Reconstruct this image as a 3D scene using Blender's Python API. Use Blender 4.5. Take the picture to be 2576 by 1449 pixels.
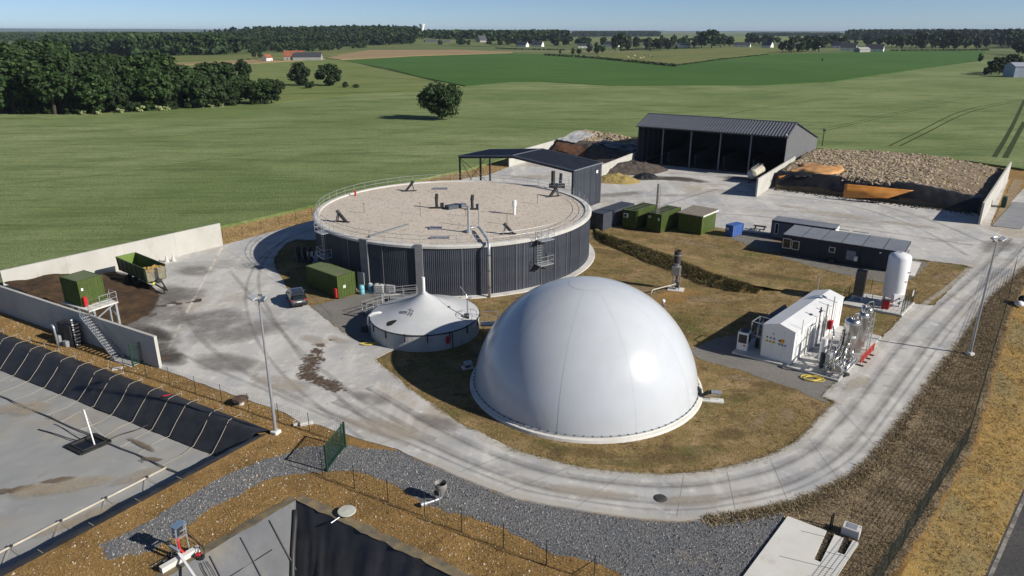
import bpy, bmesh, math, random
from mathutils import Vector, Matrix, noise as mnoise
from mathutils.geometry import tessellate_polygon
for _o in list(bpy.data.objects): bpy.data.objects.remove(_o)
R = math.radians
scene = bpy.context.scene
COL = scene.collection
# ---------------------------------------------------------------- camera
HF = R(71.5); CAMH = 28.5
FPX = 1288.0 / math.tan(HF / 2); CX, CY = 1288.0, 724.5
PITCH = math.atan((CY - 76.0) / FPX)
cd = bpy.data.cameras.new('camera'); cam = bpy.data.objects.new('camera', cd); COL.objects.link(cam)
cam.location = (0, 0, CAMH); cam.rotation_euler = (math.pi / 2 - PITCH, 0, 0)
cd.sensor_fit = 'HORIZONTAL'; cd.angle = HF; cd.clip_start = .5; cd.clip_end = 60000
scene.camera = cam
# ---------------------------------------------------------------- sky, sun, exposure
SUN_EL = R(29.0); SUN_AZ = math.atan2(-0.407, 0.914)      # direction the light comes from
w = bpy.data.worlds.new('World'); scene.world = w; w.use_nodes = True
nt = w.node_tree; nt.nodes.clear()
sky = nt.nodes.new('ShaderNodeTexSky'); sky.sky_type = 'NISHITA'; sky.sun_disc = False
sky.sun_elevation = SUN_EL; sky.sun_rotation = math.pi / 2 - SUN_AZ
sky.altitude = 400; sky.air_density = 0.5; sky.dust_density = 0.26; sky.ozone_density = 3.4
bg = nt.nodes.new('ShaderNodeBackground'); bg.inputs[1].default_value = 0.078
out = nt.nodes.new('ShaderNodeOutputWorld')
nt.links.new(sky.outputs[0], bg.inputs[0]); nt.links.new(bg.outputs[0], out.inputs[0])
sl = bpy.data.lights.new('sun', 'SUN'); sl.energy = 5.0; sl.angle = R(0.53); sl.color = (1.0, 0.945, 0.855)
so = bpy.data.objects.new('sun', sl); COL.objects.link(so)
sd = Vector((math.cos(SUN_AZ) * math.cos(SUN_EL), math.sin(SUN_AZ) * math.cos(SUN_EL), math.sin(SUN_EL)))
so.rotation_euler = (-sd).to_track_quat('-Z', 'Y').to_euler(); so.location = (60, -30, 80)
vs = scene.view_settings; vs.view_transform = 'Standard'; vs.look = 'None'; vs.exposure = 0.28; vs.gamma = 1.0
vs.use_curve_mapping = False
scene.cycles.transparent_max_bounces = 40

# ---------------------------------------------------------------- photo pixel -> ground point
_c, _s = math.cos(PITCH), math.sin(PITCH)
def ray(x, y):
    dx = (x - CX) / FPX; dy = -(y - CY) / FPX
    return (dx, _c + dy * _s, -_s + dy * _c)
def D(x, y, z=0.0):                      # 2576 px wide photo coordinates
    r = ray(x, y); t = (z - CAMH) / r[2]; return Vector((r[0] * t, r[1] * t, z))
def K(x, y, z=0.0):                      # 4000 px wide photo coordinates
    return D(x / 1.5528, y / 1.5528, z)
def KL(*pts): return [K(x, y).to_2d() for x, y in pts]
def DL(*pts): return [D(x, y).to_2d() for x, y in pts]
PHI = R(-33)                             # the plant's main axis
UU = Vector((math.cos(PHI), math.sin(PHI))); VV = Vector((-UU.y, UU.x))

# ---------------------------------------------------------------- helpers
class MB:
    """collects faces; build() links them as one mesh object"""
    def __init__(s): s.v = []; s.f = []; s.m = None
    def _add(s, vs, fs, M=None):
        n = len(s.v)
        if M is not None: vs = [M @ Vector(p) for p in vs]
        s.v += [tuple(p) for p in vs]; s.f += [tuple(i + n for i in f) for f in fs]
        return s
    def box(s, x0, x1, y0, y1, z0, z1, M=None):
        vs = [(x0,y0,z0),(x1,y0,z0),(x1,y1,z0),(x0,y1,z0),(x0,y0,z1),(x1,y0,z1),(x1,y1,z1),(x0,y1,z1)]
        return s._add(vs, [(3,2,1,0),(4,5,6,7),(0,1,5,4),(1,2,6,5),(2,3,7,6),(3,0,4,7)], M)
    def cbox(s, c, d, rz=0, M=None):
        T = Matrix.Translation(c) @ Matrix.Rotation(rz, 4, 'Z')
        if M is not None: T = M @ T
        return s.box(-d[0]/2, d[0]/2, -d[1]/2, d[1]/2, -d[2]/2, d[2]/2, T)
    def bbox(s, c, d, b=.03, rz=0):      # box with chamfered edges
        T = Matrix.Translation(c) @ Matrix.Rotation(rz, 4, 'Z')
        bm = bmesh.new(); bmesh.ops.create_cube(bm, size=1.0)
        for q in bm.verts: q.co = Vector((q.co.x*d[0], q.co.y*d[1], q.co.z*d[2]))
        bmesh.ops.bevel(bm, geom=list(bm.edges), offset=b, segments=1, affect='EDGES')
        bm.verts.index_update()
        s._add([q.co.copy() for q in bm.verts], [[q.index for q in f.verts] for f in bm.faces], T); bm.free(); return s
    def bar(s, a, b, w=.05, h=None):     # square bar between two points
        a = Vector(a); b = Vector(b); h = h or w; d = b - a; L = d.length
        if L < 1e-6: return s
        q = d.to_track_quat('X', 'Z'); T = Matrix.Translation(a) @ q.to_matrix().to_4x4()
        return s.box(0, L, -w/2, w/2, -h/2, h/2, T)
    def cyl(s, a, b, r=.05, r2=None, n=10, cap=True):
        a = Vector(a); b = Vector(b); r2 = r if r2 is None else r2; d = b - a
        if d.length < 1e-6: return s
        q = d.to_track_quat('Z', 'Y'); T = Matrix.Translation(a) @ q.to_matrix().to_4x4(); L = d.length
        vs = [(r*math.cos(2*math.pi*i/n), r*math.sin(2*math.pi*i/n), 0) for i in range(n)] + \
             [(r2*math.cos(2*math.pi*i/n), r2*math.sin(2*math.pi*i/n), L) for i in range(n)]
        fs = [(i, (i+1) % n, n+(i+1) % n, n+i) for i in range(n)]
        if cap: fs += [tuple(range(n-1, -1, -1)), tuple(range(n, 2*n))]
        return s._add(vs, fs, T)
    def tube(s, pts, r=.05, n=8):
        pts = [Vector(p) for p in pts]; k = len(pts)
        up = Vector((0, 0, 1)); rings = []
        prev = None
        for i, p in enumerate(pts):
            t = (pts[min(i+1, k-1)] - pts[max(i-1, 0)]).normalized()
            if prev is None:
                ref = up if abs(t.z) < .95 else Vector((1, 0, 0))
                x = t.cross(ref).normalized()
            else:
                x = (prev - t * prev.dot(t)).normalized()
            prev = x; y = t.cross(x)
            rings.append([p + (x*math.cos(2*math.pi*j/n) + y*math.sin(2*math.pi*j/n)) * r for j in range(n)])
        vs = [q for rg in rings for q in rg]; fs = []
        for i in range(k-1):
            for j in range(n): fs.append((i*n+j, i*n+(j+1) % n, (i+1)*n+(j+1) % n, (i+1)*n+j))
        fs += [tuple(range(n-1, -1, -1)), tuple(range((k-1)*n, k*n))]
        return s._add(vs, fs)
    def lathe(s, prof, n=48, c=(0, 0), a0=0, a1=2*math.pi):
        full = abs(a1 - a0 - 2*math.pi) < 1e-6; m = n if full else n+1; k = len(prof)
        vs = []
        for i in range(m):
            a = a0 + (a1 - a0) * i / n
            for r, z in prof: vs.append((c[0] + r*math.cos(a), c[1] + r*math.sin(a), z))
        fs = []
        for i in range(n):
            i2 = (i+1) % m
            for j in range(k-1):
                f = [i*k+j, i2*k+j, i2*k+j+1, i*k+j+1]
                if prof[j][0] < 1e-6: f = [f[0], f[2], f[3]]
                elif prof[j+1][0] < 1e-6: f = [f[0], f[1], f[2]]
                fs.append(tuple(f))
        return s._add(vs, fs)
    def prism(s, poly, z0, z1, M=None):  # vertical prism over a 2d outline
        P2 = [Vector((p[0], p[1], 0)) for p in poly]; n = len(P2)
        tr = tessellate_polygon([P2])
        area = sum(P2[i].x*P2[(i+1) % n].y - P2[(i+1) % n].x*P2[i].y for i in range(n))
        vs = [(p.x, p.y, z0) for p in P2] + [(p.x, p.y, z1) for p in P2]; fs = []
        for t in tr:
            nn = (P2[t[1]]-P2[t[0]]).cross(P2[t[2]]-P2[t[0]]).z
            t = t if nn > 0 else t[::-1]
            fs += [tuple(n+i for i in t), tuple(reversed(t))]
        for i in range(n):
            j = (i+1) % n
            fs.append((i, j, n+j, n+i) if area > 0 else (j, i, n+i, n+j))
        return s._add(vs, fs, M)
    def sheet(s, poly, z, holes=()):
        loops = [[Vector((p[0], p[1], 0)) for p in poly]] + [[Vector((p[0], p[1], 0)) for p in h] for h in holes]
        allv = [p for l in loops for p in l]; fs = []
        for t in tessellate_polygon(loops):
            nn = (allv[t[1]]-allv[t[0]]).cross(allv[t[2]]-allv[t[0]]).z
            if abs(nn) > 1e-9: fs.append(tuple(t) if nn > 0 else tuple(reversed(t)))
        return s._add([(p.x, p.y, z) for p in allv], fs)
    def grid(s, fn, nu, nv, flip=False):
        vs = [fn(i/nu, j/nv) for i in range(nu+1) for j in range(nv+1)]
        k = nv+1; fs = [(i*k+j, (i+1)*k+j, (i+1)*k+j+1, i*k+j+1) for i in range(nu) for j in range(nv)]
        if flip: fs = [tuple(reversed(f)) for f in fs]
        return s._add(vs, fs)
    def mesh(s, name, mat, smooth=False):
        me = bpy.data.meshes.new(name); me.from_pydata(s.v, [], s.f); me.update()
        if mat is not None: me.materials.append(mat)
        if smooth:
            me.polygons.foreach_set('use_smooth', [True]*len(me.polygons))
        return me
    def build(s, name, mat, parent=None, smooth=False, label=None, fix=False):
        me = s.mesh(name, mat, smooth)
        if fix:
            bm = bmesh.new(); bm.from_mesh(me); bmesh.ops.recalc_face_normals(bm, faces=bm.faces); bm.to_mesh(me); bm.free()
        o = bpy.data.objects.new(name, me); COL.objects.link(o)
        if parent is not None: o.parent = parent
        if label: o['label'] = label
        return o
def part(name, mesh, parent, loc=(0, 0, 0), rz=0, scale=None):
    o = bpy.data.objects.new(name, mesh); COL.objects.link(o); o.parent = parent; o.location = loc; o.rotation_euler = (0, 0, rz)
    if scale: o.scale = scale
    return o
def tag(o, label, cat, group=None, kind=None):
    o['label'] = label
    if cat: o['category'] = cat
    if group: o['group'] = group
    if kind: o['kind'] = kind
    return o
def thing(name, label, cat, loc=(0, 0, 0), rz=0, group=None):
    o = bpy.data.objects.new(name, None); COL.objects.link(o); o.empty_display_size = .3
    if len(loc) == 2: loc = (loc[0], loc[1], 0)
    o.location = loc; o.rotation_euler = (0, 0, rz); return tag(o, label, cat, group)
def struct(o): o['kind'] = 'structure'; return o
def dup(root, loc, rz=None, label=None, scale=None):
    r = root.copy(); COL.objects.link(r); r.location = loc
    if rz is not None: r.rotation_euler = (0, 0, rz)
    if label: r['label'] = label
    if scale: r.scale = scale
    for ch in list(root.children):
        c = ch.copy(); COL.objects.link(c); c.parent = r
        for g in list(ch.children):
            d = g.copy(); COL.objects.link(d); d.parent = c
    return r
def rough(poly, step=.5, amp=.08, seed=1):
    rnd = random.Random(seed); o = []; n = len(poly)
    for i in range(n):
        a = Vector(poly[i]); b = Vector(poly[(i+1) % n]); d = b - a; k = max(1, int(d.length/step))
        nn = Vector((-d.y, d.x)).normalized() if d.length > 1e-6 else Vector((0, 0))
        for j in range(k):
            o.append(a + d*(j/k) + nn*rnd.uniform(-amp, amp)*(1 if k > 1 else .3))
    return o
def pip(p, poly):
    c = False; n = len(poly); x, y = p[0], p[1]; j = n-1
    for i in range(n):
        a = poly[i]; b = poly[j]
        if (a[1] > y) != (b[1] > y) and x < (b[0]-a[0])*(y-a[1])/(b[1]-a[1]) + a[0]: c = not c
        j = i
    return c
def lerp(a, b, t): return a + (b-a)*t

# ---------------------------------------------------------------- materials
def nodes(name):
    m = bpy.data.materials.new(name); m.use_nodes = True; n = m.node_tree
    b = n.nodes['Principled BSDF']; return m, n, b
def tcoord(n, scale=(1, 1, 1), rot=0, kind='Object'):
    t = n.nodes.new('ShaderNodeTexCoord'); mp = n.nodes.new('ShaderNodeMapping')
    mp.inputs['Scale'].default_value = scale; mp.inputs['Rotation'].default_value = (0, 0, rot)
    n.links.new(t.outputs[kind], mp.inputs[0]); return mp.outputs[0]
def nz(n, co, scale, detail=4, rough_=.6, dist=0):
    t = n.nodes.new('ShaderNodeTexNoise'); t.inputs['Scale'].default_value = scale; t.inputs['Detail'].default_value = detail
    t.inputs['Roughness'].default_value = rough_; t.inputs['Distortion'].default_value = dist
    n.links.new(co, t.inputs['Vector']); return t.outputs[0]
def ramp(n, f, lo, hi, smooth=False):
    r = n.nodes.new('ShaderNodeMapRange'); r.inputs[1].default_value = lo; r.inputs[2].default_value = hi
    r.interpolation_type = 'SMOOTHSTEP' if smooth else 'LINEAR'
    n.links.new(f, r.inputs[0]); return r.outputs[0]
def mixc(n, f, a, b, mode='MIX'):
    m = n.nodes.new('ShaderNodeMix'); m.data_type = 'RGBA'; m.blend_type = mode
    for sck, v in ((m.inputs[0], f), (m.inputs[6], a), (m.inputs[7], b)):
        if isinstance(v, (int, float)): sck.default_value = v
        elif isinstance(v, tuple): sck.default_value = (v[0], v[1], v[2], 1)
        else: n.links.new(v, sck)
    return m.outputs[2]
def mulf(n, a, b, op='MULTIPLY'):
    m = n.nodes.new('ShaderNodeMath'); m.operation = op
    for i, v in enumerate((a, b)):
        if isinstance(v, (int, float)): m.inputs[i].default_value = v
        else: n.links.new(v, m.inputs[i])
    return m.outputs[0]
def bumpn(n, h, strength, dist, b):
    u = n.nodes.new('ShaderNodeBump'); u.inputs['Strength'].default_value = strength; u.inputs['Distance'].default_value = dist
    n.links.new(h, u.inputs['Height']); n.links.new(u.outputs[0], b.inputs['Normal'])
def mat(name, c, c2=None, sc=1.5, lo=.35, hi=.65, rgh=.7, metal=0, spec=.3, bump=0, bsc=None, stretch=(1, 1, 1), rnd=0, dirt=None, dsc=.6, drot=0, dlo=.5, dhi=.75):
    m, n, b = nodes(name); co = tcoord(n, stretch, drot); col = c
    if c2 is not None: col = mixc(n, ramp(n, nz(n, co, sc, 5), lo, hi), c, c2)
    if dirt is not None: col = mixc(n, ramp(n, nz(n, co, dsc, 6, .7), dlo, dhi), col, dirt)
    if rnd:
        oi = n.nodes.new('ShaderNodeObjectInfo'); f = mulf(n, mulf(n, oi.outputs['Random'], 2*rnd), 1-rnd, 'ADD')
        cm = n.nodes.new('ShaderNodeCombineColor')
        for i in range(3): n.links.new(f, cm.inputs[i])
        col = mixc(n, 1.0, col, cm.outputs[0], 'MULTIPLY')
    if isinstance(col, tuple): b.inputs['Base Color'].default_value = (*col, 1)
    else: n.links.new(col, b.inputs['Base Color'])
    b.inputs['Roughness'].default_value = rgh; b.inputs['Metallic'].default_value = metal
    b.inputs['Specular IOR Level'].default_value = spec
    if bump: bumpn(n, nz(n, co, bsc or sc*4, 4), bump, .05, b)
    return m
def ground_mat(name, layers, base, rgh=.95, bump=.6, bdist=.06, bscale=6, rot=0, bstretch=(1, 1, 1)):
    """layers: (colour, scale, lo, hi, detail, stretch)"""
    m, n, b = nodes(name); col = base
    for c, sc, lo, hi, det, st in layers:
        co = tcoord(n, st, rot); col = mixc(n, ramp(n, nz(n, co, sc, det, .65), lo, hi), col, c)
    n.links.new(col, b.inputs['Base Color']) if not isinstance(col, tuple) else None
    b.inputs['Roughness'].default_value = rgh; b.inputs['Specular IOR Level'].default_value = .15
    if bump: bumpn(n, nz(n, tcoord(n, bstretch, rot), bscale, 5, .7), bump, bdist, b)
    return m
M = {}
S1 = (1, 1, 1)
M['grass'] = ground_mat('dry_lawn', [((.21,.15,.06), .11, .42, .60, 6, S1), ((.36,.25,.13), .3, .48, .64, 8, S1), ((.12,.12,.035), .14, .52, .66, 7, S1), ((.13,.085,.045), .55, .52, .66, 8, S1), ((.40,.29,.15), 1.6, .56, .72, 6, (1,2.2,1)), ((.07,.055,.025), 2.6, .55, .70, 6, S1)], (.245,.175,.075), rot=R(-33), bscale=5, bump=.9, bdist=.12)
M['soil'] = ground_mat('bare_soil', [((.34,.205,.075), .13, .42, .6, 5, S1), ((.155,.095,.035), .3, .5, .7, 6, S1), ((.40,.255,.085), .9, .55, .75, 6, S1), ((.10,.06,.028), 2.6, .56, .74, 5, S1), ((.47,.40,.30), 5.5, .66, .74, 2, S1)], (.27,.165,.06), bscale=4, bump=1.0, bdist=.12)
M['verge'] = ground_mat('verge_grass', [((.30,.23,.14), .16, .42, .62, 4, S1), ((.18,.135,.08), .5, .5, .7, 6, S1), ((.36,.28,.17), 2.8, .52, .76, 5, (1,2.5,1)), ((.11,.09,.055), 4.5, .58, .77, 4, S1)], (.24,.18,.11), rot=R(47), bscale=4.5, bump=1.0, bdist=.14)
M['bank'] = ground_mat('bank_soil', [((.31,.20,.062), .2, .4, .6, 5, S1), ((.21,.14,.05), .45, .52, .7, 6, S1), ((.20,.165,.08), .12, .46, .64, 5, S1), ((.09,.065,.03), 1.4, .54, .74, 6, (1,2,1)), ((.46,.37,.24), 6, .66, .75, 2, S1)], (.245,.16,.058), rot=R(47), bscale=4, bump=1.0, bdist=.12)
M['gravel'] = ground_mat('grey_gravel', [((.165,.165,.165), .18, .4, .62, 4, S1), ((.26,.215,.15), .28, .54, .7, 5, S1), ((.08,.085,.095), 4.5, .5, .66, 4, S1), ((.34,.34,.34), 7.5, .58, .68, 2, S1), ((.46,.45,.43), 5.0, .68, .74, 2, S1)], (.145,.15,.16), bscale=9, bump=1.0, bdist=.06)
M['gravel2'] = ground_mat('fine_gravel', [((.215,.2,.175), .22, .42, .62, 5, S1), ((.12,.12,.12), 5, .54, .7, 4, S1), ((.3,.29,.27), 8, .6, .7, 2, S1)], (.18,.17,.155), bscale=10, bump=.8, bdist=.04)
M['conc'] = ground_mat('yard_concrete', [((.53,.51,.475), .05, .42, .62, 5, S1), ((.36,.36,.36), .12, .46, .64, 9, S1), ((.40,.35,.28), .07, .52, .68, 9, S1), ((.57,.55,.51), .35, .50, .66, 10, (1,.22,1)), ((.28,.27,.255), .16, .54, .70, 10, (.25,1,1)), ((.60,.58,.54), .8, .56, .68, 9, S1), ((.24,.225,.205), .9, .60, .74, 8, S1)], (.46,.45,.43), rgh=.85, bscale=3, bump=.12, bdist=.02, rot=R(-33))
M['conc_old'] = mat('wall_concrete', (.50,.485,.45), (.58,.565,.53), sc=.5, rgh=.85, dirt=(.38,.365,.33), dsc=.35, bump=.1)
M['conc_white'] = mat('pale_concrete', (.66,.645,.60), (.58,.56,.51), sc=.4, rgh=.85, dirt=(.45,.42,.36), dsc=.5, dlo=.58, dhi=.8, bump=.08)
M['asph'] = ground_mat('asphalt', [((.10,.095,.09), .15, .4, .65, 4, S1), ((.045,.045,.047), 6, .5, .7, 4, S1), ((.12,.11,.1), 9, .6, .7, 2, S1)], (.07,.068,.068), bscale=12, bump=.4, bdist=.02)
M['galv'] = mat('galvanised_steel', (.50,.52,.54), (.40,.42,.44), sc=3, rgh=.45, metal=.6, spec=.5)
M['steel'] = mat('stainless_steel', (.58,.57,.55), (.48,.47,.45), sc=2, rgh=.27, metal=.95, spec=.5)
M['dark'] = mat('dark_steel', (.022,.023,.026), (.04,.04,.042), sc=4, rgh=.55, spec=.4)
M['black'] = mat('black_rubber', (.015,.015,.016), (.03,.03,.03), sc=3, rgh=.6)
M['white'] = mat('white_paint', (.78,.78,.77), (.70,.70,.69), sc=.7, rgh=.4, spec=.4)
M['red'] = mat('red_paint', (.50,.025,.03), (.38,.02,.025), sc=3, rgh=.45)
M['yellow'] = mat('yellow_plastic', (.70,.52,.06), (.55,.42,.08), sc=6, rgh=.5)
M['glass'] = mat('dark_glass', (.015,.02,.025), rgh=.08, spec=.6)
M['anth'] = mat('anthracite_cladding', (.056,.063,.080), (.072,.080,.098), sc=.8, rgh=.5, spec=.2, rnd=.14)
M['anthr'] = mat('anthracite_roof', (.062,.072,.094), (.085,.095,.115), sc=.6, rgh=.45, spec=.4, rnd=.06)
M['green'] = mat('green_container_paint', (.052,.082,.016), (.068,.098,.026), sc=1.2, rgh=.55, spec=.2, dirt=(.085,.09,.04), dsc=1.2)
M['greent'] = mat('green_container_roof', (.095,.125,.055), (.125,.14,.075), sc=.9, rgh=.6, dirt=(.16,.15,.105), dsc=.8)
# ================================================================ THE SETTING
V2 = lambda x, y: Vector((x, y))
def off(poly, d):                       # offset an open polyline to its right
    o = []
    for i, p in enumerate(poly):
        t = (poly[min(i+1, len(poly)-1)] - poly[max(i-1, 0)]).normalized(); o.append(p + Vector((t.y, -t.x))*d)
    return o
# --- lagoons
LA0 = V2(-18.7, 46.3); LE1 = V2(-31, 17.2).normalized(); LE2 = V2(-9.48, -13.95).normalized()
def la(a, b, z=None):
    p = LA0 + LE1*a + LE2*b; return p if z is None else (p.x, p.y, z)
LAGA = [la(0, 0), la(52, 0), la(52, 36), la(0, 36)]
LB0 = V2(-13.9, 38.4); LF1 = V2(-.605, -.796); LF2 = V2(.842, -.54)
def lb(a, b, z=None):
    p = LB0 + LF1*a + LF2*b; return p if z is None else (p.x, p.y, z)
LBW = 27
LAGB = [lb(0, 0), lb(0, LBW), lb(38, LBW), lb(38, 0)]
# --- right-hand boundary fence, bank and public road
FENR = [V2(75, 101), V2(54.1, 72.5), V2(43.7, 58.8), V2(33.3, 45.1), V2(22.9, 34.1), V2(10, 20.6), V2(-5, 5)]   # far to near
rb_top = off(FENR, -.7); rb_road0 = off(FENR, -4.0); rb_road1 = off(FENR, -9.3); rb_end = off(FENR, -13)
BANKH = rb_top + rb_end[::-1]
G0 = [V2(-260, -20), V2(300, -20), V2(300, 420), V2(-260, 420)]
g = MB().sheet(G0, 0, [LAGA, LAGB, BANKH])
rings = [(-260, 300, -20, 420), (-900, 900, -300, 1200), (-4000, 4000, -2000, 5000), (-26000, 26000, -9000, 30000)]
for (a0, a1, b0, b1), (c0, c1, d0, d1) in zip(rings, rings[1:]):
    i4 = [(a0, b0, 0), (a1, b0, 0), (a1, b1, 0), (a0, b1, 0)]; o4 = [(c0, d0, 0), (c1, d0, 0), (c1, d1, 0), (c0, d1, 0)]
    for i in range(4):
        j = (i+1) % 4; g._add([o4[i], o4[j], i4[j], i4[i]], [(0, 1, 2, 3)])
M['farfield'] = ground_mat('far_farmland', [((.10,.135,.045), .0016, .42, .6, 3, (1,2.5,1)), ((.17,.17,.075), .0028, .55, .62, 2, (1,3,1)), ((.06,.10,.03), .004, .58, .66, 2, (1,3,1))], (.135,.16,.06), bump=0)
# the ground sheet carries soil near the plant and farmland further out
mg, n, b = nodes('ground_soil_and_farmland')
ge = n.nodes.new('ShaderNodeNewGeometry'); sx = n.nodes.new('ShaderNodeSeparateXYZ'); n.links.new(ge.outputs['Position'], sx.inputs[0])
far = ramp(n, sx.outputs[1], 200, 230)
co = tcoord(n); soil = (.27,.165,.06)
for c, sc, lo, hi, det in [((.34,.205,.075), .13, .42, .6, 5), ((.155,.095,.035), .3, .5, .7, 6), ((.40,.255,.085), .9, .55, .75, 6), ((.10,.06,.028), 2.6, .56, .74, 5), ((.47,.40,.30), 5.5, .66, .74, 2)]:
    soil = mixc(n, ramp(n, nz(n, co, sc, det, .65), lo, hi), soil, c)
fl = (.135,.16,.06); co2 = tcoord(n, (1, 2.6, 1))
for c, sc, lo, hi in [((.10,.135,.045), .0016, .42, .6), ((.20,.19,.09), .0028, .55, .6), ((.055,.095,.03), .004, .58, .64)]:
    fl = mixc(n, ramp(n, nz(n, co2, sc, 2), lo, hi), fl, c)
n.links.new(mixc(n, far, soil, fl), b.inputs['Base Color']); b.inputs['Roughness'].default_value = .95; b.inputs['Specular IOR Level'].default_value = .15
bumpn(n, nz(n, co, 4, 5, .7), 1.0, .12, b)
struct(g.build('ground', mg))
# bank down to the road, road, far verge
def strip(pa, za, pb, zb, nu, nm, mt, amp=0, seed=0):
    mb = MB(); k = len(pa)
    def seg(pl, t):
        f = t*(k-1); i = min(int(f), k-2); return pl[i].lerp(pl[i+1], f-i)
    mb.grid(lambda u, v: (*(seg(pa, u).lerp(seg(pb, u), v)), lerp(za, zb, v) + (amp*mnoise.noise(Vector((u*90+seed, v*6, 0))) if 0 < v < 1 else 0)), nu, 6, flip=False)
    return struct(mb.build(nm, mt, fix=True))
o = strip(rb_top, 0, rb_road0, -1.1, 90, 'roadside_bank', M['bank'], .14)
o = strip(rb_road0, -1.1, rb_road1, -1.1, 90, 'road', M['asph'])
o = strip(rb_road1, -1.1, rb_end, 0, 90, 'far_road_bank', M['verge'], .1)
kerb = MB(); ed = off(FENR, -4.12); ed2 = off(FENR, -4.34)
kerb.grid(lambda u, v: (*((lambda f, i: ed[i].lerp(ed[i+1], f-i).lerp(ed2[i].lerp(ed2[i+1], f-i), v))(u*5.999, int(u*5.999))), -1.092), 60, 1)
M['edge'] = mat('worn_edge_line', (.30,.28,.24), (.14,.13,.115), sc=2.2, lo=.4, hi=.6, rgh=.9)
struct(kerb.build('road_edge_strip', M['edge'], fix=True))

# --- concrete yard with the grass island cut out
OUT = KL((621,1440),(700,1467),(797,1503),(903,1542),(1000,1575),(1109,1613),(1167,1647),(1249,1663),(1355,1700),(1428,1724),(1553,1758),(1621,1791),(1747,1840),(1848,1883),(1900,1905),(2002,1943),(2199,1982),(2327,2003),(2498,2027),(2647,2035),(2754,2029),(2882,2010),(3000,1990),(3123,1958),(3211,1919),(3314,1870),(3381,1821),(3433,1754),(3511,1650),(3619,1505),(3700,1393),(3865,1165),(4000,1041))
OUT += [V2(76, 96), V2(96, 118), V2(128, 150), V2(120, 160), V2(73.8, 106.6), V2(101, 143.5), V2(66, 186), V2(22, 204), V2(12, 178.5), V2(-.9, 156.8), V2(-5, 147.6), V2(-15.2, 139.5), V2(-23.5, 126), V2(-31.4, 110.6), V2(-40.7, 96.2), V2(-57, 75), V2(-55.3, 71.2), V2(-43, 64.4)]
DIG = V2(-7.8, 93.8); DR = 18.3; DH = 6.0
ISL = KL((1471,1401),(1490,1426),(1526,1452),(1587,1509),(1650,1552),(1692,1580),(1747,1620),(1814,1666),(1887,1695),(2000,1755),(2028,1766),(2139,1798),(2284,1832),(2412,1847),(2583,1856),(2711,1849),(2818,1832),(2925,1807),(3000,1781),(3040,1766),(3133,1712),(3210,1624),(3263,1575),(3211,1551),(3275,1484),(3449,1315),(3522,1238),(3570,1186),(3648,1194),(3792,1048),(3760,1036),(3628,1021),(3590,1016))
ISL += [V2(47, 97), V2(33.6, 104.2), V2(26, 109), V2(14.6, 113.5)]
for i in range(0, 11):
    a = R(44 + i*12.2); ISL.append(DIG + V2(math.cos(a), math.sin(a))*(DR+1.0))
ISL += KL((1159,937),(1121,951),(1087,985),(1072,1014),(1077,1048),(1121,1125),(1208,1198),(1338,1299),(1420,1343),(1541,1350),(1554,1359))
OUTr = rough(OUT, .7, .06, 3); ISLr = rough(ISL, .6, .08, 4)
y = MB().sheet(OUTr, .05, [ISLr])
for loop in (OUTr, ISLr):
    for i in range(len(loop)):
        a, c = loop[i], loop[(i+1) % len(loop)]; y._add([(a.x, a.y, .05), (c.x, c.y, .05), (c.x, c.y, 0), (a.x, a.y, 0)], [(0, 1, 2, 3)])
struct(y.build('concrete_yard', M['conc']))
struct(MB().sheet(rough(ISL, .6, .1, 5), .012).build('lawn', M['grass']))
# --- gravel
GRA = KL((1355,1743),(1442,1753),(1553,1762),(1621,1795),(1747,1844),(1848,1887),(1900,1909),(2002,1947),(2199,1986),(2327,2007),(2498,2031),(2647,2039),(2754,2033),(2882,2014),(3000,1994),(3050,2000),(3075,2030),(2900,2240),(2820,2330),(2500,2330),(2412,2234),(2271,2182),(2135,2153),(2000,2077),(1814,2014),(1684,1980),(1554,1903),(1452,1859),(1380,1840),(1283,1840),(1210,1849),(1070,1859),(921,1936),(804,1995),(720,2060),(600,2150),(430,2187),(384,2127),(524,2075),(699,1960),(872,1859),(993,1811),(1201,1743))
struct(MB().sheet(rough(GRA, .4, .22, 6), .016).build('gravel_path', M['gravel']))
GRB = KL((1208,1198),(1309,1173),(1401,1149),(1480,1120),(1600,1165),(1600,1340),(1541,1350),(1420,1343),(1338,1299))
struct(MB().sheet(rough(GRB, .5, .1, 7), .03).build('gravel_pad', M['gravel2']))
GRC = KL((3230,1575),(3275,1488),(2960,1300),(2800,1320),(2690,1370),(2720,1400),(2900,1450),(3100,1520),(3190,1560))
struct(MB().sheet(rough(GRC, .5, .15, 8), .03).build('gravel_skirt', M['gravel2']))
GRD = KL((2780,1010),(2850,925),(2920,900),(3010,915),(3060,960),(2990,1000),(3300,1075),(3490,1105),(3580,1090),(3640,1035),(3590,1020),(3500,1000),(3440,1010)) 
struct(MB().sheet(rough(KL((2830,925),(2890,905),(3010,920),(3060,975),(3060,1010),(3300,1075),(3500,1110),(3570,1085),(3630,1030),(3585,1016),(3400,990),(3100,940),(3080,985),(2990,985),(2930,960)), .6, .2, 9), .03).build('gravel_surround', M['gravel2']))
GRE = KL((2520,1180),(2640,1120),(2700,1125),(2740,1150),(2640,1190),(2560,1210))
struct(MB().sheet(rough(GRE, .5, .3, 9), .02).build('worn_ground', M['soil']))
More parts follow.
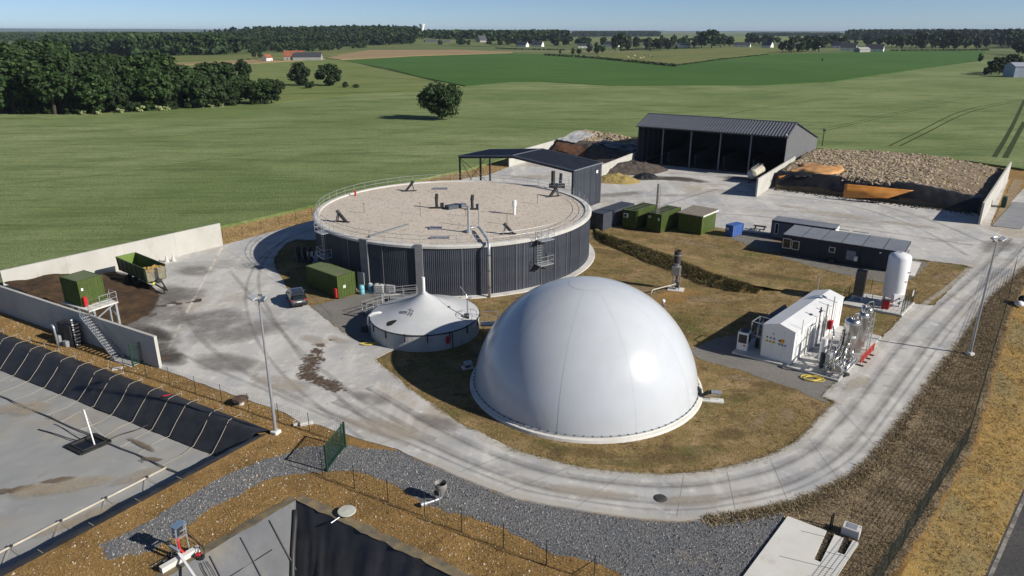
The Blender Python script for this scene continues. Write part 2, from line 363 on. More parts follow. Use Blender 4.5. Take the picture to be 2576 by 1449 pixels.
# verge right of the loop road
VER = OUT[25:33] + [V2(75.4, 96)] + off(FENR, -.5)[0:5] + KL((3400,2250),(3130,2040),(3050,1985),(3123,1960))
VER = KL((3040,1986),(3123,1960),(3211,1921),(3314,1872),(3381,1823),(3433,1756),(3511,1652),(3619,1507),(3700,1395),(3865,1167),(4000,1043)) + [V2(75.6, 96)] + off(FENR, -.45)[1:5] + KL((3420,2320),(3130,2330),(3000,2200),(3100,2040))
struct(MB().sheet(rough(VER, .7, .15, 10), .011).build('roadside_verge', M['verge']))
# dry-grass strip along the wheat
STR = [V2(-40.7, 96.2), V2(-31.4, 110.6), V2(-23.5, 126), V2(-15.2, 139.5), V2(-5, 147.6), V2(-.9, 156.8), V2(-.9, 169), V2(-9.8, 152), V2(-15.8, 145), V2(-33.7, 119.3), V2(-40.6, 109.7), V2(-47, 101)]
M['straw'] = ground_mat('dry_straw_verge', [((.40,.28,.12), .25, .4, .62, 5, S1), ((.22,.14,.055), .6, .52, .7, 5, S1), ((.48,.36,.17), 3, .55, .72, 4, S1)], (.34,.225,.095), bscale=4, bump=.9, bdist=.15)
struct(MB().sheet(rough(STR, .8, .3, 11), .02).build('straw_verge', M['straw']))

# --- crops and fields
def crop_mat(name, base, dark, light, rot, sc=1.0):
    m, n, b = nodes(name)
    co = tcoord(n, (1, 1, 1), rot); cs = tcoord(n, (.05, 1, 1), rot); cw = tcoord(n, (.35, 1, 1), rot)
    col = mixc(n, ramp(n, nz(n, co, .014*sc, 5, .6), .38, .64), base, light)
    col = mixc(n, mulf(n, ramp(n, nz(n, cw, .10*sc, 7, .75), .47, .66), .8), col, dark)
    col = mixc(n, mulf(n, ramp(n, nz(n, cs, .8*sc, 5, .65), .48, .66), .6), col, dark)
    col = mixc(n, mulf(n, ramp(n, nz(n, co, 1.6*sc, 4, .75), .46, .68), .7), col, dark)
    n.links.new(col, b.inputs['Base Color']); b.inputs['Roughness'].default_value = .9; b.inputs['Specular IOR Level'].default_value = .2
    bumpn(n, nz(n, co, 2.6*sc, 5, .75), 1.0, .35, b)
    return m
M['wheat'] = crop_mat('wheat', (.180,.235,.080), (.088,.135,.036), (.295,.335,.150), R(-57))
M['meadow'] = crop_mat('maize_field', (.055,.128,.020), (.042,.102,.016), (.080,.160,.030), R(-20), .5)
M['fieldc'] = crop_mat('barley', (.175,.215,.06), (.115,.155,.04), (.23,.25,.09), R(-12), .5)
M['tan'] = ground_mat('ripe_field', [((.33,.235,.125), .008, .4, .62, 4, (1,3,1)), ((.22,.165,.08), .02, .55, .7, 4, (1,4,1))], (.28,.20,.105), bump=.3, bscale=1, bdist=.2)
M['pasture'] = ground_mat('pasture_grass', [((.17,.175,.06), .012, .4, .62, 4, S1), ((.10,.13,.035), .02, .5, .7, 4, S1)], (.145,.165,.05), bump=.3, bscale=1, bdist=.2)
def field(name, poly, z, mt, st=8, amp=.3, seed=0):
    p = rough(poly, st, amp, seed); mb = MB().sheet(p, z)
    for i in range(len(p)):
        a, c = p[i], p[(i+1) % len(p)]; mb._add([(a.x, a.y, z), (c.x, c.y, z), (c.x, c.y, 0), (a.x, a.y, 0)], [(0, 1, 2, 3)])
    return struct(mb.build(name, mt, fix=True))
WNEAR = [V2(-130, -12), V2(-59, 75.5), V2(-47.5, 101.5), V2(-40.6, 109.7), V2(-33.7, 119.3), V2(-15.8, 145), V2(-9.8, 152), V2(-1.8, 166), V2(10, 184), V2(21, 207), V2(66, 189), V2(104, 163), V2(110.3, 152.6), V2(150, 190), V2(300, 260)]
WFAR = DL((2700,147),(2576,147),(2500,150),(2400,160),(2200,195),(2094,208),(1932,217),(1800,217),(1538,218),(1363,208),(1288,209),(1174,219),(1060,235),(900,240),(690,262),(600,265),(220,290),(0,290),(-300,290))
field('wheat_field', WNEAR + WFAR + [V2(-330, 120)], .45, M['wheat'], 3, .12, 1)
field('maize_field', DL((856,152.5),(1039,142.5),(1288,134.5),(1370,139),(1505,147.5),(1698,167.5),(1813,151),(1932,138),(2045,135),(2244,128),(2482,129),(2462,155),(2257,182.5),(2094,207),(1932,216.3),(1800,216.3),(1538,217.3),(1363,207),(1288,208),(1174,218.4),(1069,197.5),(969,172.5)), .5, M['meadow'], 15, .5, 2)
field('barley_field', DL((430,166),(640,161),(819,150),(862,153.5),(969,174),(1069,199),(1166,219),(1060,234),(900,239),(690,261),(600,262),(560,240)), .4, M['fieldc'], 12, .4, 3)
field('ripe_field', DL((819,146),(939,124),(1144,125),(1288,131),(1288,133.5),(1039,141.5),(856,151)), .4, M['tan'], 20, .5, 4)
field('ripe_field', DL((436,161),(640,151),(720,151),(815,147),(817,149),(640,160),(436,165)), .4, M['tan'], 20, .5, 5)
field('pasture', DL((1505,136),(1700,126),(1863,118.6),(1990,119),(2040,134),(1932,134),(1813,148),(1698,165),(1505,146)), .4, M['pasture'], 20, .5, 6)
field('pasture', DL((330,145),(600,138),(810,128),(930,126),(815,143),(640,149),(436,158)), .35, M['pasture'], 25, .6, 7)
field('barley_field', DL((590,114),(780,110),(812,110),(800,116),(600,121)), .4, M['fieldc'], 30, .6, 8)
field('barley_field', DL((1440,100),(1660,92),(1880,92),(1900,103),(1700,110),(1450,110)), .4, M['fieldc'], 40, .6, 9)
field('barley_field', DL((1880,92),(2120,90),(2320,98),(2300,107),(1940,104)), .4, M['fieldc'], 40, .6, 10)
field('barley_field', DL((2400,114),(2470,110),(2576,112),(2576,118),(2420,118)), .4, M['fieldc'], 40, .6, 10)
# tramlines: wheel tracks through the crop, rut shade painted into their soil colour
M['tram'] = ground_mat('tramline_soil_shade', [((.05,.065,.018), .6, .42, .6, 4, S1)], (.035,.05,.014), bump=0)
def track(name, pts, wd, z, mt):
    mb = MB(); a = off(pts, wd/2); c = off(pts, -wd/2)
    for i in range(len(pts)-1): mb._add([(*a[i], z), (*a[i+1], z), (*c[i+1], z), (*c[i], z)], [(0, 1, 2, 3)])
    return struct(mb.build(name, mt, fix=True))
def smooth(pts, k=8):
    o = []; n_ = len(pts)
    for i in range(n_-1):
        p0, p1, p2, p3 = pts[max(i-1, 0)], pts[i], pts[i+1], pts[min(i+2, n_-1)]
        for j in range(k):
            t = j/k; o.append(.5*((2*p1) + (p2-p0)*t + (2*p0-5*p1+4*p2-p3)*t*t + (3*p1-p0-3*p2+p3)*t*t*t))
    return o + [pts[-1]]
for pts, wd in (([(2235,372),(2310,335),(2400,290),(2470,270),(2576,252)], .55), ([(2262,372),(2330,338),(2412,296),(2480,274),(2576,256)], .55),
                ([(2500,400),(2530,350),(2556,300),(2576,255)], 1.1), ([(2527,402),(2555,350),(2576,310)], 1.2), ([(2060,330),(2150,310),(2260,285),(2370,262),(2440,248)], .4), ([(2075,333),(2160,313),(2270,288),(2380,265)], .4),
                ([(1800,300),(1900,277),(2060,254)], .45), ([(0,470),(300,440),(700,380),(1000,340)], .22),
                ([(0,384),(260,362),(620,330),(960,300)], .3)):
    track('tramline', smooth(DL(*pts)), wd, .47, M['tram'])
for pts, wd in (([(870,153),(969,176),(1040,192),(1110,210)], 2.0), ([(700,197),(900,194),(1080,205)], .9), ([(690,240),(860,236),(1010,232)], 1.5), ([(700,178),(980,182)], .8)):
    track('tramline', smooth(DL(*pts)), wd, .46, M['tram'])

# grassy bank across the lawn
def kk(x, y, z): return K(2250+x/2.862, 750+y/2.862, z)
_up = [(215,425),(440,505),(760,605),(1100,725),(1500,900),(1900,1015),(2090,1085)]; _lo = [(240,565),(480,650),(650,725),(820,810),(1060,885),(1400,1050),(1700,1110),(2060,1145)]
def along(pl, t):
    f = t*(len(pl)-1); i = min(int(f), len(pl)-2); f -= i; return lerp(pl[i][0], pl[i+1][0], f), lerp(pl[i][1], pl[i+1][1], f)
def bank_pt(u, v):                        # v 0 foot, .5 crest, 1 run-out behind
    h = .95*min(1, u/.12+.25)*min(1, (1-u)/.15+.1); c = kk(*along(_up, u), h); f = kk(*along(_lo, u), .0)
    if v <= .5:
        t = v*2; p = f.lerp(c, t); z = h*t
    else:
        t = (v-.5)*2; d = (c-f).xy.normalized()*5.5; p = c + Vector((d.x*t, d.y*t, 0)); z = h*(1-t)**1.3
    if 0 < v < 1: z += .10*mnoise.noise(Vector((p.x*.9, p.y*.9, 3)))*(1 if v < .6 else .4)
    return (p.x, p.y, z+.006)
struct(MB().grid(bank_pt, 70, 16).build('lawn_bank', M['grass'], smooth=True, fix=True))
# ================================================================ LAGOONS
M['liner'] = mat('black_liner', (.020,.021,.024), (.034,.035,.038), sc=.8, rgh=.5, spec=.4, bump=.25, bsc=1.2, dirt=(.055,.052,.048), dsc=.5, dlo=.55, dhi=.8)
M['linerg'] = mat('sunlit_liner_grey', (.105,.11,.12), (.075,.078,.085), sc=.45, rgh=.6, spec=.35, bump=.35, bsc=.9, dirt=(.17,.15,.115), dsc=.3, dlo=.5, dhi=.75)  # lighter copy of the black liner, sunlight on the bank put into its grey
M['cover'] = ground_mat('grey_cover_membrane', [((.335,.335,.32), .08, .42, .62, 4, S1), ((.36,.30,.215), .10, .47, .66, 7, S1), ((.23,.225,.215), .3, .55, .74, 8, S1), ((.20,.155,.10), .45, .64, .78, 8, (1,.5,1)), ((.40,.39,.365), .6, .58, .74, 7, S1)], (.285,.288,.28), rgh=.7, bscale=.8, bump=.25, bdist=.05)
M['rope'] = mat('pale_rope', (.42,.38,.30), (.33,.30,.24), sc=4, rgh=.9)
t = thing('lagoon_liner', 'black plastic liner on the banks of the covered lagoon', 'liner')
def slope(rim0, rim1, in0, in1, zt, zb, nm, mt, par, nu=60, crest=.32, lip=1.0, flat=.0, scal=0):
    rim0 = Vector(rim0); rim1 = Vector(rim1); in0 = Vector(in0); in1 = Vector(in1)
    prof = [(-lip, .03), (-lip*.45, crest*.8), (0, crest), (.18, crest*.55), (.4, lerp(crest, zb, .38)), (.7, lerp(crest, zb, .70)), (1, zb)]
    rn = random.Random(4)
    mb = MB(); k = len(prof)-1
    def fn(u, v):
        i = round(v*k); a, z = prof[i]; p = rim0.lerp(rim1, u); q = in0.lerp(in1, u); d = q - p
        pp = p + d*a if a >= 0 else p + d.normalized()*a
        if i in (0, k): return (pp.x, pp.y, z)
        w_ = mnoise.noise(Vector((u*40, v*3, nu)))*.1
        return (pp.x, pp.y, z + w_ - scal*abs(math.sin(u*nu*.42))*(1 if i in (1, 2) else 0))
    mb.grid(fn, nu, k); return mb.build(nm, mt, par, smooth=True, fix=True)
ZC = -1.5
LC = [la(1.6, 2.1), la(50, 2.1), la(50, 34), la(1.6, 34)]
slope(la(0, 0), la(52, 0), LC[0], LC[1], 0, ZC-.05, 'bank_sheet', M['liner'], t, 90, scal=.12)
slope(la(0, 36), la(0, 0), LC[3], LC[0], 0, ZC-.05, 'bank_sheet', M['liner'], t, 60, crest=.1, lip=.35)
slope(la(52, 36), la(0, 36), LC[2], LC[3], 0, ZC-.05, 'bank_sheet', M['liner'], t, 40, crest=.1, lip=.3)
slope(la(52, 0), la(52, 36), LC[1], LC[2], 0, ZC-.05, 'bank_sheet', M['liner'], t, 40, crest=.1, lip=.3)
t = thing('lagoon_cover', 'grey stained membrane covering the slurry lagoon, tied with ropes', 'cover')
def cov(a, b):
    p = Vector(LC[0]).lerp(Vector(LC[1]), a).lerp(Vector(LC[3]).lerp(Vector(LC[2]), a), b); return p
MB().grid(lambda u, v: (*cov(u, v), ZC + .10*mnoise.noise(Vector((u*14, v*9, 3))) + .04*mnoise.noise(Vector((u*60, v*40, 7))) + (0 if min(u, v, 1-u, 1-v) > .001 else -.12)), 110, 70).build('membrane', M['cover'], t, smooth=True, fix=True)
def ropeline(pts, r, nm='tie_rope', mt=None): return MB().tube(pts, r, 5).build(nm, mt or M['rope'], t)
zb = ZC+.10
for i in range(15):                       # ropes over the far bank
    a = 3.2 + i*2.45 + random.Random(i).uniform(-.25, .25); sag = random.Random(i+50).uniform(-.3, .3)
    ropeline([la(a+.2, -1.1, .25), la(a+.1, -.4, .37), la(a, .15, .36), la(a-.2+sag*.3, 1.2, -.62), la(a-.35, 2.1, zb), la(a-.6+sag, 3.4, zb), la(a-.8, 5.0, zb)], .018)
    MB().cyl(la(a+.2, -1.1, 0), la(a+.2, -1.1, .5), .03, n=6).build('stake', M['galv'], t)
ropeline([la(2.8 + i*1.6, 5.0 + .06*math.sin(i*1.7), zb+.02) for i in range(26)], .055, 'weight_tube', M['linerg'])
M['pvc'] = mat('pale_pvc_pipe', (.55,.50,.42), (.45,.41,.34), sc=2, rgh=.5)
pl = [la(4.1, 5.0 + i*1.5, zb+.03) for i in range(20)]
ropeline(pl, .07, 'weight_pipe', M['pvc'])
for i in range(7):
    b0 = 6.5 + i*2.9
    ropeline([la(4.1, b0, zb+.06), la(2.7, b0+.1, zb+.03), la(1.6, b0+.15, zb), la(.25, b0+.2, .12), la(-.25, b0+.2, .1)], .018)
    ropeline([la(4.1, b0, zb+.06), la(2.6, b0+1.2, zb+.03), la(1.6, b0+1.7, zb)], .018)
    MB().bbox(la(4.1, b0, zb+.06), (.2, .2, .16), .03).build('clamp', M['dark'], t)
rn = random.Random(8)
for q in ((1150,1040),(400,690)):         # bent ties lying on the cover
    p = K(q[0]/2.07, 1300+q[1]/2.07, ZC+.1); ropeline([(p.x-.35, p.y+.2, p.z), (p.x-.1, p.y+.02, p.z+.05), (p.x+.1, p.y-.12, p.z), (p.x+.06, p.y+.3, p.z+.1)], .02, 'loose_tie', M['dark'])
# sump frame with white pipe
cq = [K(x/2.07, 1300+y/2.07, ZC+.12) for x, y in ((535,915),(660,978),(892,880),(765,820))]
cc = sum(cq, Vector((0, 0, 0)))/4
t = thing('cover_sump', 'square black sump frame set in the grey lagoon cover', 'sump', cc)
fr = MB(); fr2 = MB()
for i in range(4):
    a = cq[i]-cc; b = cq[(i+1) % 4]-cc; fr.bar(a, b, .22, .16); fr2.bar(a*.8 + Vector((0, 0, .06)), b*.8 + Vector((0, 0, .06)), .1, .14)
fr.build('frame', M['black'], t); fr2.build('inner_frame', M['dark'], t)
MB().sheet([p.xy - cc.xy for p in cq], -.0).build('sump_well', mat('pit_darkness', (.012,.012,.012), rgh=.15), t)  # black sheet painted as the darkness of the open pit
b0 = K(765/2.07, 1300+905/2.07, ZC+.1); tp = K(680/2.07, 1300+630/2.07, .75)
t = thing('leaning_pipe', 'white pipe leaning out of the black sump', 'pipe', b0)
d = tp - b0
MB().tube([(0, 0, 0), d*.97, d, d + Vector((-.12, .05, .05)), d + Vector((-.2, .1, -.08))], .055, 8).build('pipe', M['white'], t, smooth=True)
MB().tube([d*.98, d*.5 + Vector((.2, .1, 0)), Vector((.35, .9, .1))], .015, 5).build('stay_rope', M['rope'], t)
# dark hoses lying on the cover
hz = [K(x/2.07, 1300+y/2.07, ZC+.13) for x, y in ((890,860),(980,820),(1100,785),(1200,742))]
tag(MB().tube(smooth(hz, 5), .04, 6).build('hose', M['black']), 'thin black hose running from the sump to the liner bank', 'hose')
hz = [K(x/2.07, 1300+y/2.07, ZC+.13) for x, y in ((310,780),(440,815),(560,855),(640,875))]
tag(MB().tube(smooth(hz, 5), .04, 6).build('hose', M['black']), 'straight dark hose with an end fitting, lying on the cover beside the sump', 'hose')

# second, empty lagoon
t = thing('open_lagoon_liner', 'liner of the empty lagoon, coloured grey on its sunlit bank and black on the shaded one', 'liner')
dB = 4.6
IB = [lb(dB, dB), lb(dB, LBW-dB), lb(38-dB, LBW-dB), lb(38-dB, dB)]
def slope2(r0, r1, i0, i1, mt, nm, fold, nu=80, seed=0):
    r0, r1, i0, i1 = map(Vector, (r0, r1, i0, i1)); mb = MB()
    def fn(u, v):
        p = r0.lerp(r1, u).lerp(i0.lerp(i1, u), v); z = .12*(1-v)**4 - dB*v
        if 0 < u < 1 and 0 < v < 1: z += fold*(mnoise.noise(Vector((u*26+seed, v*1.3, seed))) + .5*mnoise.noise(Vector((u*70, v*2.5, seed))))
        return (p.x, p.y, z)
    mb.grid(fn, nu, 22); return mb.build(nm, mt, t, smooth=True, fix=True)
slope2(LAGB[0], LAGB[1], IB[0], IB[1], M['liner'], 'bank_sheet', .16, 120, 2)
slope2(LAGB[3], LAGB[0], IB[3], IB[0], M['linerg'], 'bank_sheet', .05, 90, 5)
slope2(LAGB[1], LAGB[2], IB[1], IB[2], M['liner'], 'bank_sheet', .05, 40, 7)
slope2(LAGB[2], LAGB[3], IB[2], IB[3], M['linerg'], 'bank_sheet', .05, 40, 9)
MB().grid(lambda u, v: (*Vector(IB[0]).lerp(Vector(IB[1]), u).lerp(Vector(IB[3]).lerp(Vector(IB[2]), u), v), -dB), 10, 10).build('bottom_sheet', M['linerg'], t, fix=True)
# lip of the liner along the rim
for a, b in ((lb(-.1, -.3), lb(38, -.3)), (lb(-.3, -.1), lb(-.3, LBW))):
    a, b = Vector(a), Vector(b); nrm = (b-a).normalized(); side = Vector((nrm.y, -nrm.x))
    if (Vector(LB0)+Vector((.24, -1.33))*5 - a).dot(side) > 0: side = -side
    MB().grid(lambda u, v: (*(a.lerp(b, u) - side*.35 + side*(v*.75 + .2*mnoise.noise(Vector((u*30, v, 2))))), .13 - .095*v + .02*mnoise.noise(Vector((u*40, v*3, 1)))), 60, 3).build('rim_flap', mat('dusty_liner_lip', (.24,.185,.10), (.12,.105,.08), sc=1.2, rgh=.8), t, fix=True)
pts = [lb(.05, -.05, .15), lb(.9, .8, -.62), lb(2, 1.9, -1.75), lb(4.5, 4.4, -4.3)]
MB().tube([(p[0]+.05*math.sin(i*2.1), p[1], p[2]-.06) for i, p in enumerate([tuple(Vector(pts[0]).lerp(Vector(pts[1]), .5)), *pts[1:]])], .17, 8).build('corner_fold', M['liner'], t, smooth=True)
# seams on the sunny bank
for k in range(9):
    a = 2.2 + k*2.0; MB().bar(lb(a, .25, -.02), lb(a+.5, 4.3, -4.2), .05, .05).build('weld_seam', M['liner'], t)
for k in range(2):
    MB().bar(lb(3, 1.3+k*1.5, -1.25-k*1.5), lb(30, 1.3+k*1.5, -1.25-k*1.5), .05, .05).build('weld_seam', M['liner'], t)

# ================================================================ FENCES AND GATES
M['fgreen'] = mat('dark_green_post', (.018,.028,.025), (.026,.036,.031), sc=3, rgh=.5)
def wire_mesh(L, h, dx=.2, dz=.2, wd=.006):
    mb = MB(); k = max(1, int(L/dx)); m_ = int(h/dz)
    for i in range(1, k): x = L*i/k; mb.box(x-wd/2, x+wd/2, -wd/2, wd/2, .05, h)
    for j in range(m_+1): z = .06 + (h-.07)*j/m_; mb.box(0, L, -wd/2, wd/2, z-wd/2, z+wd/2)
    return mb.mesh('wire_mesh', M['fgreen'])
def fence(name, label, pts, h=1.75, skip=(), z0=0, wd=.006, dz=.2, post=.028, braces=()):
    t = thing(name, label, 'fence', (pts[0].x, pts[0].y, z0)); pm = MB().cyl((0, 0, 0), (0, 0, h), post, n=6).mesh('post', M['fgreen'])
    cache = {}
    for i, p in enumerate(pts):
        q = p - pts[0]; part('post', pm, t, (q.x, q.y, 0))
        if i < len(pts)-1 and i not in skip:
            d = pts[i+1]-p; L = round(d.length, 1)
            if L not in cache: cache[L] = wire_mesh(L, h-.08, wd=wd, dz=dz)
            part('wire_mesh', cache[L], t, (q.x, q.y, 0), math.atan2(d.y, d.x), (d.length/L, 1, 1))
    for i, s in braces:
        p = pts[i]-pts[0]; d = (pts[i+s]-pts[i]).normalized()*1.3
        MB().cyl((p.x, p.y, h*.85), (p.x+d.x, p.y+d.y, 0), .022, n=6).build('brace', M['fgreen'], t)
    return t
FA = [V2(-34.4, 56.85)] + [V2(-32.03, 55.97), V2(-29.29, 54.47), V2(-26.35, 52.8), V2(-23.66, 51.4), V2(-20.91, 49.87), V2(-18.05, 48.27), V2(-15.29, 46.83), V2(-12.5, 45.3)]
fence('lagoon_fence', 'green wire fence between the covered lagoon and the concrete yard', FA, 1.6)
FB = [V2(-12.88, 41.19), V2(-10.41, 39.73), V2(-7.96, 38.29), V2(-5.43, 36.86), V2(-3.04, 35.41), V2(-.5, 33.95), V2(1.94, 32.53), V2(4.52, 31.3)]
fence('lagoon_fence', 'green wire fence between the empty lagoon and the gravel path, with a braced end post', FB, 1.75, braces=((7, -1),))
fr_pts = []
for i in range(1, 5):
    a, b = FENR[i], FENR[i+1] if i < 5 else FENR[i]; k = max(1, round((b-a).length/2.5))
    fr_pts += [a.lerp(b, j/k) for j in range(k)]
fr_pts = [FENR[0].lerp(FENR[1], .55), FENR[0].lerp(FENR[1], .7), FENR[0].lerp(FENR[1], .85)] + fr_pts
fence('roadside_fence', 'green welded mesh fence along the top of the orange roadside bank', fr_pts, 1.9, wd=.014, dz=.14)
fence('field_fence', 'thin wire fence along the wheat field behind the round digester', [V2(-41.6, 98.6).lerp(V2(-30.8, 116), i/6) for i in range(6)] + [V2(-30.8, 116).lerp(V2(-6, 148.5), i/12) for i in range(13)], 1.4, wd=.006, post=.035)
def bar_gate(name, label, a, b, h, bars, zb=.12, wd=.035):
    t = thing(name, label, 'gate', (a.x, a.y, 0), math.atan2(b.y-a.y, b.x-a.x)); L = (b-a).length
    for x in (0, L): MB().box(x-.06, x+.06, -.06, .06, 0, h).build('gate_post', M['fgate'], t)
    MB().box(.06, L-.06, -.03, .03, h-.12, h-.05).box(.06, L-.06, -.03, .03, zb, zb+.07).build('rail', M['fgate'], t)
    bm_ = MB().box(-wd/2, wd/2, -.018, .018, zb+.07, h-.12).mesh('bar', M['fgate'])
    for i in range(bars): part('bar', bm_, t, (.06 + (L-.12)*(i+1)/(bars+1), 0, 0))
    MB().box(L*.55-.02, L*.55+.02, .04, .07, .05, .9).build('drop_bolt', M['galv'], t)
    return t
M['fgate'] = mat('green_gate_paint', (.012,.042,.028), (.018,.052,.034), sc=3, rgh=.45)
bar_gate('yard_gate', 'green barred gate standing open across the gravel path', V2(-12.69, 41.62), V2(-12.1, 44.66), 2.1, 22)
bar_gate('wall_gate', 'dark green mesh gate leaf beside the stairs below the bunker wall', V2(-34.15, 57.9), V2(-33.4, 58.95), 2.1, 9)

# ================================================================ WALLS
def wall(name, label, a, b, h, th=.28, mt='conc_old', seg=4.0, h2=None):
    a, b = V2(*a), V2(*b); d = b-a; L = d.length; t = thing(name, label, 'wall', (a.x, a.y, 0), math.atan2(d.y, d.x)); k = max(1, round(L/seg))
    for i in range(k):
        x0 = L*i/k + (.012 if i else 0); x1 = L*(i+1)/k; ha = lerp(h, h2 or h, i/k); hb = lerp(h, h2 or h, (i+1)/k)
        MB()._add([(x0,-th/2,0),(x1,-th/2,0),(x1,th/2,0),(x0,th/2,0),(x0,-th/2,ha),(x1,-th/2,hb),(x1,th/2,hb),(x0,th/2,ha)], [(3,2,1,0),(4,5,6,7),(0,1,5,4),(1,2,6,5),(2,3,7,6),(3,0,4,7)]).build('wall_panel', M[mt], t)
    return t
M['wallp'] = mat('bunker_wall_concrete', (.46,.45,.415), (.405,.395,.36), sc=.35, rgh=.85, rnd=.04, dirt=(.33,.31,.265), dsc=.5, dlo=.55, dhi=.8, bump=.06, stretch=(1, 1, .6))
wall('bunker_wall', 'pale concrete bunker wall with the green container standing over it', (-31.5, 57.55), (-57.0, 72.4), 3.1, mt='wallp', seg=4.2)
wall('bunker_wall', 'pale concrete bunker wall behind the green tipping trailer and brown heap', (-57.2, 75.3), (-40.75, 96.2), 3.25, mt='wallp', seg=6.6)
wall('bunker_wall', 'pale concrete bunker wall beside the dark feed barn and tanker', (44.2, 126.9), (60.0, 151.2), 3.4, mt='wallp', seg=6)
wall('bunker_wall', 'white concrete bunker wall holding the clod-covered silage clamp beside the weighbridge', (72.7, 107.5), (101, 144), 3.5, mt='wallp', seg=6)
wall('bunker_wall', 'pale concrete bunker wall between canopy shed and feed barn', (17, 143), (27.5, 161), 2.6, mt='wallp', seg=6)
wall('bunker_wall', 'pale concrete bunker wall along the wheat field behind the brown silage heap', (-.75, 157.2), (17, 188), 3.1, mt='wallp', seg=6)
# ================================================================ BIG DIGESTER
def railing_mesh(L, h=1.0, wd=.045):      # straight rail piece, local x
    return MB().box(0, L, -wd/2, wd/2, h-wd, h).box(0, L, -wd/2, wd/2, h*.5-wd/2, h*.5+wd/2)
M['rgravel'] = ground_mat('roof_pebbles', [((.52,.45,.37), .12, .4, .62, 4, S1), ((.58,.53,.46), 2.6, .52, .66, 3, S1), ((.22,.18,.14), 3.4, .55, .68, 3, S1), ((.66,.62,.56), 5, .62, .7, 2, S1), ((.40,.31,.22), 1.3, .6, .74, 3, S1)], (.56,.49,.41), bscale=4.5, bump=.8, bdist=.08)
DG = thing('digester', 'huge round digester tank clad in dark grey ribbed panels with pebbled flat roof', 'tank', (DIG.x, DIG.y, 0))
MB().lathe([(DR-.12, .02), (DR-.12, DH-.05)], 120).build('tank_shell', M['dark'], DG)
NP = 72; da = 2*math.pi/NP; nr = 7
def clad(R0, z0, z1):
    vs = []; fs = []
    prof = []
    for k in range(nr):
        for f, dr in ((0, 0), (.5, 0), (.6, .05), (.9, .05)): prof.append(((k+f)/nr*.985, dr))
    prof.append((.985, 0)); prof.append((1.0, -.06))
    for f, dr in prof:
        a = (f-.5)*da
        for z in (z0, z1): vs.append(((R0+dr)*math.cos(a), (R0+dr)*math.sin(a), z))
    for i in range(len(prof)-1): fs.append((2*i, 2*i+2, 2*i+3, 2*i+1))
    return MB()._add(vs, fs).mesh('cladding_panel', M['anth'])
cm = clad(DR-.06, .15, DH-.22)
for i in range(NP): part('cladding_panel', cm, DG, (0, 0, 0), i*da)
seam = MB().box(DR+.0, DR+.045, -.035, .035, .15, DH-.22).mesh('seam_trim', mat('seam_trim_grey', (.19,.2,.22), rgh=.4, metal=.3))
for a in (-143, -128, -112, -98, -83, -72, -63, -60, -52, -45, -38, -35, -27): part('seam_trim', seam, DG, (0, 0, 0), R(a))
MB().lathe([(DR-.6, DH-.3), (DR+.12, DH-.24), (DR+.14, DH+.02), (DR-.1, DH+.12), (DR-.65, DH+.12), (DR-.68, DH-.05)], 144).build('rim', M['conc_old'], DG, smooth=False)
MB().lathe([(0, DH+.02), (6, DH+.02), (12, DH), (DR-.64, DH-.03)], 96).build('pebble_roof', M['rgravel'], DG)
MB().lathe([(DR-.1, .14), (DR+.75, .10), (DR+.8, 0)], 120).build('footing', M['conc_old'], DG)
rail = MB()
NPOST = 54
for h in (.55, 1.05):
    rail.tube([((DR-.35)*math.cos(2*math.pi*i/108), (DR-.35)*math.sin(2*math.pi*i/108), DH+.12+h) for i in range(109)], .024, 5)
rl = rail.build('railing', M['galv'], DG)
pm = MB().cyl((DR-.35, 0, DH+.1), (DR-.35, 0, DH+1.17), .026, n=5).mesh('railing_post', M['galv'])
for i in range(NPOST): part('railing_post', pm, rl, (0, 0, 0), 2*math.pi*(i+.3)/NPOST)
# items on the roof (world -> local)
def dl(x, y, z=DH): return Vector((x-DIG.x, y-DIG.y, z))
def agitator(x, y, rz, s=1.0):
    T = Matrix.Translation(dl(x, y)) @ Matrix.Rotation(rz, 4, 'Z')
    f = MB(); f.bar(T@Vector((-1.3*s, 0, .1)), T@Vector((1.3*s, 0, .1)), .22, .1).bar(T@Vector((-.7*s, 0, .1)), T@Vector((.5*s, 0, 1.5*s)), .34, .3).bar(T@Vector((.9*s, .25, .1)), T@Vector((.45*s, .2, 1.4*s)), .1).bar(T@Vector((.9*s, -.25, .1)), T@Vector((.45*s, -.2, 1.4*s)), .1)
    o = f.build('agitator_mount', M['dark'], DG); MB().cyl(T@Vector((.35*s, 0, 1.35*s)), T@Vector((.75*s, 0, 1.85*s)), .22, n=10).build('motor', M['dark'], o)
    MB().bar(T@Vector((.95*s, .3, 0)), T@Vector((.6*s, .25, 1.5*s)), .05).bar(T@Vector((.95*s, -.3, 0)), T@Vector((.6*s, -.25, 1.5*s)), .05).build('stay', M['galv'], o)
agitator(-21.2, 86.2, R(165), .8); agitator(-15.2, 104.2, R(10), .8); agitator(-.4, 80.6, R(175), .7); agitator(6.0, 100.6, R(25), .85)
for x, y in ((-10.1, 93.4), (-5.3, 92.7)):     # the central pair
    f = MB(); f.box(-.18, .18, -.18, .18, .05, .5).cyl((0, 0, .5), (0, 0, 1.3), .2, n=8).cyl((0, 0, 1.3), (.08, 0, 2.0), .26, .2, n=8).box(-.9, .9, -.2, .2, 0, .18).box(.5, .95, -.25, .25, .15, .75)
    o = f.build('mixer', M['dark'], DG); o.location = dl(x, y)
hm = mat('hatch_lid', (.20,.22,.27), (.26,.28,.33), sc=2, rgh=.35, metal=.4)
MB().bbox(dl(-7.9, 93.4, DH+.28), (2.0, 1.1, .5), .04, R(35)).build('hatch', M['anthr'], DG)
MB().bbox(dl(-6.9, 94.3, DH+.22), (1.5, 1.1, .38), .04, R(20)).build('hatch', hm, DG)
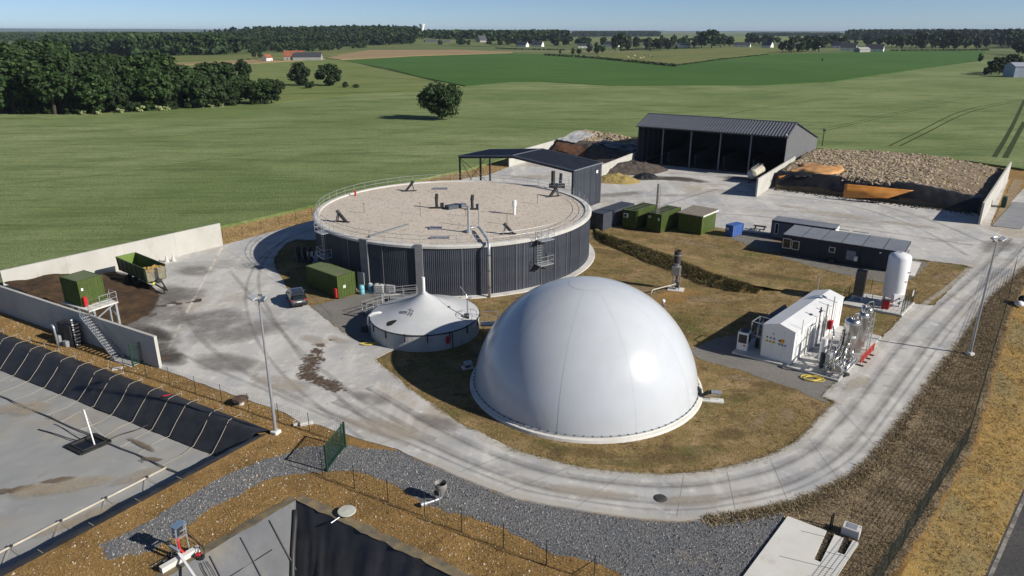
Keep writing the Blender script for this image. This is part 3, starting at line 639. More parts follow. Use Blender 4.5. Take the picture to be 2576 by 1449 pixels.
for x, y, sx_, sy_ in ((-9.2, 83.1, 1.5, .9), (-8.3, 78.9, 2.3, .5), (-10.8, 105.8, 2.2, .8)): MB().bbox(dl(x, y, DH+.09), (sx_, sy_, .14), .02).build('roof_plate', hm, DG)
p = dl(-5.1, 81.3)
MB().cyl(p, p+Vector((0, 0, 3.1)), .16, n=10).cyl(p+Vector((0, 0, 3.1)), p+Vector((0, 0, 3.2)), .24, n=10).cyl(p, p+Vector((0, 0, .3)), .34, n=10).build('vent_pipe', M['galv'], DG)
p = dl(-4.0, 83.7); MB().cyl(p, p+Vector((0, 0, 3.0)), .07, n=8).build('mast', M['galv'], DG)
MB().tube([dl(-5.1, 81.3, DH+.5), dl(-4.4, 82, DH+.5), dl(-3.9, 81.8, DH+.5), dl(-2.9, 77.5, DH+.45), dl(-2.62, 75.95, DH+.42), dl(-2.55, 75.45, DH+.1), dl(-2.55, 75.42, DH-.6), dl(-2.55, 75.42, .1)], .16, 10).build('gas_pipe', mat('pipe_cladding', (.56,.57,.58), rgh=.35, metal=.6), DG, smooth=True)
for zz_ in (1.2, 3.2, 5): MB().lathe([(.19, zz_), (.21, zz_), (.21, zz_+.07), (.19, zz_+.07)], 12, (-2.55-DIG.x, 75.42-DIG.y)).build('pipe_clip', M['dark'], DG)
MB().bar(dl(-16.5, 79.2, DH+.12), dl(-12.7, 84.6, DH+.12), .34, .16).build('cable_tray', mat('tray_grey', (.2,.21,.22), rgh=.6), DG)
for a, w_ in ((-119.6, .55), (-98.0, .42)):     # broad vertical trays down the wall
    q = Vector((math.cos(R(a)), math.sin(R(a)), 0)); MB().box(DR-.06, DR+.22, -w_, w_, .1, DH+.2, Matrix.Rotation(R(a), 4, 'Z')).build('wall_duct', mat('duct_grey', (.16,.165,.175), (.2,.205,.21), rgh=.5), DG)
for x, y, h in ((-19.3, 90.8, 1.2), (-11.85, 89.8, 1.5), (-5.9, 89, 1.4), (-.6, 85, 1.3), (3.5, 96, 1.1), (-11.3, 103.6, .6)):
    p = dl(x, y); MB().cyl(p, p+Vector((0, 0, h)), .05, n=6).cyl(p+Vector((0, 0, h)), p+Vector((0, 0, h+.14)), .1, n=6).build('sensor_post', mat('rusty_post', (.25,.2,.15), rgh=.7), DG)
p = dl(.3, 90.1); MB().cyl(p, p+Vector((0, 0, 1.2)), .17, n=10).cyl(p+Vector((0, 0, 1.1)), p+Vector((0, 0, 1.9)), .28, n=10).build('relief_valve', M['white'], DG)
p = dl(-22.65, 101.3); MB().cyl(p, p+Vector((0, 0, .75)), .14, n=8).cyl(p+Vector((0, 0, .75)), p+Vector((0, 0, .9)), .05, n=6).build('fire_extinguisher', M['red'], DG)
p = dl(6.2, 106.5, DH); o = MB().cyl(p, p+Vector((0, 0, 2.6)), .3, n=8).cyl(p+Vector((1.1, .2, 0)), p+Vector((1.2, .2, 2.2)), .24, n=8).box(p.x-.6, p.x+1.8, p.y-.5, p.y+.6, DH+.1, DH+.6).build('mixer', M['dark'], DG)
for k in range(3):
    h = .6+.4*k; MB().box(p.x+.2, p.x+2.4, p.y-1.3, p.y-1.25, DH+h, DH+h+.05).box(p.x+2.35, p.x+2.4, p.y-1.3, p.y+1, DH+h, DH+h+.05).build('guard_rail', M['galv'], DG)
def ladder(ax, z0, z1, label=None):
    """platform and caged ladder fixed to the wall; ax = angle"""
    T = Matrix.Rotation(ax, 4, 'Z') @ Matrix.Translation((DR, 0, 0)); f = MB()
    def P_(x, y, z): return T @ Vector((x, y, z))
    for s in (-.28, .28): f.bar(P_(.35, s-.6, z0+.1), P_(.35, s-.6, z1+1.1), .05)
    k = int((z1-z0)/.3)
    for i in range(k): f.bar(P_(.35, -.88, z0+.2+i*.3), P_(.35, -.32, z0+.2+i*.3), .035)
    o = f.build('ladder', M['galv'], DG)
    MB().box(.05, 1.15, -1.0, 1.0, z0-.05, z0+.05, T).build('platform', M['galv'], o); MB().box(.05, 1.15, -.9, .95, z1+.0, z1+.08, T).build('platform', M['galv'], o)
    for zb in (z0, z1):
        g_ = MB()
        for h in (.55, 1.05):
            for a_, b_ in (((1.12, -.98), (1.12, .98)), ((.1, .98), (1.12, .98)), ((.1, -.98), (1.12, -.98))): g_.bar(P_(*a_, zb+h), P_(*b_, zb+h), .04)
        for c_ in ((1.12, -.98), (1.12, 0), (1.12, .98), (.1, .98), (.1, -.98)): g_.bar(P_(*c_, zb), P_(*c_, zb+1.07), .045)
        g_.build('guard_rail', M['galv'], o)
    MB().bar(P_(0, -.8, z0-.9), P_(1.0, -.8, z0-.08), .07).bar(P_(0, .8, z0-.9), P_(1.0, .8, z0-.08), .07).build('bracket', M['galv'], o)
ladder(math.atan2(78.2-DIG.y, 4.3-DIG.x), 2.9, DH-.2); ladder(math.atan2(82.3-DIG.y, -22.4-DIG.x), 2.8, DH-.2)
MB().box(-.5, .5, -.03, .03, .1, 2.2, Matrix.Translation((math.cos(R(-121.5))*(DR+.3), math.sin(R(-121.5))*(DR+.3), 0)) @ Matrix.Rotation(R(-31.5), 4, 'Z')).build('access_door', mat('door_white', (.5,.5,.5), rgh=.5), DG)
q = dl(11.3, 101.5); MB().bar((DR*.985, 2.0, 0), (DR*.985+.5, 2.6, 4.4), .07).bar((DR*.985+.5, 2.4, 0), (DR*.985+.1, 2.4, 4.4), .07).build('wall_strut', M['galv'], DG)

# ================================================================ GAS DOME
DC = V2(6.28, 54.98); RD = 9.5
mD, n, b = nodes('white_membrane')
cw = tcoord(n); col = mixc(n, ramp(n, nz(n, cw, .25, 5), .4, .62), (.505,.53,.56), (.475,.50,.53))
col = mixc(n, mulf(n, ramp(n, nz(n, tcoord(n, (1, 1, .18)), .9, 6, .7), .52, .78), .35), col, (.43,.43,.42))
n.links.new(col, b.inputs['Base Color']); b.inputs['Roughness'].default_value = .22; b.inputs['Specular IOR Level'].default_value = .5
bumpn(n, nz(n, tcoord(n, (1, 1, 1)), .55, 2), .05, .2, b)
T = thing('gas_dome', 'giant glossy white gas storage dome on a concrete ring', 'dome', (DC.x, DC.y, 0))
hc = -.45; Rs = math.hypot(RD, hc-.3)
th0 = math.acos((.3-hc)/Rs); prof = [(Rs*math.sin(th0*(1-k/34)), hc+Rs*math.cos(th0*(1-k/34))) for k in range(35)]; prof[-1] = (0, hc+Rs)
me = MB().lathe(prof, 144).build('membrane', mD, T, smooth=True)
sm = mat('welded_seam', (.50,.525,.555), (.475,.50,.53), sc=.3, rgh=.22, spec=.5)
NS = 10
sv = MB(); 
for k in range(31):
    th = th0*(1-k/34.); r_ = (Rs+.006)*math.sin(th); z = hc+(Rs+.006)*math.cos(th); sv._add([(r_, -.02, z), (r_, .02, z)], [])
sv.f = [(2*k, 2*k+1, 2*k+3, 2*k+2) for k in range(30)]
svm = sv.mesh('weld_seam', sm, True)
for i in range(NS): part('weld_seam', svm, T, (0, 0, 0), 2*math.pi*i/NS)
cap_th = .17; MB().lathe([((Rs+.012)*math.sin(cap_th*k/6), hc+(Rs+.012)*math.cos(cap_th*k/6)) for k in range(6, -1, -1)], 48).build('crown_patch', sm, T, smooth=True)
MB().lathe([(RD-.5, .32), (RD+.12, .34), (RD+.12, .26), (RD+.36, .22), (RD+.42, -.02)], 96).build('concrete_ring', M['conc_white'], T)
MB().lathe([(RD+.02, .34), (RD+.1, .34), (RD+.1, .40), (RD+.02, .42)], 96).build('clamp_rail', M['galv'], T)
bm_ = MB().box(RD+.03, RD+.13, -.03, .03, .40, .46).mesh('clamp_bolt', M['dark'])
for i in range(90): part('clamp_bolt', bm_, T, (0, 0, 0), 2*math.pi*i/90)
# air blower beside the dome
p = V2(15.3, 51.75)
t = thing('air_blower', 'small blower with black elbow duct beside the white dome', 'blower', (p.x, p.y, 0), R(-12))
MB().box(-.4, 2.0, -.35, .35, .0, .12).build('slab', M['conc_white'], t)
MB().tube([(-.3, .1, 1.0), (-.1, .1, 1.0), (.05, .1, .85), (.1, .1, .55), (.3, .1, .4), (.5, .1, .55), (.7, .1, .72), (1.0, .1, .75)], .16, 10).build('duct', M['black'], t, smooth=True)
MB().cyl((.95, .1, .75), (1.75, .1, .75), .2, n=12).build('motor', M['galv'], t)
MB().bar((.85, -.1, .12), (.85, -.1, .6), .06).bar((.85, .3, .12), (.85, .3, .6), .06).bar((1.55, .1, .12), (1.55, .1, .6), .06).bar((.8, .1, .56), (1.7, .1, .56), .05).build('stand', M['galv'], t)
t = thing('air_blower', 'small grey blower in the shade between dome and small tank', 'blower', (*K(1750+150/1.985, 1050+770/1.985).xy, 0), R(20))
MB().cyl((-.3, 0, .45), (.4, 0, .45), .26, n=12).build('motor', M['galv'], t); MB().box(-.5, .5, -.3, .3, 0, .14).build('slab', M['conc_white'], t); MB().box(-.2, .2, -.2, .2, .14, .4).build('foot', M['dark'], t)
# vent with cap behind the dome
t = thing('vent_pipe', 'short capped steel vent pipe standing in the lawn behind the dome', 'vent', (16.4, 72, 0))
MB().cyl((0, 0, 0), (0, 0, .85), .12, n=10).build('pipe', M['galv'], t); MB().lathe([(.0, 1.12), (.12, 1.1), (.22, .98), (.22, .82), (.12, .78)], 14).build('cap', M['white'], t)
MB().cyl((.25, -.2, 0), (.25, -.2, .7), .04, n=6).build('drain', M['galv'], t)

# ================================================================ SMALL TENT-ROOFED TANK
TC = V2(-8.75, 66.3); TR = 5.45; TH = 1.75
T = thing('membrane_tank', 'round concrete tank under a pale tent roof marked with a small logo', 'tank', (TC.x, TC.y, 0))
M['tankc'] = mat('stained_tank_concrete', (.44,.44,.42), (.37,.37,.35), sc=.7, rgh=.85, dirt=(.2,.19,.16), dsc=.9, dlo=.55, dhi=.75, stretch=(1, 1, .35))
MB().lathe([(TR, 0), (TR, TH), (TR-.3, TH+.04), (TR-.3, TH-.3)], 72).build('tank_wall', M['tankc'], T)
prof = []
for k in range(15):
    s = k/14; r_ = lerp(TR-.02, .32, s); z = TH + .02 + 2.15*(.66*s + .34*s*s*s)
    prof.append((r_, z))
M['tent'] = mat('tent_membrane', (.52,.53,.535), (.46,.47,.475), sc=.5, rgh=.42, spec=.4, dirt=(.36,.33,.27), dsc=.35, dlo=.62, dhi=.85)
MB().lathe(prof, 72).build('tent_roof', M['tent'], T, smooth=True)
MB().lathe([(0, TH+2.3), (.3, TH+2.28), (.36, TH+2.1)], 20).build('crown_cap', M['tent'], T)
MB().cyl((-.02, 0, TH+2.2), (-.02, .0, TH+3.85), .16, n=12).build('vent_pipe', M['white'], T, smooth=False)
MB().lathe([(TR+.015, TH-.12), (TR+.06, TH-.1), (TR+.06, TH-.02), (TR+.015, TH)], 72).build('clamp_band', M['dark'], T)
cb = MB().box(TR+.005, TR+.09, -.05, .05, TH-.75, TH+.06).mesh('tension_bracket', M['dark'])
for i in range(16): part('tension_bracket', cb, T, (0, 0, 0), 2*math.pi*(i+.4)/16)
def onroof(ang, r_, dz=.03):
    s = (TR-.02-r_)/(TR-.34); z = TH+.02+2.15*(.66*s+.34*s*s*s)+dz; return Vector((r_*math.cos(ang), r_*math.sin(ang), z))
def roofpt(x, y, dz=.03):
    r_ = math.hypot(x, y); return onroof(math.atan2(y, x), r_, dz)
# dark soot stain, logo strokes and word on the membrane
pc = K(1400+595/4.684, 1080+850/4.684, TH+.35); lx, ly = pc.x-TC.x, pc.y-TC.y
mb = MB(); ring = [roofpt(lx+.42*math.cos(a)*(1+.25*math.sin(3*a))+.15*math.sin(a), ly+.5*math.sin(a)*(1+.2*math.cos(2*a)), .02) for a in [i*math.pi/12 for i in range(24)]]
mb._add([roofpt(lx, ly, .02)] + ring, [(0, i+1, (i+1) % 24+1) for i in range(24)]); mb.build('soot_stain', mat('soot', (.02,.017,.014), rgh=.9), T, fix=True)
lm = mat('logo_ink', (.10,.11,.13), rgh=.6)
lo = MB()
def stroke(a, b, wd=.05):
    a = Vector(a); b = Vector(b); d = (b-a).normalized(); nn = Vector((-d.y, d.x))*wd/2
    k = 4
    for i in range(k):
        p, q = a.lerp(b, i/k), a.lerp(b, (i+1)/k); lo._add([roofpt(*(p-nn), .025), roofpt(*(q-nn), .025), roofpt(*(q+nn), .025), roofpt(*(p+nn), .025)], [(0, 1, 2, 3)])
def LP(x, y): p = K(1400+x/4.684, 1080+y/4.684, TH+.62); return V2(p.x-TC.x, p.y-TC.y)
stroke(LP(745,705), LP(985,752)); stroke(LP(915,688), LP(1012,720)); stroke(LP(900,752), LP(975,685)); stroke(LP(945,765), LP(1012,705)); stroke(LP(930,722), LP(1000,745))
lo.build('logo_mark', lm, T, fix=True)
for i in range(9):                       # faint row of lettering, too small to read
    a = LP(758+i*16, 684+i*2.6); b = LP(758+i*16+(4 if i % 3 else 9), 700+i*2.6); lo = MB(); stroke(a, b, .09); lo.build('logo_letter', lm, T, fix=True)
# fittings around the tank wall
def tl(p): return Vector((p.x-TC.x, p.y-TC.y, p.z))
e0 = V2(-14.3, 65.6)
MB().tube([(e0.x-TC.x, e0.y-TC.y, 0), (e0.x-TC.x, e0.y-TC.y, 1.55), (e0.x-TC.x+.15, e0.y-TC.y, 1.85), (e0.x-TC.x+.5, e0.y-TC.y+.05, 2.0), (e0.x-TC.x+1.1, e0.y-TC.y+.1, 2.05), (e0.x-TC.x+1.35, e0.y-TC.y+.1, 1.95)], .16, 10).build('elbow_pipe', M['white'], T, smooth=True)
MB().bbox((e0.x-TC.x, e0.y-TC.y+.1, .4), (.7, .5, .8), .04).bbox((e0.x-TC.x-.6, e0.y-TC.y+.2, .25), (.5, .4, .5), .04).build('valve_block', M['dark'], T)
MB().bbox((TR*math.cos(R(-61))+.05, TR*math.sin(R(-61))-.1, 1.0), (.35, .22, .7), .03).build('red_cabinet', M['red'], T)
MB().bar((TR*math.cos(R(-55))+.0, TR*math.sin(R(-55))-.06, 0), (TR*math.cos(R(-55)), TR*math.sin(R(-55))-.06, TH), .08).build('riser', M['dark'], T)
# gas mast with guard on the right side
mp = tl(Vector((-4.35, 64.7, 1.8)))
MB().cyl(mp, mp+Vector((0, 0, 2.1)), .07, n=8).tube([mp+Vector((0, 0, 2.1)), mp+Vector((-.12, .2, 2.5)), mp+Vector((-.75, .9, 3.1))], .04, 6).cyl(mp+Vector((.05, 0, 2.15)), mp+Vector((.4, .1, 2.25)), .1, n=8).build('crane_mast', M['galv'], T)
MB().bbox(mp+Vector((-.1, -.1, .35)), (.5, .45, .45), .03).build('winch', M['dark'], T)
gr = MB()
for h in (.35, .8): gr.tube([mp+Vector((.9*math.cos(a), .9*math.sin(a), h-.1)) for a in [R(20+i*28) for i in range(11)]], .025, 5)
for i in range(6): a = R(20+i*56); gr.cyl(mp+Vector((.9*math.cos(a), .9*math.sin(a), -.3)), mp+Vector((.9*math.cos(a), .9*math.sin(a), .75)), .025, n=5)
gr.build('guard_rail', M['galv'], T)
# platform on the right, stair walkway on the left
MB().box(TR+.2, TR+1.9, -1.7, -.7, 1.05, 1.2).build('platform', M['galv'], T)
f = MB()
for h in (.55, 1.05):
    f.bar((TR+1.88, -1.7, 1.2+h), (TR+1.88, -.7, 1.2+h), .04).bar((TR+.3, -.7, 1.2+h), (TR+1.88, -.7, 1.2+h), .04)
for x, yy in ((TR+1.88, -1.7), (TR+1.88, -.7), (TR+.4, -.7)): f.bar((x, yy, 0), (x, yy, 2.27), .05)
f.build('guard_rail', M['galv'], T)
def walkway(a, b, z, name, label, wdt=.9):
    a, b = V2(*a), V2(*b); d = b-a; L = d.length; t = thing(name, label, 'walkway', (a.x, a.y, 0), math.atan2(d.y, d.x))
    MB().box(0, L, -wdt/2, wdt/2, z-.06, z).build('deck', M['galv'], t); f = MB(); k = max(2, int(L/1.3))
    for s in (-wdt/2, wdt/2):
        for h in (.5, 1.0): f.bar((0, s, z+h), (L, s, z+h), .045)
        for i in range(k+1): f.bar((L*i/k, s, 0), (L*i/k, s, z+1.0), .05)
    f.build('guard_rail', M['galv'], t); return t
walkway((-15.6, 69.9), (-13.6, 71.8), .5, 'service_walkway', 'short galvanised walkway with handrails on the gravel pad at the tent-roofed tank')
walkway((-13.6, 74.3), (-10.7, 75.1), .5, 'service_walkway', 'galvanised railed walkway against the dark digester wall behind the tent-roofed tank')
t = thing('steel_standpipe', 'short galvanised standpipe with valve beside the tent-roofed tank', 'pipe', (-14.2, 72.5, 0))
MB().cyl((0, 0, 0), (0, 0, 1.55), .13, n=10).cyl((0, 0, 0), (0, 0, .12), .3, n=10).build('pipe', M['galv'], t); MB().bbox((.15, -.3, .3), (.4, .5, .45), .04).build('valve', M['dark'], t)
# ================================================================ CANOPY SHED
EA = V2(9.92, 115.05); CU = V2(-.81, .587).normalized(); CVv = V2(5.4, 7.45).normalized(); CW = 24.2; CD = 9.25; EZ = 7.0; RZ = 8.2
def cs(a, b, z): p = EA + CU*a + CVv*b; return Vector((p.x, p.y, z))
O = cs(0, 0, 0)
T = thing('canopy_shed', 'dark grey open canopy shed with shallow gable roof behind the round digester', 'shed', (O.x, O.y, 0), math.atan2(CU.y, CU.x))
# local frame: x along CU, y = -CVv side
sgn = -1 if (Matrix.Rotation(-math.atan2(CU.y, CU.x), 2) @ CVv).y < 0 else 1
def roofz(x): return EZ + (RZ-EZ)*(1-abs(x-CW/2)/(CW/2))
sheetm = {}
NSH = 12
for side in (0, 1):
    for i in range(NSH):
        y0 = sgn*CD*i/NSH; y1 = sgn*CD*(i+1)/NSH - sgn*.02; x0, x1 = (-.15, CW/2) if side == 0 else (CW/2, CW+.15)
        mb = MB(); k = 3
        for j in range(k):
            ya = lerp(y0, y1, j/k); yb = lerp(y0, y1, (j+.72)/k); yc = lerp(y0, y1, (j+.86)/k); yd = lerp(y0, y1, (j+1)/k)
            for (p, q, dz0, dz1) in ((ya, yb, 0, 0), (yb, yc, 0, .06), (yc, yd, .06, 0)):
                mb._add([(x0, p, roofz(x0)+.1+dz0), (x1, p, roofz(x1)+.1+dz0), (x1, q, roofz(x1)+.1+dz1), (x0, q, roofz(x0)+.1+dz1)], [(0, 1, 2, 3)])
        mb.build('roof_sheet', M['anthr'], T, fix=False)
tr = mat('grey_flashing', (.17,.19,.22), rgh=.45, metal=.2)
mb = MB()
for yy in (0, sgn*CD):
    for x0, x1 in ((-.2, CW/2), (CW/2, CW+.2)): mb.bar((x0, yy, roofz(x0)+.08), (x1, yy, roofz(x1)+.08), .14, .2)
mb.bar((-.2, 0, EZ+.05), (-.2, sgn*CD, EZ+.05), .16, .18).bar((CW+.2, 0, EZ+.05), (CW+.2, sgn*CD, EZ+.05), .16, .18).bar((CW/2, 0, RZ+.2), (CW/2, sgn*CD, RZ+.2), .3, .06)
mb.build('flashing', tr, T)
for x in (.12, CW-.12, CW-.12-4.8):
    for yy in (sgn*.15, sgn*(CD-.15)):
        if x > CW-6 and x < CW-3 and yy != sgn*.15: continue
        MB().box(x-.15, x+.15, yy-.1, yy+.1, 0, roofz(x)-.05).build('column', M['dark'], T)
mb = MB()
for yy in (sgn*.15, sgn*CD/2, sgn*(CD-.15)):
    mb.bar((.12, yy, EZ-.18), (CW/2, yy, RZ-.18), .16, .34).bar((CW/2, yy, RZ-.18), (CW-.12, yy, EZ-.18), .16, .34)
for x in (3, 6, 9, 15, 18, 21): mb.bar((x, 0, roofz(x)-.02), (x, sgn*CD, roofz(x)-.02), .08, .14)
mb.build('rafter', M['dark'], T)
mb = MB(); x0 = CW-.12; mb.bar((x0-.05, sgn*.15, EZ-.3), (x0-.05, sgn*(CD-.15), .3), .07).bar((x0-.05, sgn*.15, .3), (x0-.05, sgn*(CD-.15), EZ-.3), .07); mb.bar((x0, sgn*.15, EZ-.4), (x0-4.8, sgn*.15, .2), .06)
mb.build('cross_brace', M['dark'], T)
nP = 9
def ribpanel(L, H_, ribs, mt, nm='wall_panel'):
    mb = MB(); vs = []; 
    pr = []
    for k in range(ribs):
        for f, dy in ((0, 0), (.55, 0), (.65, .05), (.92, .05)): pr.append(((k+f)/ribs*L, dy))
    pr.append((L, 0))
    for x, dy in pr: vs += [(x, dy, 0), (x, dy, H_)]
    mb._add(vs, [(2*i, 2*i+2, 2*i+3, 2*i+1) for i in range(len(pr)-1)]); return mb.mesh(nm, mt)
wp = ribpanel(CD/nP-.015, EZ+.02, 4, M['anth'])
for i in range(nP):
    o = part('wall_panel', wp, T, (-.06, sgn*CD*(i if sgn > 0 else i+1)/nP, .05), math.pi/2)
    if sgn > 0: o.location = (-.06, CD*i/nP, .05); o.rotation_euler = (0, 0, math.pi/2)
MB().box(-.02, .1, min(0, sgn*CD), max(0, sgn*CD), .0, .35).build('plinth', M['conc_old'], T)
MB().cyl((-.2, sgn*(CD-.1), 0), (-.2, sgn*(CD-.1), EZ), .06, n=8).build('downpipe', tr, T)
MB().box(-.16, -.13, sgn*(CD-1.5)-.3, sgn*(CD-1.5)+.3, EZ-1.5, EZ-1.0).build('sign_plate', M['white'], T)

M['floorshade'] = mat('barn_floor_shade', (.045,.04,.035), (.07,.06,.05), sc=.5, rgh=.9)  # shade inside the barn put into a dark floor colour
# ================================================================ FEED BARN
B0 = V2(28.4, 161.7); BU = V2(26.9, -17.1).normalized(); BV = V2(-BU.y, BU.x); BW = 31.8; BD = 34.0; BE = 8.5; BR = 10.4; BRW = 6.2; BB = 4.0
T = thing('feed_barn', 'dark four-bay feed barn with ribbed lean roof and open front', 'barn', (B0.x, B0.y, 0), math.atan2(BU.y, BU.x))
M['barn'] = mat('barn_cladding', (.055,.06,.066), (.072,.077,.083), sc=.6, rgh=.55, rnd=.08)
M['barnroof'] = mat('fibre_cement_roof', (.072,.08,.10), (.095,.10,.12), sc=.7, rgh=.55, rnd=.05)
NS = 26
def wav(L, run, dz, k=2):
    mb = MB(); pr = []
    for j in range(k):
        for f, h in ((0, .0), (.3, .0), (.5, .14), (.8, .14)): pr.append(((j+f)/k*L, h))
    pr.append((L, 0)); vs = []
    for x, h in pr: vs += [(x, 0, h), (x, run, dz+h)]
    mb._add(vs, [(2*i, 2*i+2, 2*i+3, 2*i+1) for i in range(len(pr)-1)]); return mb.mesh('roof_sheet', M['barnroof'])
LW = (BW+1.0)/NS
fm = wav(LW, BRW+.7, (BR-BE)*(BRW+.7)/BRW)
rm = wav(LW, BD-BRW+.3, BB-BR)
for i in range(NS):
    part('roof_sheet', fm, T, (-.5+i*LW, -.7, BE-(BR-BE)*.7/BRW+.1)); part('roof_sheet', rm, T, (-.5+i*LW, BRW, BR+.1))
MB().box(-.6, BW+.6, BRW-.22, BRW+.22, BR+.14, BR+.24).build('ridge_cap', M['barnroof'], T)
MB().box(-.5, BW+.5, -.78, -.62, BE-.28, BE-.12).build('gutter', M['dark'], T)
def endwall(x, nm, mt, dx):
    mb = MB(); pl = [(0, 0), (BD, 0), (BD, BB), (BRW, BR), (0, BE)]
    vs = [(x, p[0], p[1]) for p in pl] + [(x+dx, p[0], p[1]) for p in pl]
    mb._add(vs, [(0, 1, 2, 3, 4), (9, 8, 7, 6, 5)] + [(i, (i+1) % 5, (i+1) % 5+5, i+5) for i in range(5)]); return mb.build(nm, mt, T, fix=True)
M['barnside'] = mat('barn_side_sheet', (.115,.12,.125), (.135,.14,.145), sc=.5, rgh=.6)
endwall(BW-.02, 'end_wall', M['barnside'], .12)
# left end: columns with boarding above a low wall
endwall(.0, 'end_wall', M['barn'], -.12)
MB().box(0, BW, BD-.1, BD, 0, BB).build('back_wall', M['barn'], T)
MB().box(.15, BW-.15, BD-2.0, BD-1.7, 0, 3.2).build('push_wall', M['barn'], T)
MB().box(.2, BW-.2, 1.2, BD-2.2, .0, .07).build('floor_slab', M['floorshade'], T)
cms = mat('column_grey', (.15,.16,.18), rgh=.5, metal=.3)
for i in range(1, 5):
    x = BW*i/5 - .6; MB().box(x-.14, x+.14, -.02, .28, 0, BE-.05).build('column', cms, T)
    MB().box(x-.12, x+.12, 4.0, BD*.6, 0, 2.6).build('bay_wall', M['barn'], T)  # bay walls coloured dark to deepen the shade inside
MB().box(.1, BW-.1, .02, .22, BE-.45, BE-.1).build('eaves_beam', M['dark'], T)
for i in range(5): x = BW*(i+.5)/5; MB().box(x-1.4, x+1.1, 3.0, 3.18, BE-.2, BE-.06).build('light_strip', M['white'], T)
for j in range(5): MB().box(.1, .3, 2+j*3.2, 2.2+j*3.2, 0, BE-1).build('wall_post', cms, T)
MB().bbox((BW-.05, -.4, BE+.25), (.3, .3, .3), .05).build('floodlight', M['white'], T)
t = thing('tank_post', 'thin dark post standing at the back corner of the feed barn', 'post', (*K(3000+435/2.07, 500+160/2.07).xy, 0))
MB().cyl((0, 0, 0), (0, 0, 4.5), .12, n=8).build('pole', M['dark'], t); MB().box(-.3, .3, -.2, .2, 4.2, 4.7).build('head', M['dark'], t)

# ================================================================ HEAPS
def heap(name, label, cat, fn, nu, nv, mt, **kw):
    o = MB().grid(fn, nu, nv).build(name, mt, fix=True, smooth=kw.get('smooth', False)); return tag(o, label, cat)
def fbm(x, y, s, sc): return mnoise.fractal(Vector((x*sc+s, y*sc-s, s*.7)), 1.0, 2.0, 4)
M['manure'] = mat('brown_manure', (.045,.027,.014), (.075,.045,.022), sc=1.2, rgh=.95, bump=1, bsc=4, dirt=(.03,.018,.012), dsc=.7)
def hm1(u, v):
    c = V2(-56.4, 74.0); p = c + V2(.866, -.5)*(u*18.2) + V2(.62, .785)*(v*11.5)
    p = p + V2(.62, .785)*.2
    s = math.hypot(u, v*.9); z = max(0, 2.3*(1-s**1.6)*(1-.25*u)) + .28*fbm(p.x, p.y, 2, .45)*(1 if s < .95 else .2)
    return (p.x, p.y, max(-.02, z + .03))
heap('manure_heap', 'dark brown manure heap filling the corner of the walled bunker', 'heap', hm1, 60, 44, M['manure'])
# right silage clamp, between middle wall and right wall
SA = V2(47.6, 131.9); SB = V2(71.2, 115.9)       # front edge line
SC = V2(98.8, 145.0); SD = V2(66.0, 161.5)
SA, SB, SC, SD = V2(50.4, 134.6), V2(77.3, 114.9), V2(100.2, 143.7), V2(70.5, 166.5)
M['clamp'] = mat('earth_and_beet', (.24,.18,.12), (.17,.13,.085), sc=.6, rgh=.95, bump=1, bsc=3, dirt=(.13,.115,.05), dsc=.35)
def clamp(u, v):
    p = SA.lerp(SB, u).lerp(SD.lerp(SC, u), v)
    edge = min(v/.05, 1)
    z = 2.9*(edge**.55) + .9*math.sin(math.pi*min(1, max(0, u)))*(.4+.6*v) - .9*max(0, u-.72)/.28*(1-.4*v)
    if v > .93: z *= 1-(v-.93)/.07*.5
    z += .22*fbm(p.x, p.y, 5, .3)
    if v == 0: z = 0
    return (p.x, p.y, z)
heap('silage_clamp', 'wide silage clamp heaped between bunker walls and covered with beige clods', 'silage', clamp, 80, 80, M['clamp'])
M['clod'] = nodes('beige_clods')[0]
n = M['clod'].node_tree; b = n.nodes['Principled BSDF']; gi = n.nodes.new('ShaderNodeNewGeometry'); cr = n.nodes.new('ShaderNodeValToRGB')
cr.color_ramp.elements[0].color = (.33,.25,.17,1); cr.color_ramp.elements[1].color = (.19,.155,.07,1)
for ps, c in ((.25, (.42,.33,.24,1)), (.5, (.26,.2,.135,1)), (.7, (.45,.36,.265,1)), (.9, (.25,.21,.08,1))):
    e = cr.color_ramp.elements.new(ps); e.color = c
n.links.new(gi.outputs['Random Per Island'], cr.inputs[0]); n.links.new(cr.outputs[0], b.inputs['Base Color']); b.inputs['Roughness'].default_value = .95
def lump(mb, p, s, rn, sq=.7):
    n0 = len(mb.v); k = 5; q = rn.uniform(0, 6.28)
    vs = [(p[0], p[1], p[2]+s*sq*rn.uniform(.7, 1.2))]
    for i in range(k):
        a = q+i*2*math.pi/k; r_ = s*rn.uniform(.6, 1.15); vs.append((p[0]+r_*.75*math.cos(a), p[1]+r_*.75*math.sin(a), p[2]+s*sq*rn.uniform(.3, .7)))
    for i in range(k):
        a = q+.3+i*2*math.pi/k; r_ = s*rn.uniform(.8, 1.3); vs.append((p[0]+r_*math.cos(a), p[1]+r_*math.sin(a), p[2]-s*.3))
    fs = [(0, 1+i, 1+(i+1) % k) for i in range(k)] + [(1+i, 1+k+i, 1+k+(i+1) % k, 1+(i+1) % k) for i in range(k)]
    mb._add(vs, fs)
rn = random.Random(3); mb = MB()
for i in range(5200):
    u, v = rn.uniform(.02, .99), rn.uniform(.035, .97)
    dens = 1 if u < .74 else .22
    if .03 < u < .29 and .05 < v < .31: dens *= .0
    if rn.random() > dens: continue
    lump(mb, clamp(u, v), rn.uniform(.2, .55), rn, rn.uniform(.22, .55))
tag(mb.build('beet_clods', M['clod'], fix=True), 'beige clods scattered all over the silage clamp', None, kind='stuff')
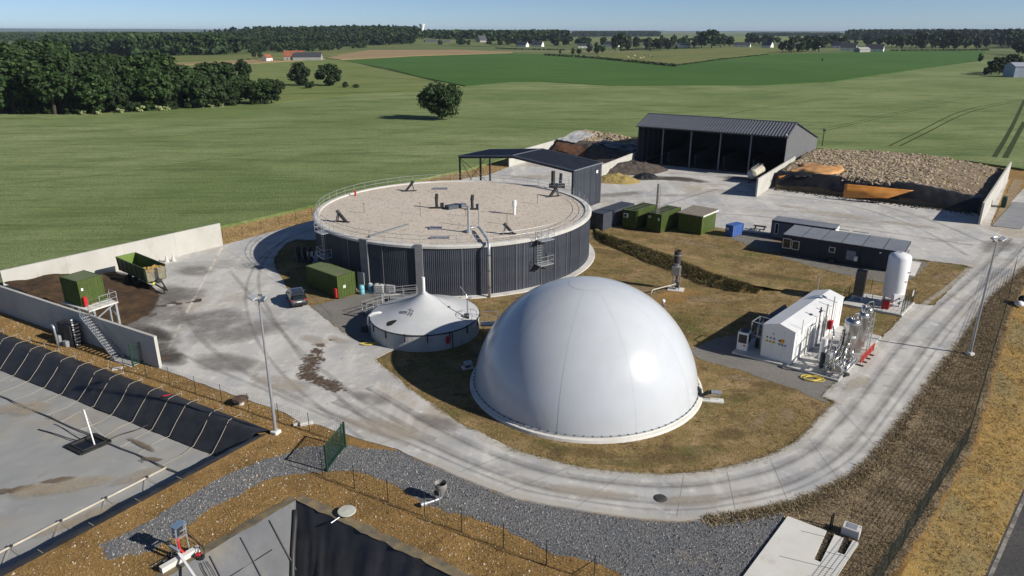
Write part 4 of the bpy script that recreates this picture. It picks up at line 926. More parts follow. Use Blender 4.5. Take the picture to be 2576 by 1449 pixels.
# tarpaulins on the clamp front
def tarp(name, label, pts, mt, bulge=.5, nu=18, nv=10, seed=0):
    a, b, c, d = [Vector(p) for p in pts]
    def fn(u, v):
        p = a.lerp(b, u).lerp(d.lerp(c, u), v); s = math.sin(math.pi*u)*math.sin(math.pi*v)
        nn = Vector((-.45, -.8, .35)); return tuple(p + nn*(bulge*s + .16*mnoise.noise(Vector((u*5+seed, v*3, seed)))+.05*mnoise.noise(Vector((u*17, v*12, seed)))))
    o = MB().grid(fn, nu, nv).build(name, mt, smooth=True, fix=True)
    o.modifiers.new('thickness', 'SOLIDIFY').thickness = .02
    return tag(o, label, 'tarpaulin')
M['orange'] = mat('orange_tarpaulin', (.50,.19,.03), (.58,.26,.07), sc=.8, rgh=.5, spec=.3)
M['orangel'] = mat('faded_orange_tarpaulin', (.55,.32,.15), (.52,.24,.07), sc=.5, rgh=.55)
M['btarp'] = mat('black_tarpaulin', (.016,.016,.018), (.028,.028,.03), sc=.9, rgh=.42, spec=.4, bump=.4, bsc=1)
def cp(x, y, z): return K(3000+x/2.07, 500+y/2.07, z)
tarp('tarpaulin', 'long orange tarpaulin hanging over the front of the silage clamp', [cp(605,560,.6), cp(965,570,1.1), cp(1180,505,2.6), cp(620,450,2.9)], M['orange'], .35, seed=1)
tarp('tarpaulin', 'bright orange tarpaulin crumpled at the foot of the middle bunker wall', [cp(90,440,1.0), cp(200,425,1.0), cp(240,370,2.6), cp(85,390,2.5)], M['orange'], .5, seed=3)
def drape(u, v):
    uu_, vv_ = .045+u*.23+.04*math.sin(v*3), .06+v*.24+.02*math.sin(u*7); x, y, z = clamp(uu_, vv_); e = min(u, v, 1-u, 1-v)
    return (x, y, z + (.12 if e < .01 else .42) + .35*math.sin(math.pi*u)*math.sin(math.pi*v) + .18*mnoise.noise(Vector((u*5, v*5, 2))))
tag(MB().grid(drape, 26, 26).build('tarpaulin', M['orangel'], smooth=True, fix=True), 'pale orange tarpaulin bulging over the top of the silage clamp', 'tarpaulin')
def face(u0, u1, v0, v1, name, label, mt, lift, seed):
    def fn(u, v):
        x, y, z = clamp(lerp(u0, u1, u), lerp(v0, v1, v)); return (x - .25*(1-v)-lift*.3, y - lift*.4 - .3*(1-v), max(.05, z + lift*.6 + .12*mnoise.noise(Vector((u*12+seed, v*5, seed)))))
    o = MB().grid(fn, 40, 10).build(name, mt, smooth=True, fix=True); return tag(o, label, 'tarpaulin')
face(.0, .34, .004, .07, 'tarpaulin', 'black plastic sheet hanging on the clamp front beside the crumpled orange tarpaulin', M['btarp'], .3, 1)
face(.60, .99, .004, .075, 'tarpaulin', 'black plastic sheet over the clamp front next to the white bunker wall', M['btarp'], .3, 2)
face(.30, .64, .002, .03, 'tarpaulin', 'black plastic sheet below the long orange tarpaulin', M['btarp'], .2, 3)
tarp('tarpaulin', 'black plastic sheet bunched on the clamp below the pale orange tarpaulin', [cp(210,400,2.6), cp(350,390,2.9), cp(360,340,3.3), cp(215,330,3.2)], M['btarp'], .5, seed=6)
# front edge debris
rn = random.Random(9); mb = MB(); M['debris'] = mat('dark_silage', (.05,.04,.03), (.10,.08,.055), sc=1.5, rgh=.95)
for i in range(700):
    u = rn.random(); p = SA.lerp(SB, u); d = abs(rn.gauss(0, 1.0)); lump(mb, (p.x-.5*d, p.y-.75*d-.3, .05), rn.uniform(.08, .26), rn)
tag(mb.build('spilled_silage', M['debris'], fix=True), 'spilled dark silage along the foot of the clamp', None, kind='stuff')
# heaps left of the barn
def mound(cx, cy, rx, ry, h, rot, seed, rough_=.25, sharp=1.4):
    def fn(u, v):
        a = u*2*math.pi; r_ = v; x = rx*r_*math.cos(a); yy = ry*r_*math.sin(a); k = 1+.18*mnoise.noise(Vector((math.cos(a)*1.4+seed, math.sin(a)*1.4, seed)))
        x *= k; yy *= k
        X = cx+x*math.cos(rot)-yy*math.sin(rot); Y = cy+x*math.sin(rot)+yy*math.cos(rot)
        z = h*max(0, 1-r_**sharp) + (rough_*fbm(X, Y, seed, .55)*(1-r_**4) if v < 1 else 0); return (X, Y, max(z, .0)+.06 if v < 1 else .02)
    return fn
M['earth'] = mat('dark_compost', (.055,.045,.038), (.10,.082,.068), sc=1.1, rgh=.95, bump=1, bsc=4, dirt=(.035,.03,.028), dsc=.6)
M['strawh'] = mat('yellow_straw_heap', (.36,.27,.10), (.27,.20,.07), sc=1.6, rgh=.95, bump=1, bsc=6, dirt=(.20,.16,.05), dsc=.8)
def hp(x, y): p = K(1700+x/2.07, 400+y/2.07); return p.x, p.y
x, yy = hp(1590, 560); heap('compost_heap', 'grey-brown compost heap at the open front of the feed barn', 'heap', mound(x, yy+1, 9.5, 5.2, 2.0, R(25), 11, .4), 56, 22, M['earth'])
x, yy = hp(1470, 645); heap('straw_heap', 'yellow straw-coloured silage heap beside the canopy shed', 'heap', mound(x, yy+1.2, 5.2, 3.6, 1.5, R(-10), 13, .35), 48, 18, M['strawh'])
p = K(1700+1700/2.07, 400+610/2.07); 
rn = random.Random(5)
def bag(u, v):
    a = u*2*math.pi; r_ = v*(1+.3*mnoise.noise(Vector((math.cos(a)*2, math.sin(a)*2, 4)))); X = p.x+2.6*r_*math.cos(a); Y = p.y+1.8*r_*math.sin(a); return (X, Y, .06+.9*max(0, 1-v**2)+.3*abs(mnoise.noise(Vector((X*1.2, Y*1.2, 0))))*(v < 1))
heap('plastic_sheeting', 'crumpled black and silver plastic sheeting at the foot of the compost heap', 'sheeting', bag, 40, 12, M['btarp'])
# brown heap behind, between field wall and canopy
def bh(u, v):
    a, b, c, d = V2(9, 171), V2(25.5, 158), V2(34, 178), V2(20, 196); p = a.lerp(b, u).lerp(d.lerp(c, u), v)
    z = 3.3*min(1, v/.22)**.6 + .5*fbm(p.x, p.y, 21, .22) - .9*u; return (p.x, p.y, 0 if v == 0 else max(.1, z))
heap('silage_heap', 'brown silage heap against the field-side bunker wall left of the feed barn', 'silage', bh, 50, 40, M['earth'])
rn = random.Random(31); mb = MB()
for i in range(900):
    u, v = rn.random(), rn.uniform(.45, 1); lump(mb, bh(u, v), rn.uniform(.25, .5), rn)
tag(mb.build('beet_clods', M['clod'], fix=True), 'beige clods on the brown heap behind the canopy shed', None, kind='stuff')
def bq(u, v, dz=.25): x, y, z = bh(u, v); return (x-.1, y-.2, z+dz)
M['greytarp'] = mat('pale_grey_tarpaulin', (.42,.42,.40), (.34,.35,.36), sc=.4, rgh=.5)
o = MB().grid(lambda u, v: bq(.0+u*.26, .2+v*.62, .25+.12*mnoise.noise(Vector((u*6, v*8, 1)))), 20, 24).build('tarpaulin', M['greytarp'], smooth=True, fix=True); tag(o, 'pale grey tarpaulin on the brown heap by the field-side wall', 'tarpaulin')
o = MB().grid(lambda u, v: bq(.02+u*.42, .03+v*.13, .3+.12*mnoise.noise(Vector((u*9, v*8, 4)))), 24, 8).build('tarpaulin', mat('brown_tarpaulin', (.16,.075,.035), (.09,.05,.03), sc=.7, rgh=.6), smooth=True, fix=True); tag(o, 'rust brown sheet hanging on the front of the brown heap', 'tarpaulin')
o = MB().grid(lambda u, v: bq(.48+u*.5, .28+v*.45, .2+.2*mnoise.noise(Vector((u*6, v*6, 9)))), 24, 20).build('tarpaulin', M['btarp'], smooth=True, fix=True); tag(o, 'black sheet over the top of the brown heap near the barn', 'tarpaulin')
x, yy = hp(1400, 415); heap('debris_heap', 'rust and grey debris heap behind the short bunker wall', 'heap', mound(x-1.5, yy+2.5, 5, 3.2, 1.8, R(20), 17, .6), 48, 18, mat('rusty_debris', (.16,.085,.045), (.19,.175,.16), sc=.9, rgh=.9, bump=1, bsc=3, dirt=(.06,.05,.04), dsc=.8))
# ================================================================ CONTAINERS AND CABINS
def corr(L, H_, k, dy=.045):
    pr = []
    for j in range(k):
        for f, d in ((0, 0), (.3, 0), (.42, dy), (.88, dy)): pr.append(((j+f)/k*L, d))
    pr.append((L, 0)); return pr
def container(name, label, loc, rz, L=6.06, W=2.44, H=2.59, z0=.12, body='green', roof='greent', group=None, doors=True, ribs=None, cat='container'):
    t = thing(name, label, cat, (loc[0], loc[1], 0), rz, group); mt = M[body]
    def side(nm, T, Ls, k):
        vs = []
        pr = corr(Ls-.2, H, k)
        for x, d in pr: vs += [tuple(T @ Vector((x+.1, d+.03, z0+.12))), tuple(T @ Vector((x+.1, d+.03, z0+H-.1)))]
        MB()._add(vs, [(2*i, 2*i+2, 2*i+3, 2*i+1) for i in range(len(pr)-1)]).build(nm, mt, t, fix=False)
    k1 = ribs or int(L/.28); k2 = int(W/.28)
    side('side_wall', Matrix.Identity(4), L, k1)
    side('side_wall', Matrix.Translation((L, W, 0)) @ Matrix.Rotation(math.pi, 4, 'Z'), L, k1)
    side('end_wall', Matrix.Translation((0, W, 0)) @ Matrix.Rotation(-math.pi/2, 4, 'Z'), W, k2)
    f = MB()
    for x in (0, L-.12):
        for y in (0, W-.12): f.box(x, x+.12, y, y+.12, z0, z0+H)
    for y in (.005, W-.105):
        f.box(.12, L-.12, y, y+.1, z0, z0+.13).box(.12, L-.12, y, y+.1, z0+H-.11, z0+H-.01)
    for x in (.005, L-.105): f.box(x, x+.1, .12, W-.12, z0, z0+.13).box(x, x+.1, .12, W-.12, z0+H-.11, z0+H-.01)
    f.build('frame', mt, t)
    mb = MB(); pr = corr(L-.1, 0, max(6, int(L/.4)), .02); vs = []
    for x, d in pr: vs += [(x+.05, .05, z0+H-.03+d), (x+.05, W-.05, z0+H-.03+d)]
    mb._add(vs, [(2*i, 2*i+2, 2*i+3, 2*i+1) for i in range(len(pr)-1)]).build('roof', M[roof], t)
    MB().box(.1, L-.1, .1, W-.1, z0+.02, z0+.08).build('floor', M['dark'], t)
    if doors:
        for j in (0, 1):
            y0 = .12 + j*(W-.24)/2; y1 = y0 + (W-.24)/2 - .015; o = MB().box(L-.07, L-.02, y0, y1, z0+.13, z0+H-.11)
            for i in range(5): zz_ = z0+.3+i*(H-.6)/4.4; o.box(L-.02, L-.002, y0+.06, y1-.06, zz_, zz_+.26)
            o = o.build('door', mt, t)
            for fy in (.3, .7): MB().cyl((L+.02, lerp(y0, y1, fy), z0+.16), (L+.02, lerp(y0, y1, fy), z0+H-.14), .018, n=6).build('lock_rod', M[roof], o)
    else: side('end_wall', Matrix.Translation((L, 0, 0)) @ Matrix.Rotation(math.pi/2, 4, 'Z'), W, k2)
    return t
t = container('shipping_container', 'green shipping container with double doors standing beside the round digester and car', (-24.07, 78.78), R(-41))
MB().box(6.05, 6.07, .75, 1.05, 1.15, 1.5).build('sign_plate', M['white'], t)
o = MB().bbox((5.75, -.13, .75), (.42, .22, 1.1), .04).build('red_cabinet', M['red'], t)
t = container('container', 'long dark grey container beside the digester and green plant containers', (17.6, 112.3), R(230), L=9, body='anth', roof='anth', z0=.05)
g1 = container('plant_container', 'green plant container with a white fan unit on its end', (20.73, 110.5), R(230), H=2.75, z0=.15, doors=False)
MB().bbox((6.2, .75, 2.1), (.35, .7, .65), .04).build('air_conditioner', M['white'], g1); MB().cyl((6.37, .75, 2.1), (6.4, .75, 2.1), .24, n=14).build('fan_grille', M['dark'], g1)
for i in range(6): MB().box(.6+i*.9, .75+i*.9, .2, 2.2, 2.9, 2.98).build('roof_rib', M['greent'], g1)
g2 = container('plant_container', 'green plant container standing behind the tall exhaust stack', (24.15, 108.6), R(230), H=2.75, z0=.15, doors=False)
MB().bbox((6.1, .5, 2.3), (.12, .4, .35), .02).build('vent_grille', M['galv'], g2); MB().bbox((6.1, 2.0, 2.1), (.1, .25, .4), .02).build('sign_plate', M['white'], g2)
for i in range(6): MB().box(.6+i*.9, .75+i*.9, .2, 2.2, 2.9, 2.98).build('roof_rib', M['greent'], g2)
# bigger transformer cabinet with overhanging roof
t = thing('transformer_cabin', 'wide green transformer cabin with slightly sloping overhanging roof', 'cabin', (24.9, 103.9, 0), R(-40.5))
MB().box(.1, 3.9, 0, 4.6, .1, 2.85).build('wall', M['green'], t)
MB()._add([(-.1,-.2,2.78),(4.1,-.2,2.78),(4.1,4.9,2.98),(-.1,4.9,2.98),(-.1,-.2,2.92),(4.1,-.2,2.92),(4.1,4.9,3.12),(-.1,4.9,3.12)], [(3,2,1,0),(4,5,6,7),(0,1,5,4),(1,2,6,5),(2,3,7,6),(3,0,4,7)]).build('roof', mat('brown_felt_roof', (.19,.165,.13), (.24,.21,.17), sc=1.5, rgh=.9), t)
MB().box(4.09, 4.16, -.22, 4.92, 2.8, 3.02).build('fascia', M['conc_white'], t)
for i in range(3): MB().box(.3+i*1.2, 1.4+i*1.2, -.03, 0, .25, 2.4).build('door', M['green'], t)
# exhaust stack
t = thing('exhaust_stack', 'tall slim steel exhaust stack with ladder in front of the green containers', 'chimney', (21.5, 103.3, 0))
MB().cyl((0, 0, .3), (0, 0, 7.3), .17, n=12).build('flue', M['steel'], t); MB().box(-.45, .45, -.4, .4, 0, .35).build('base', M['dark'], t)
f = MB()
for s in (.0, .3): f.bar((.35, s-.1, .3), (.35, s-.1, 7.0), .035)
for i in range(22): f.bar((.35, -.1, .5+i*.3), (.35, .2, .5+i*.3), .025)
f.build('ladder', M['galv'], t)
for z in (1, 2.6, 4.2, 5.8): MB().lathe([(.18, z), (.215, z), (.215, z+.09), (.18, z+.09)], 12).build('band', M['galv'], t)
# blue skip container
M['blue'] = mat('blue_paint', (.05,.12,.36), (.07,.15,.42), sc=2, rgh=.4, dirt=(.12,.16,.28), dsc=1.5)
t = container('blue_container', 'small blue steel container beside the picnic table', (33.4, 102.85), R(217), L=2.5, W=1.35, H=1.6, z0=.15, body='blue', roof='blue', ribs=6)
MB().box(2.51, 2.53, .2, .6, .95, 1.3).build('sign_plate', M['white'], t)
# picnic table
p = K(2250+2050/2.862, 750+432/2.862)
t = thing('picnic_table', 'dark wooden picnic table with benches beside the grey office cabins', 'table', (p.x, p.y, 0), R(-30)); wd = mat('dark_wood', (.035,.025,.02), (.055,.04,.03), sc=4, rgh=.8)
for i in range(4): MB().box(-.9, .9, -.36+i*.18, -.2+i*.18, .72, .76).build('top_board', wd, t)
for s in (-.75, .75): MB().box(-.9, .9, s-.13, s+.13, .42, .46).build('bench', wd, t)
for x in (-.65, .65):
    MB().bar((x, -.7, 0), (x, -.15, .74), .08).bar((x, .7, 0), (x, .15, .74), .08).bar((x, -.8, .4), (x, .8, .4), .08).build('leg_frame', wd, t)
# office row of six modules
M['cabin'] = mat('anthracite_cabin', (.030,.035,.046), (.040,.045,.056), sc=1, rgh=.55, rnd=.05, spec=.2)
M['cabinroof'] = mat('grey_cabin_roof', (.185,.20,.225), (.225,.24,.26), sc=.7, rgh=.5, metal=.1, rnd=.07, dirt=(.26,.26,.26), dsc=.6)
ang = math.atan2(-8.33, 12.09); OH = 2.75
T = thing('office_cabin', 'row of six anthracite office modules with white framed windows', 'cabin', (36.3, 92.1, 0), ang)
for i in range(6):
    x0 = i*2.44; MB().box(x0+.01, x0+2.43, .02, 6.0, .12, OH).build('module', M['cabin'], T)
    MB().box(x0+.05, x0+2.39, .04, 5.98, OH+.002, OH+.05).build('roof_panel', M['cabinroof'], T)
    f = MB().box(x0, x0+.06, -.02, 6.04, OH-.12, OH+.04).box(x0+2.38, x0+2.44, -.02, 6.04, OH-.12, OH+.04).box(x0+.06, x0+2.38, -.03, .03, OH-.12, OH+.03).box(x0+.06, x0+2.38, -.03, .03, .08, .22); f.build('module_frame', M['dark'], T)
    if i in (2, 3): MB().bar((x0+.2, 6.2, OH+.25), (x0+2.2, 6.2, OH+.25), .06).build('roof_rail', M['dark'], T)
def window(T, x, y, z, w_, h, axis='x'):
    o = MB()
    if axis == 'x':
        o.box(x, x+w_, y-.05, y, z, z+.07).box(x, x+w_, y-.05, y, z+h-.07, z+h).box(x, x+.07, y-.05, y, z+.07, z+h-.07).box(x+w_-.07, x+w_, y-.05, y, z+.07, z+h-.07)
        f = o.build('window_frame', M['white'], T); MB().box(x+.07, x+w_-.07, y-.02, y-.005, z+.07, z+h-.07).build('pane', M['glass'], f)
    else:
        o.box(y, y+.05, x, x+w_, z, z+.07).box(y, y+.05, x, x+w_, z+h-.07, z+h).box(y, y+.05, x, x+.07, z+.07, z+h-.07).box(y, y+.05, x+w_-.07, x+w_, z+.07, z+h-.07)
        f = o.build('window_frame', M['white'], T); MB().box(y+.005, y+.02, x+.07, x+w_-.07, z+.07, z+h-.07).build('pane', M['glass'], f)
window(T, .15, -.01, .95, 1.05, 1.35); window(T, 1.35, -.01, .95, .95, 1.2); window(T, 6.0, -.01, 1.35, .75, .7)
MB().box(8.15, 9.25, -.06, -.01, .75, 1.95).build('shutter', mat('grey_shutter', (.22,.24,.28), rgh=.4), T); MB().bbox((9.35, -.25, 1.1), (.4, .35, .6), .03).build('air_conditioner', M['white'], T)
for x in (9.85, 11.2): MB().cyl((x, -.08, .1), (x, -.08, OH), .04, n=6).build('downpipe', M['dark'], T)
MB().bbox((6.6, -.4, .35), (.7, .5, .6), .03).build('meter_box', M['dark'], T)
for x, z in ((12.0, 2.3), (14.1, 2.2)): MB().bbox((x, -.1, z), (.22, .16, .16), .02).build('lamp', M['white'], T)
MB().box(14.645, 14.665, .1, 5.9, .2, OH-.1).build('end_panel', mat('grey_end_panel', (.155,.165,.185), (.19,.2,.22), sc=1.2, rgh=.5), T)
window(T, 3.3, 14.67, 1.0, 1.6, 1.3, 'y')
MB().box(14.6, 16.2, -.2, 6.5, 0, .06).build('pavement', M['conc_white'], T)
# cabin behind
p0 = K(3007, 929); 
T = thing('site_cabin', 'grey blue site cabin behind the office modules with a white end', 'cabin', (p0.x, p0.y, 0), ang)
M['cabin2'] = mat('grey_blue_cabin', (.115,.13,.165), (.14,.155,.19), sc=1, rgh=.45)
MB().box(0, 8.6, 0, 2.9, .12, 2.6).build('module', M['cabin2'], T); MB().box(-.03, 8.63, -.03, 2.93, 2.6, 2.7).build('roof_panel', M['cabinroof'], T)
MB().box(.05, .1, -.02, .0, .12, 2.55).box(.0, 8.6, -.02, 0, 2.4, 2.58).build('trim', M['dark'], T); window(T, .55, -.01, .7, .5, 1.6)
MB().box(8.605, 8.64, .1, 2.8, .2, 2.5).build('end_panel', M['white'], T)

# ================================================================ GAS UPGRADING UNIT
UX = R(47.5); ux = V2(math.cos(UX), math.sin(UX)); uy = V2(-ux.y, ux.x); U0 = V2(25.12, 57.85)
slab = [V2(28.04, 54.75), V2(36.35, 64.15), V2(33.2, 67.0), V2(31.4, 69.6), V2(22.6, 62.9), V2(20.6, 60.6), V2(24.7, 57.5)]
struct(MB().prism(slab, 0, .2).build('equipment_slab', M['conc']))
T = thing('upgrading_unit', 'long white gas upgrading container with shallow gable roof and warning stickers', 'container', (U0.x, U0.y, 0), UX)
Lc, Wc, Ec, Rc = 12.1, 2.9, 3.3, 3.72
mw = mat('white_steel_panel', (.72,.725,.72), (.66,.665,.66), sc=.6, rgh=.4, spec=.4)
mb = MB(); pl = [(0, .2), (Wc, .2), (Wc, Ec), (Wc/2, Rc), (0, Ec)]
vs = [(0, p[0], p[1]) for p in pl] + [(Lc, p[0], p[1]) for p in pl]
mb._add(vs, [(0, 4, 3, 2, 1), (5, 6, 7, 8, 9)] + [(i, (i+1) % 5, (i+1) % 5+5, i+5) for i in range(5)]).build('body', mw, T, fix=True)
for k in range(5):
    x0 = -.06+k*Lc/5; x1 = x0+Lc/5+(.1 if k == 4 else -.01)
    for s in (0, 1):
        ya, yb = (-.08, Wc/2) if s == 0 else (Wc/2, Wc+.08); za, zb_ = (Ec-.02, Rc) if s == 0 else (Rc, Ec-.02)
        MB()._add([(x0,ya,za+.02),(x1,ya,za+.02),(x1,yb,zb_+.02),(x0,yb,zb_+.02),(x0,ya,za+.06),(x1,ya,za+.06),(x1,yb,zb_+.06),(x0,yb,zb_+.06)], [(3,2,1,0),(4,5,6,7),(0,1,5,4),(1,2,6,5),(2,3,7,6),(3,0,4,7)]).build('roof_panel', mw, T)
for k in range(11): x = .55+k*1.1; MB().box(x-.02, x+.02, -.03, .0, .25, Ec-.1).build('panel_rib', mw, T)
for k in (1, 2): MB().box(-.025, 0, Wc*k/3-.015, Wc*k/3+.015, .3, Ec-.1).build('panel_rib', mw, T)
sy = mat('sign_yellow', (.65,.45,.02), rgh=.5); so_ = mat('sign_orange', (.7,.25,.02), rgh=.5); sb = mat('sign_black', (.02,.02,.02), rgh=.5); sbl = mat('sign_blue', (.05,.15,.4), rgh=.5)
def onface(y, z, shape, s, mt, par=T):
    mb = MB()
    if shape == 'tri': mb._add([(-.035, y+s/2, z), (-.035, y-s/2, z), (-.035, y, z+s*.87)], [(0, 1, 2)])
    elif shape == 'disc': mb._add([(-.035, y+s/2*math.cos(a), z+s/2+s/2*math.sin(a)) for a in [i*math.pi/8 for i in range(16)]], [tuple(range(16))])
    else: mb._add([(-.035, y-s/2, z), (-.035, y+s/2, z), (-.035, y+s/2, z+s), (-.035, y-s/2, z+s)], [(0, 1, 2, 3)])
    return mb.build('warning_sticker', mt, par)
for i in range(3):
    onface(2.45-i*.32, 1.75, 'tri', .3, sy); onface(2.45-i*.32, 2.12, 'disc', .16, sb)
    o = onface(2.45-i*.32, 1.80, 'tri', .12, sb); o.location.x = -.006
onface(1.05, 2.0, 'sq', .34, so_); onface(1.3, 2.05, 'disc', .2, sb)
for i in range(3): onface(1.3-i*.28, 1.7-i*.0, 'disc', .22, sb if i < 2 else sbl); o = onface(1.3-i*.28, 1.76, 'disc', .1, M['white']); o.location.x = -.006
onface(1.95, 2.55, 'sq', .2, M['galv'])
MB().box(4.5, 5.5, -.05, -.02, .3, 2.5).build('door', mw, T); MB().box(7.6, 8.6, -.05, -.02, .3, 2.5).build('door', mw, T)
for a_, b_, r_ in ((6.9, 4.1, .07), (8.6, 4.4, .05), (2.5, 3.0, .05)): MB().cyl((a_, -.2, .3), (a_, -.2, b_), r_, n=8).build('vertical_pipe', M['steel'], T)
MB().tube([(3.0, -.2, .4), (3.0, -.2, 2.9), (3.3, -.2, 3.0), (4.3, -.2, 3.0)], .05, 6).build('bent_pipe', M['steel'], T)
MB().bbox((8.3, -.3, 1.6), (.5, .35, .9), .04).build('red_cabinet', M['red'], T)
MB().cyl((1.2, -.1, 4.2), (1.2, -.1, 2.8), .03, n=6).cyl((12.0, 2.6, 3.5), (12.0, 2.6, 5.0), .04, n=6).build('antenna', M['galv'], T)
MB().cyl((5.0, -.25, 2.2), (5.0, -.25, 4.0), .045, n=6).bbox((5.0, -.25, 3.95), (.5, .2, .14), .03).cyl((5.0, -.25, 4.0), (5.0, -.25, 4.35), .07, n=6).build('weather_mast', M['dark'], T)
# chiller
t = thing('chiller', 'white chiller cabinet with dark coil standing in the shade of the upgrading unit', 'chiller', (21.15, 61.15, .2), R(-33))
o = MB().bbox((.5, .5, .9), (1.0, 1.0, 1.8), .04).build('cabinet', mw, t); MB().box(.12, .88, -.02, .0, .75, 1.6).build('coil', M['dark'], t); MB().box(1.0, 1.02, .12, .88, .75, 1.6).build('coil', M['dark'], t)
MB().cyl((.5, .5, 1.8), (.5, .5, 1.95), .4, n=18).build('fan', M['dark'], t); MB().box(.6, .8, -.025, 0, .45, .6).build('control_panel', M['red'], t)
# pipe rack with dry cooler behind the container
c0 = U0 + uy*3.3 + ux*.9
t = thing('pipe_rack', 'galvanised pipe rack between chiller and upgrading unit', 'rack', (c0.x, c0.y, .2), UX)
f = MB()
for x in (0, 1.7):
    for yy in (0, 1.1): f.bar((x, yy, 0), (x, yy, 2.7), .07)
for z in (1.4, 2.7):
    f.bar((0, 0, z), (1.7, 0, z), .06).bar((0, 1.1, z), (1.7, 1.1, z), .06).bar((0, 0, z), (0, 1.1, z), .06).bar((1.7, 0, z), (1.7, 1.1, z), .06)
f.build('frame', M['galv'], t)
MB().tube([(.3, .2, 0), (.3, .2, 1.0), (.5, .3, 1.2), (1.6, .3, 1.2)], .1, 8).build('pipe', M['steel'], t); MB().tube([(.8, .8, 0), (.8, .8, 1.9), (1.0, .8, 2.1), (1.8, .8, 2.1)], .12, 8).build('pipe', M['steel'], t); MB().bbox((.8, .5, .4), (.8, .5, .8), .05).build('pump', M['dark'], t)
c0 = U0 + uy*3.6 + ux*4.4
t = thing('dry_cooler', 'long low dry cooler with sloping dark blue coils behind the upgrading unit', 'cooler', (c0.x, c0.y, .2), UX)
bc = mat('coil_blue', (.05,.065,.10), (.07,.085,.12), sc=3, rgh=.4)
for k in range(3): MB()._add([(k*1.7,0,.6),(k*1.7+1.62,0,.6),(k*1.7+1.62,1.1,1.9),(k*1.7,1.1,1.9),(k*1.7,.15,.5),(k*1.7+1.62,.15,.5),(k*1.7+1.62,1.25,1.8),(k*1.7,1.25,1.8)], [(0,1,2,3),(7,6,5,4),(0,4,5,1),(1,5,6,2),(2,6,7,3),(3,7,4,0)]).build('coil', bc, t, fix=True)
for x in (0, 1.7, 3.4, 5.0): MB().bar((x, .1, 0), (x, .1, .6), .06).bar((x, 1.15, 0), (x, 1.15, 1.8), .06).build('leg', M['galv'], t)
# stainless columns
def column(name, label, x, yy, r_, h, legs=.6):
    t = thing(name, label, 'vessel', (x, yy, .2)); MB().lathe([(0, legs-.05), (r_*.5, legs), (r_*.95, legs+.18), (r_, legs+.3), (r_, h-.35), (r_*.92, h-.18), (r_*.5, h-.03), (0, h)], 28).build('shell', M['steel'], t, smooth=True)
    MB().lathe([(r_*.62, 0), (r_*.62, legs+.2), (r_*.66, legs+.2), (r_*.66, 0)], 24).build('skirt', M['steel'], t)
    MB().lathe([(r_+.005, h-.5), (r_+.05, h-.48), (r_+.05, h-.4), (r_+.005, h-.38)], 28).build('flange', M['galv'], t)
    MB().tube([(0, 0, h-.05), (0, 0, h+.25), (.15, .1, h+.35), (.6, .3, h+.35), (.75, .4, h+.2), (.8, .42, 1.0)], .05, 6).cyl((-.2, -.1, h-.1), (-.2, -.1, h+.2), .06, n=8).build('top_pipe', M['steel'], t)
    f = MB()
    for a in [i*math.pi/5 for i in range(-1, 4)]: f.bar((r_*.8*math.cos(a), r_*.8*math.sin(a), h-.1), (r_*.8*math.cos(a), r_*.8*math.sin(a), h+.25), .03)
    f.build('lifting_lug', M['dark'], t); return t
t = column('scrubber_column', 'fat stainless steel scrubber column with a white name plate', 31.0, 59.75, .66, 3.75, .85)
a0 = math.atan2(-59.75, -31.0); pn = MB(); k = 8
for i in range(k):
    a, b = a0-.1+.85*i/k, a0-.1+.85*(i+1)/k; pn._add([(.675*math.cos(a), .675*math.sin(a), 2.0), (.675*math.cos(b), .675*math.sin(b), 2.0), (.675*math.cos(b), .675*math.sin(b), 2.22), (.675*math.cos(a), .675*math.sin(a), 2.22)], [(0, 1, 2, 3)])
pn.build('name_plate', M['white'], t)
tx = bpy.data.curves.new('plate_word', 'FONT'); tx.body = 'A'; tx.size = .2; to = bpy.data.objects.new('plate_word', tx); COL.objects.link(to)
bpy.context.view_layer.update(); tm = bpy.data.meshes.new_from_object(to.evaluated_get(bpy.context.evaluated_depsgraph_get())); bpy.data.objects.remove(to)
for v in tm.vertices: a = a0-.06+v.co.x/.68; v.co = ((.679)*math.cos(a), .679*math.sin(a), 2.05+v.co.y)
tm.materials.clear(); tm.materials.append(sb); part('plate_word', tm, t)
column('scrubber_column', 'slim stainless steel column behind the fat scrubber column', 32.3, 60.6, .5, 4.05, .5)
column('scrubber_column', 'slim stainless steel column at the end of the slab towards the liquid gas tank', 33.2, 61.8, .5, 4.1, .5)
f = thing('ladder_frame', 'tall galvanised frame standing beside the slim steel columns', 'frame', (33.0, 60.3, .2))
mb = MB()
for dx, dy in ((0, 0), (.5, .5), (.9, 1.3)): mb.bar((dx, dy, 0), (dx, dy, 3.6), .05)
for z in (.5, 1.2, 1.9, 2.6, 3.3): mb.bar((0, 0, z), (.5, .5, z), .04).bar((.5, .5, z), (.9, 1.3, z), .04)
mb.build('frame', M['galv'], f)
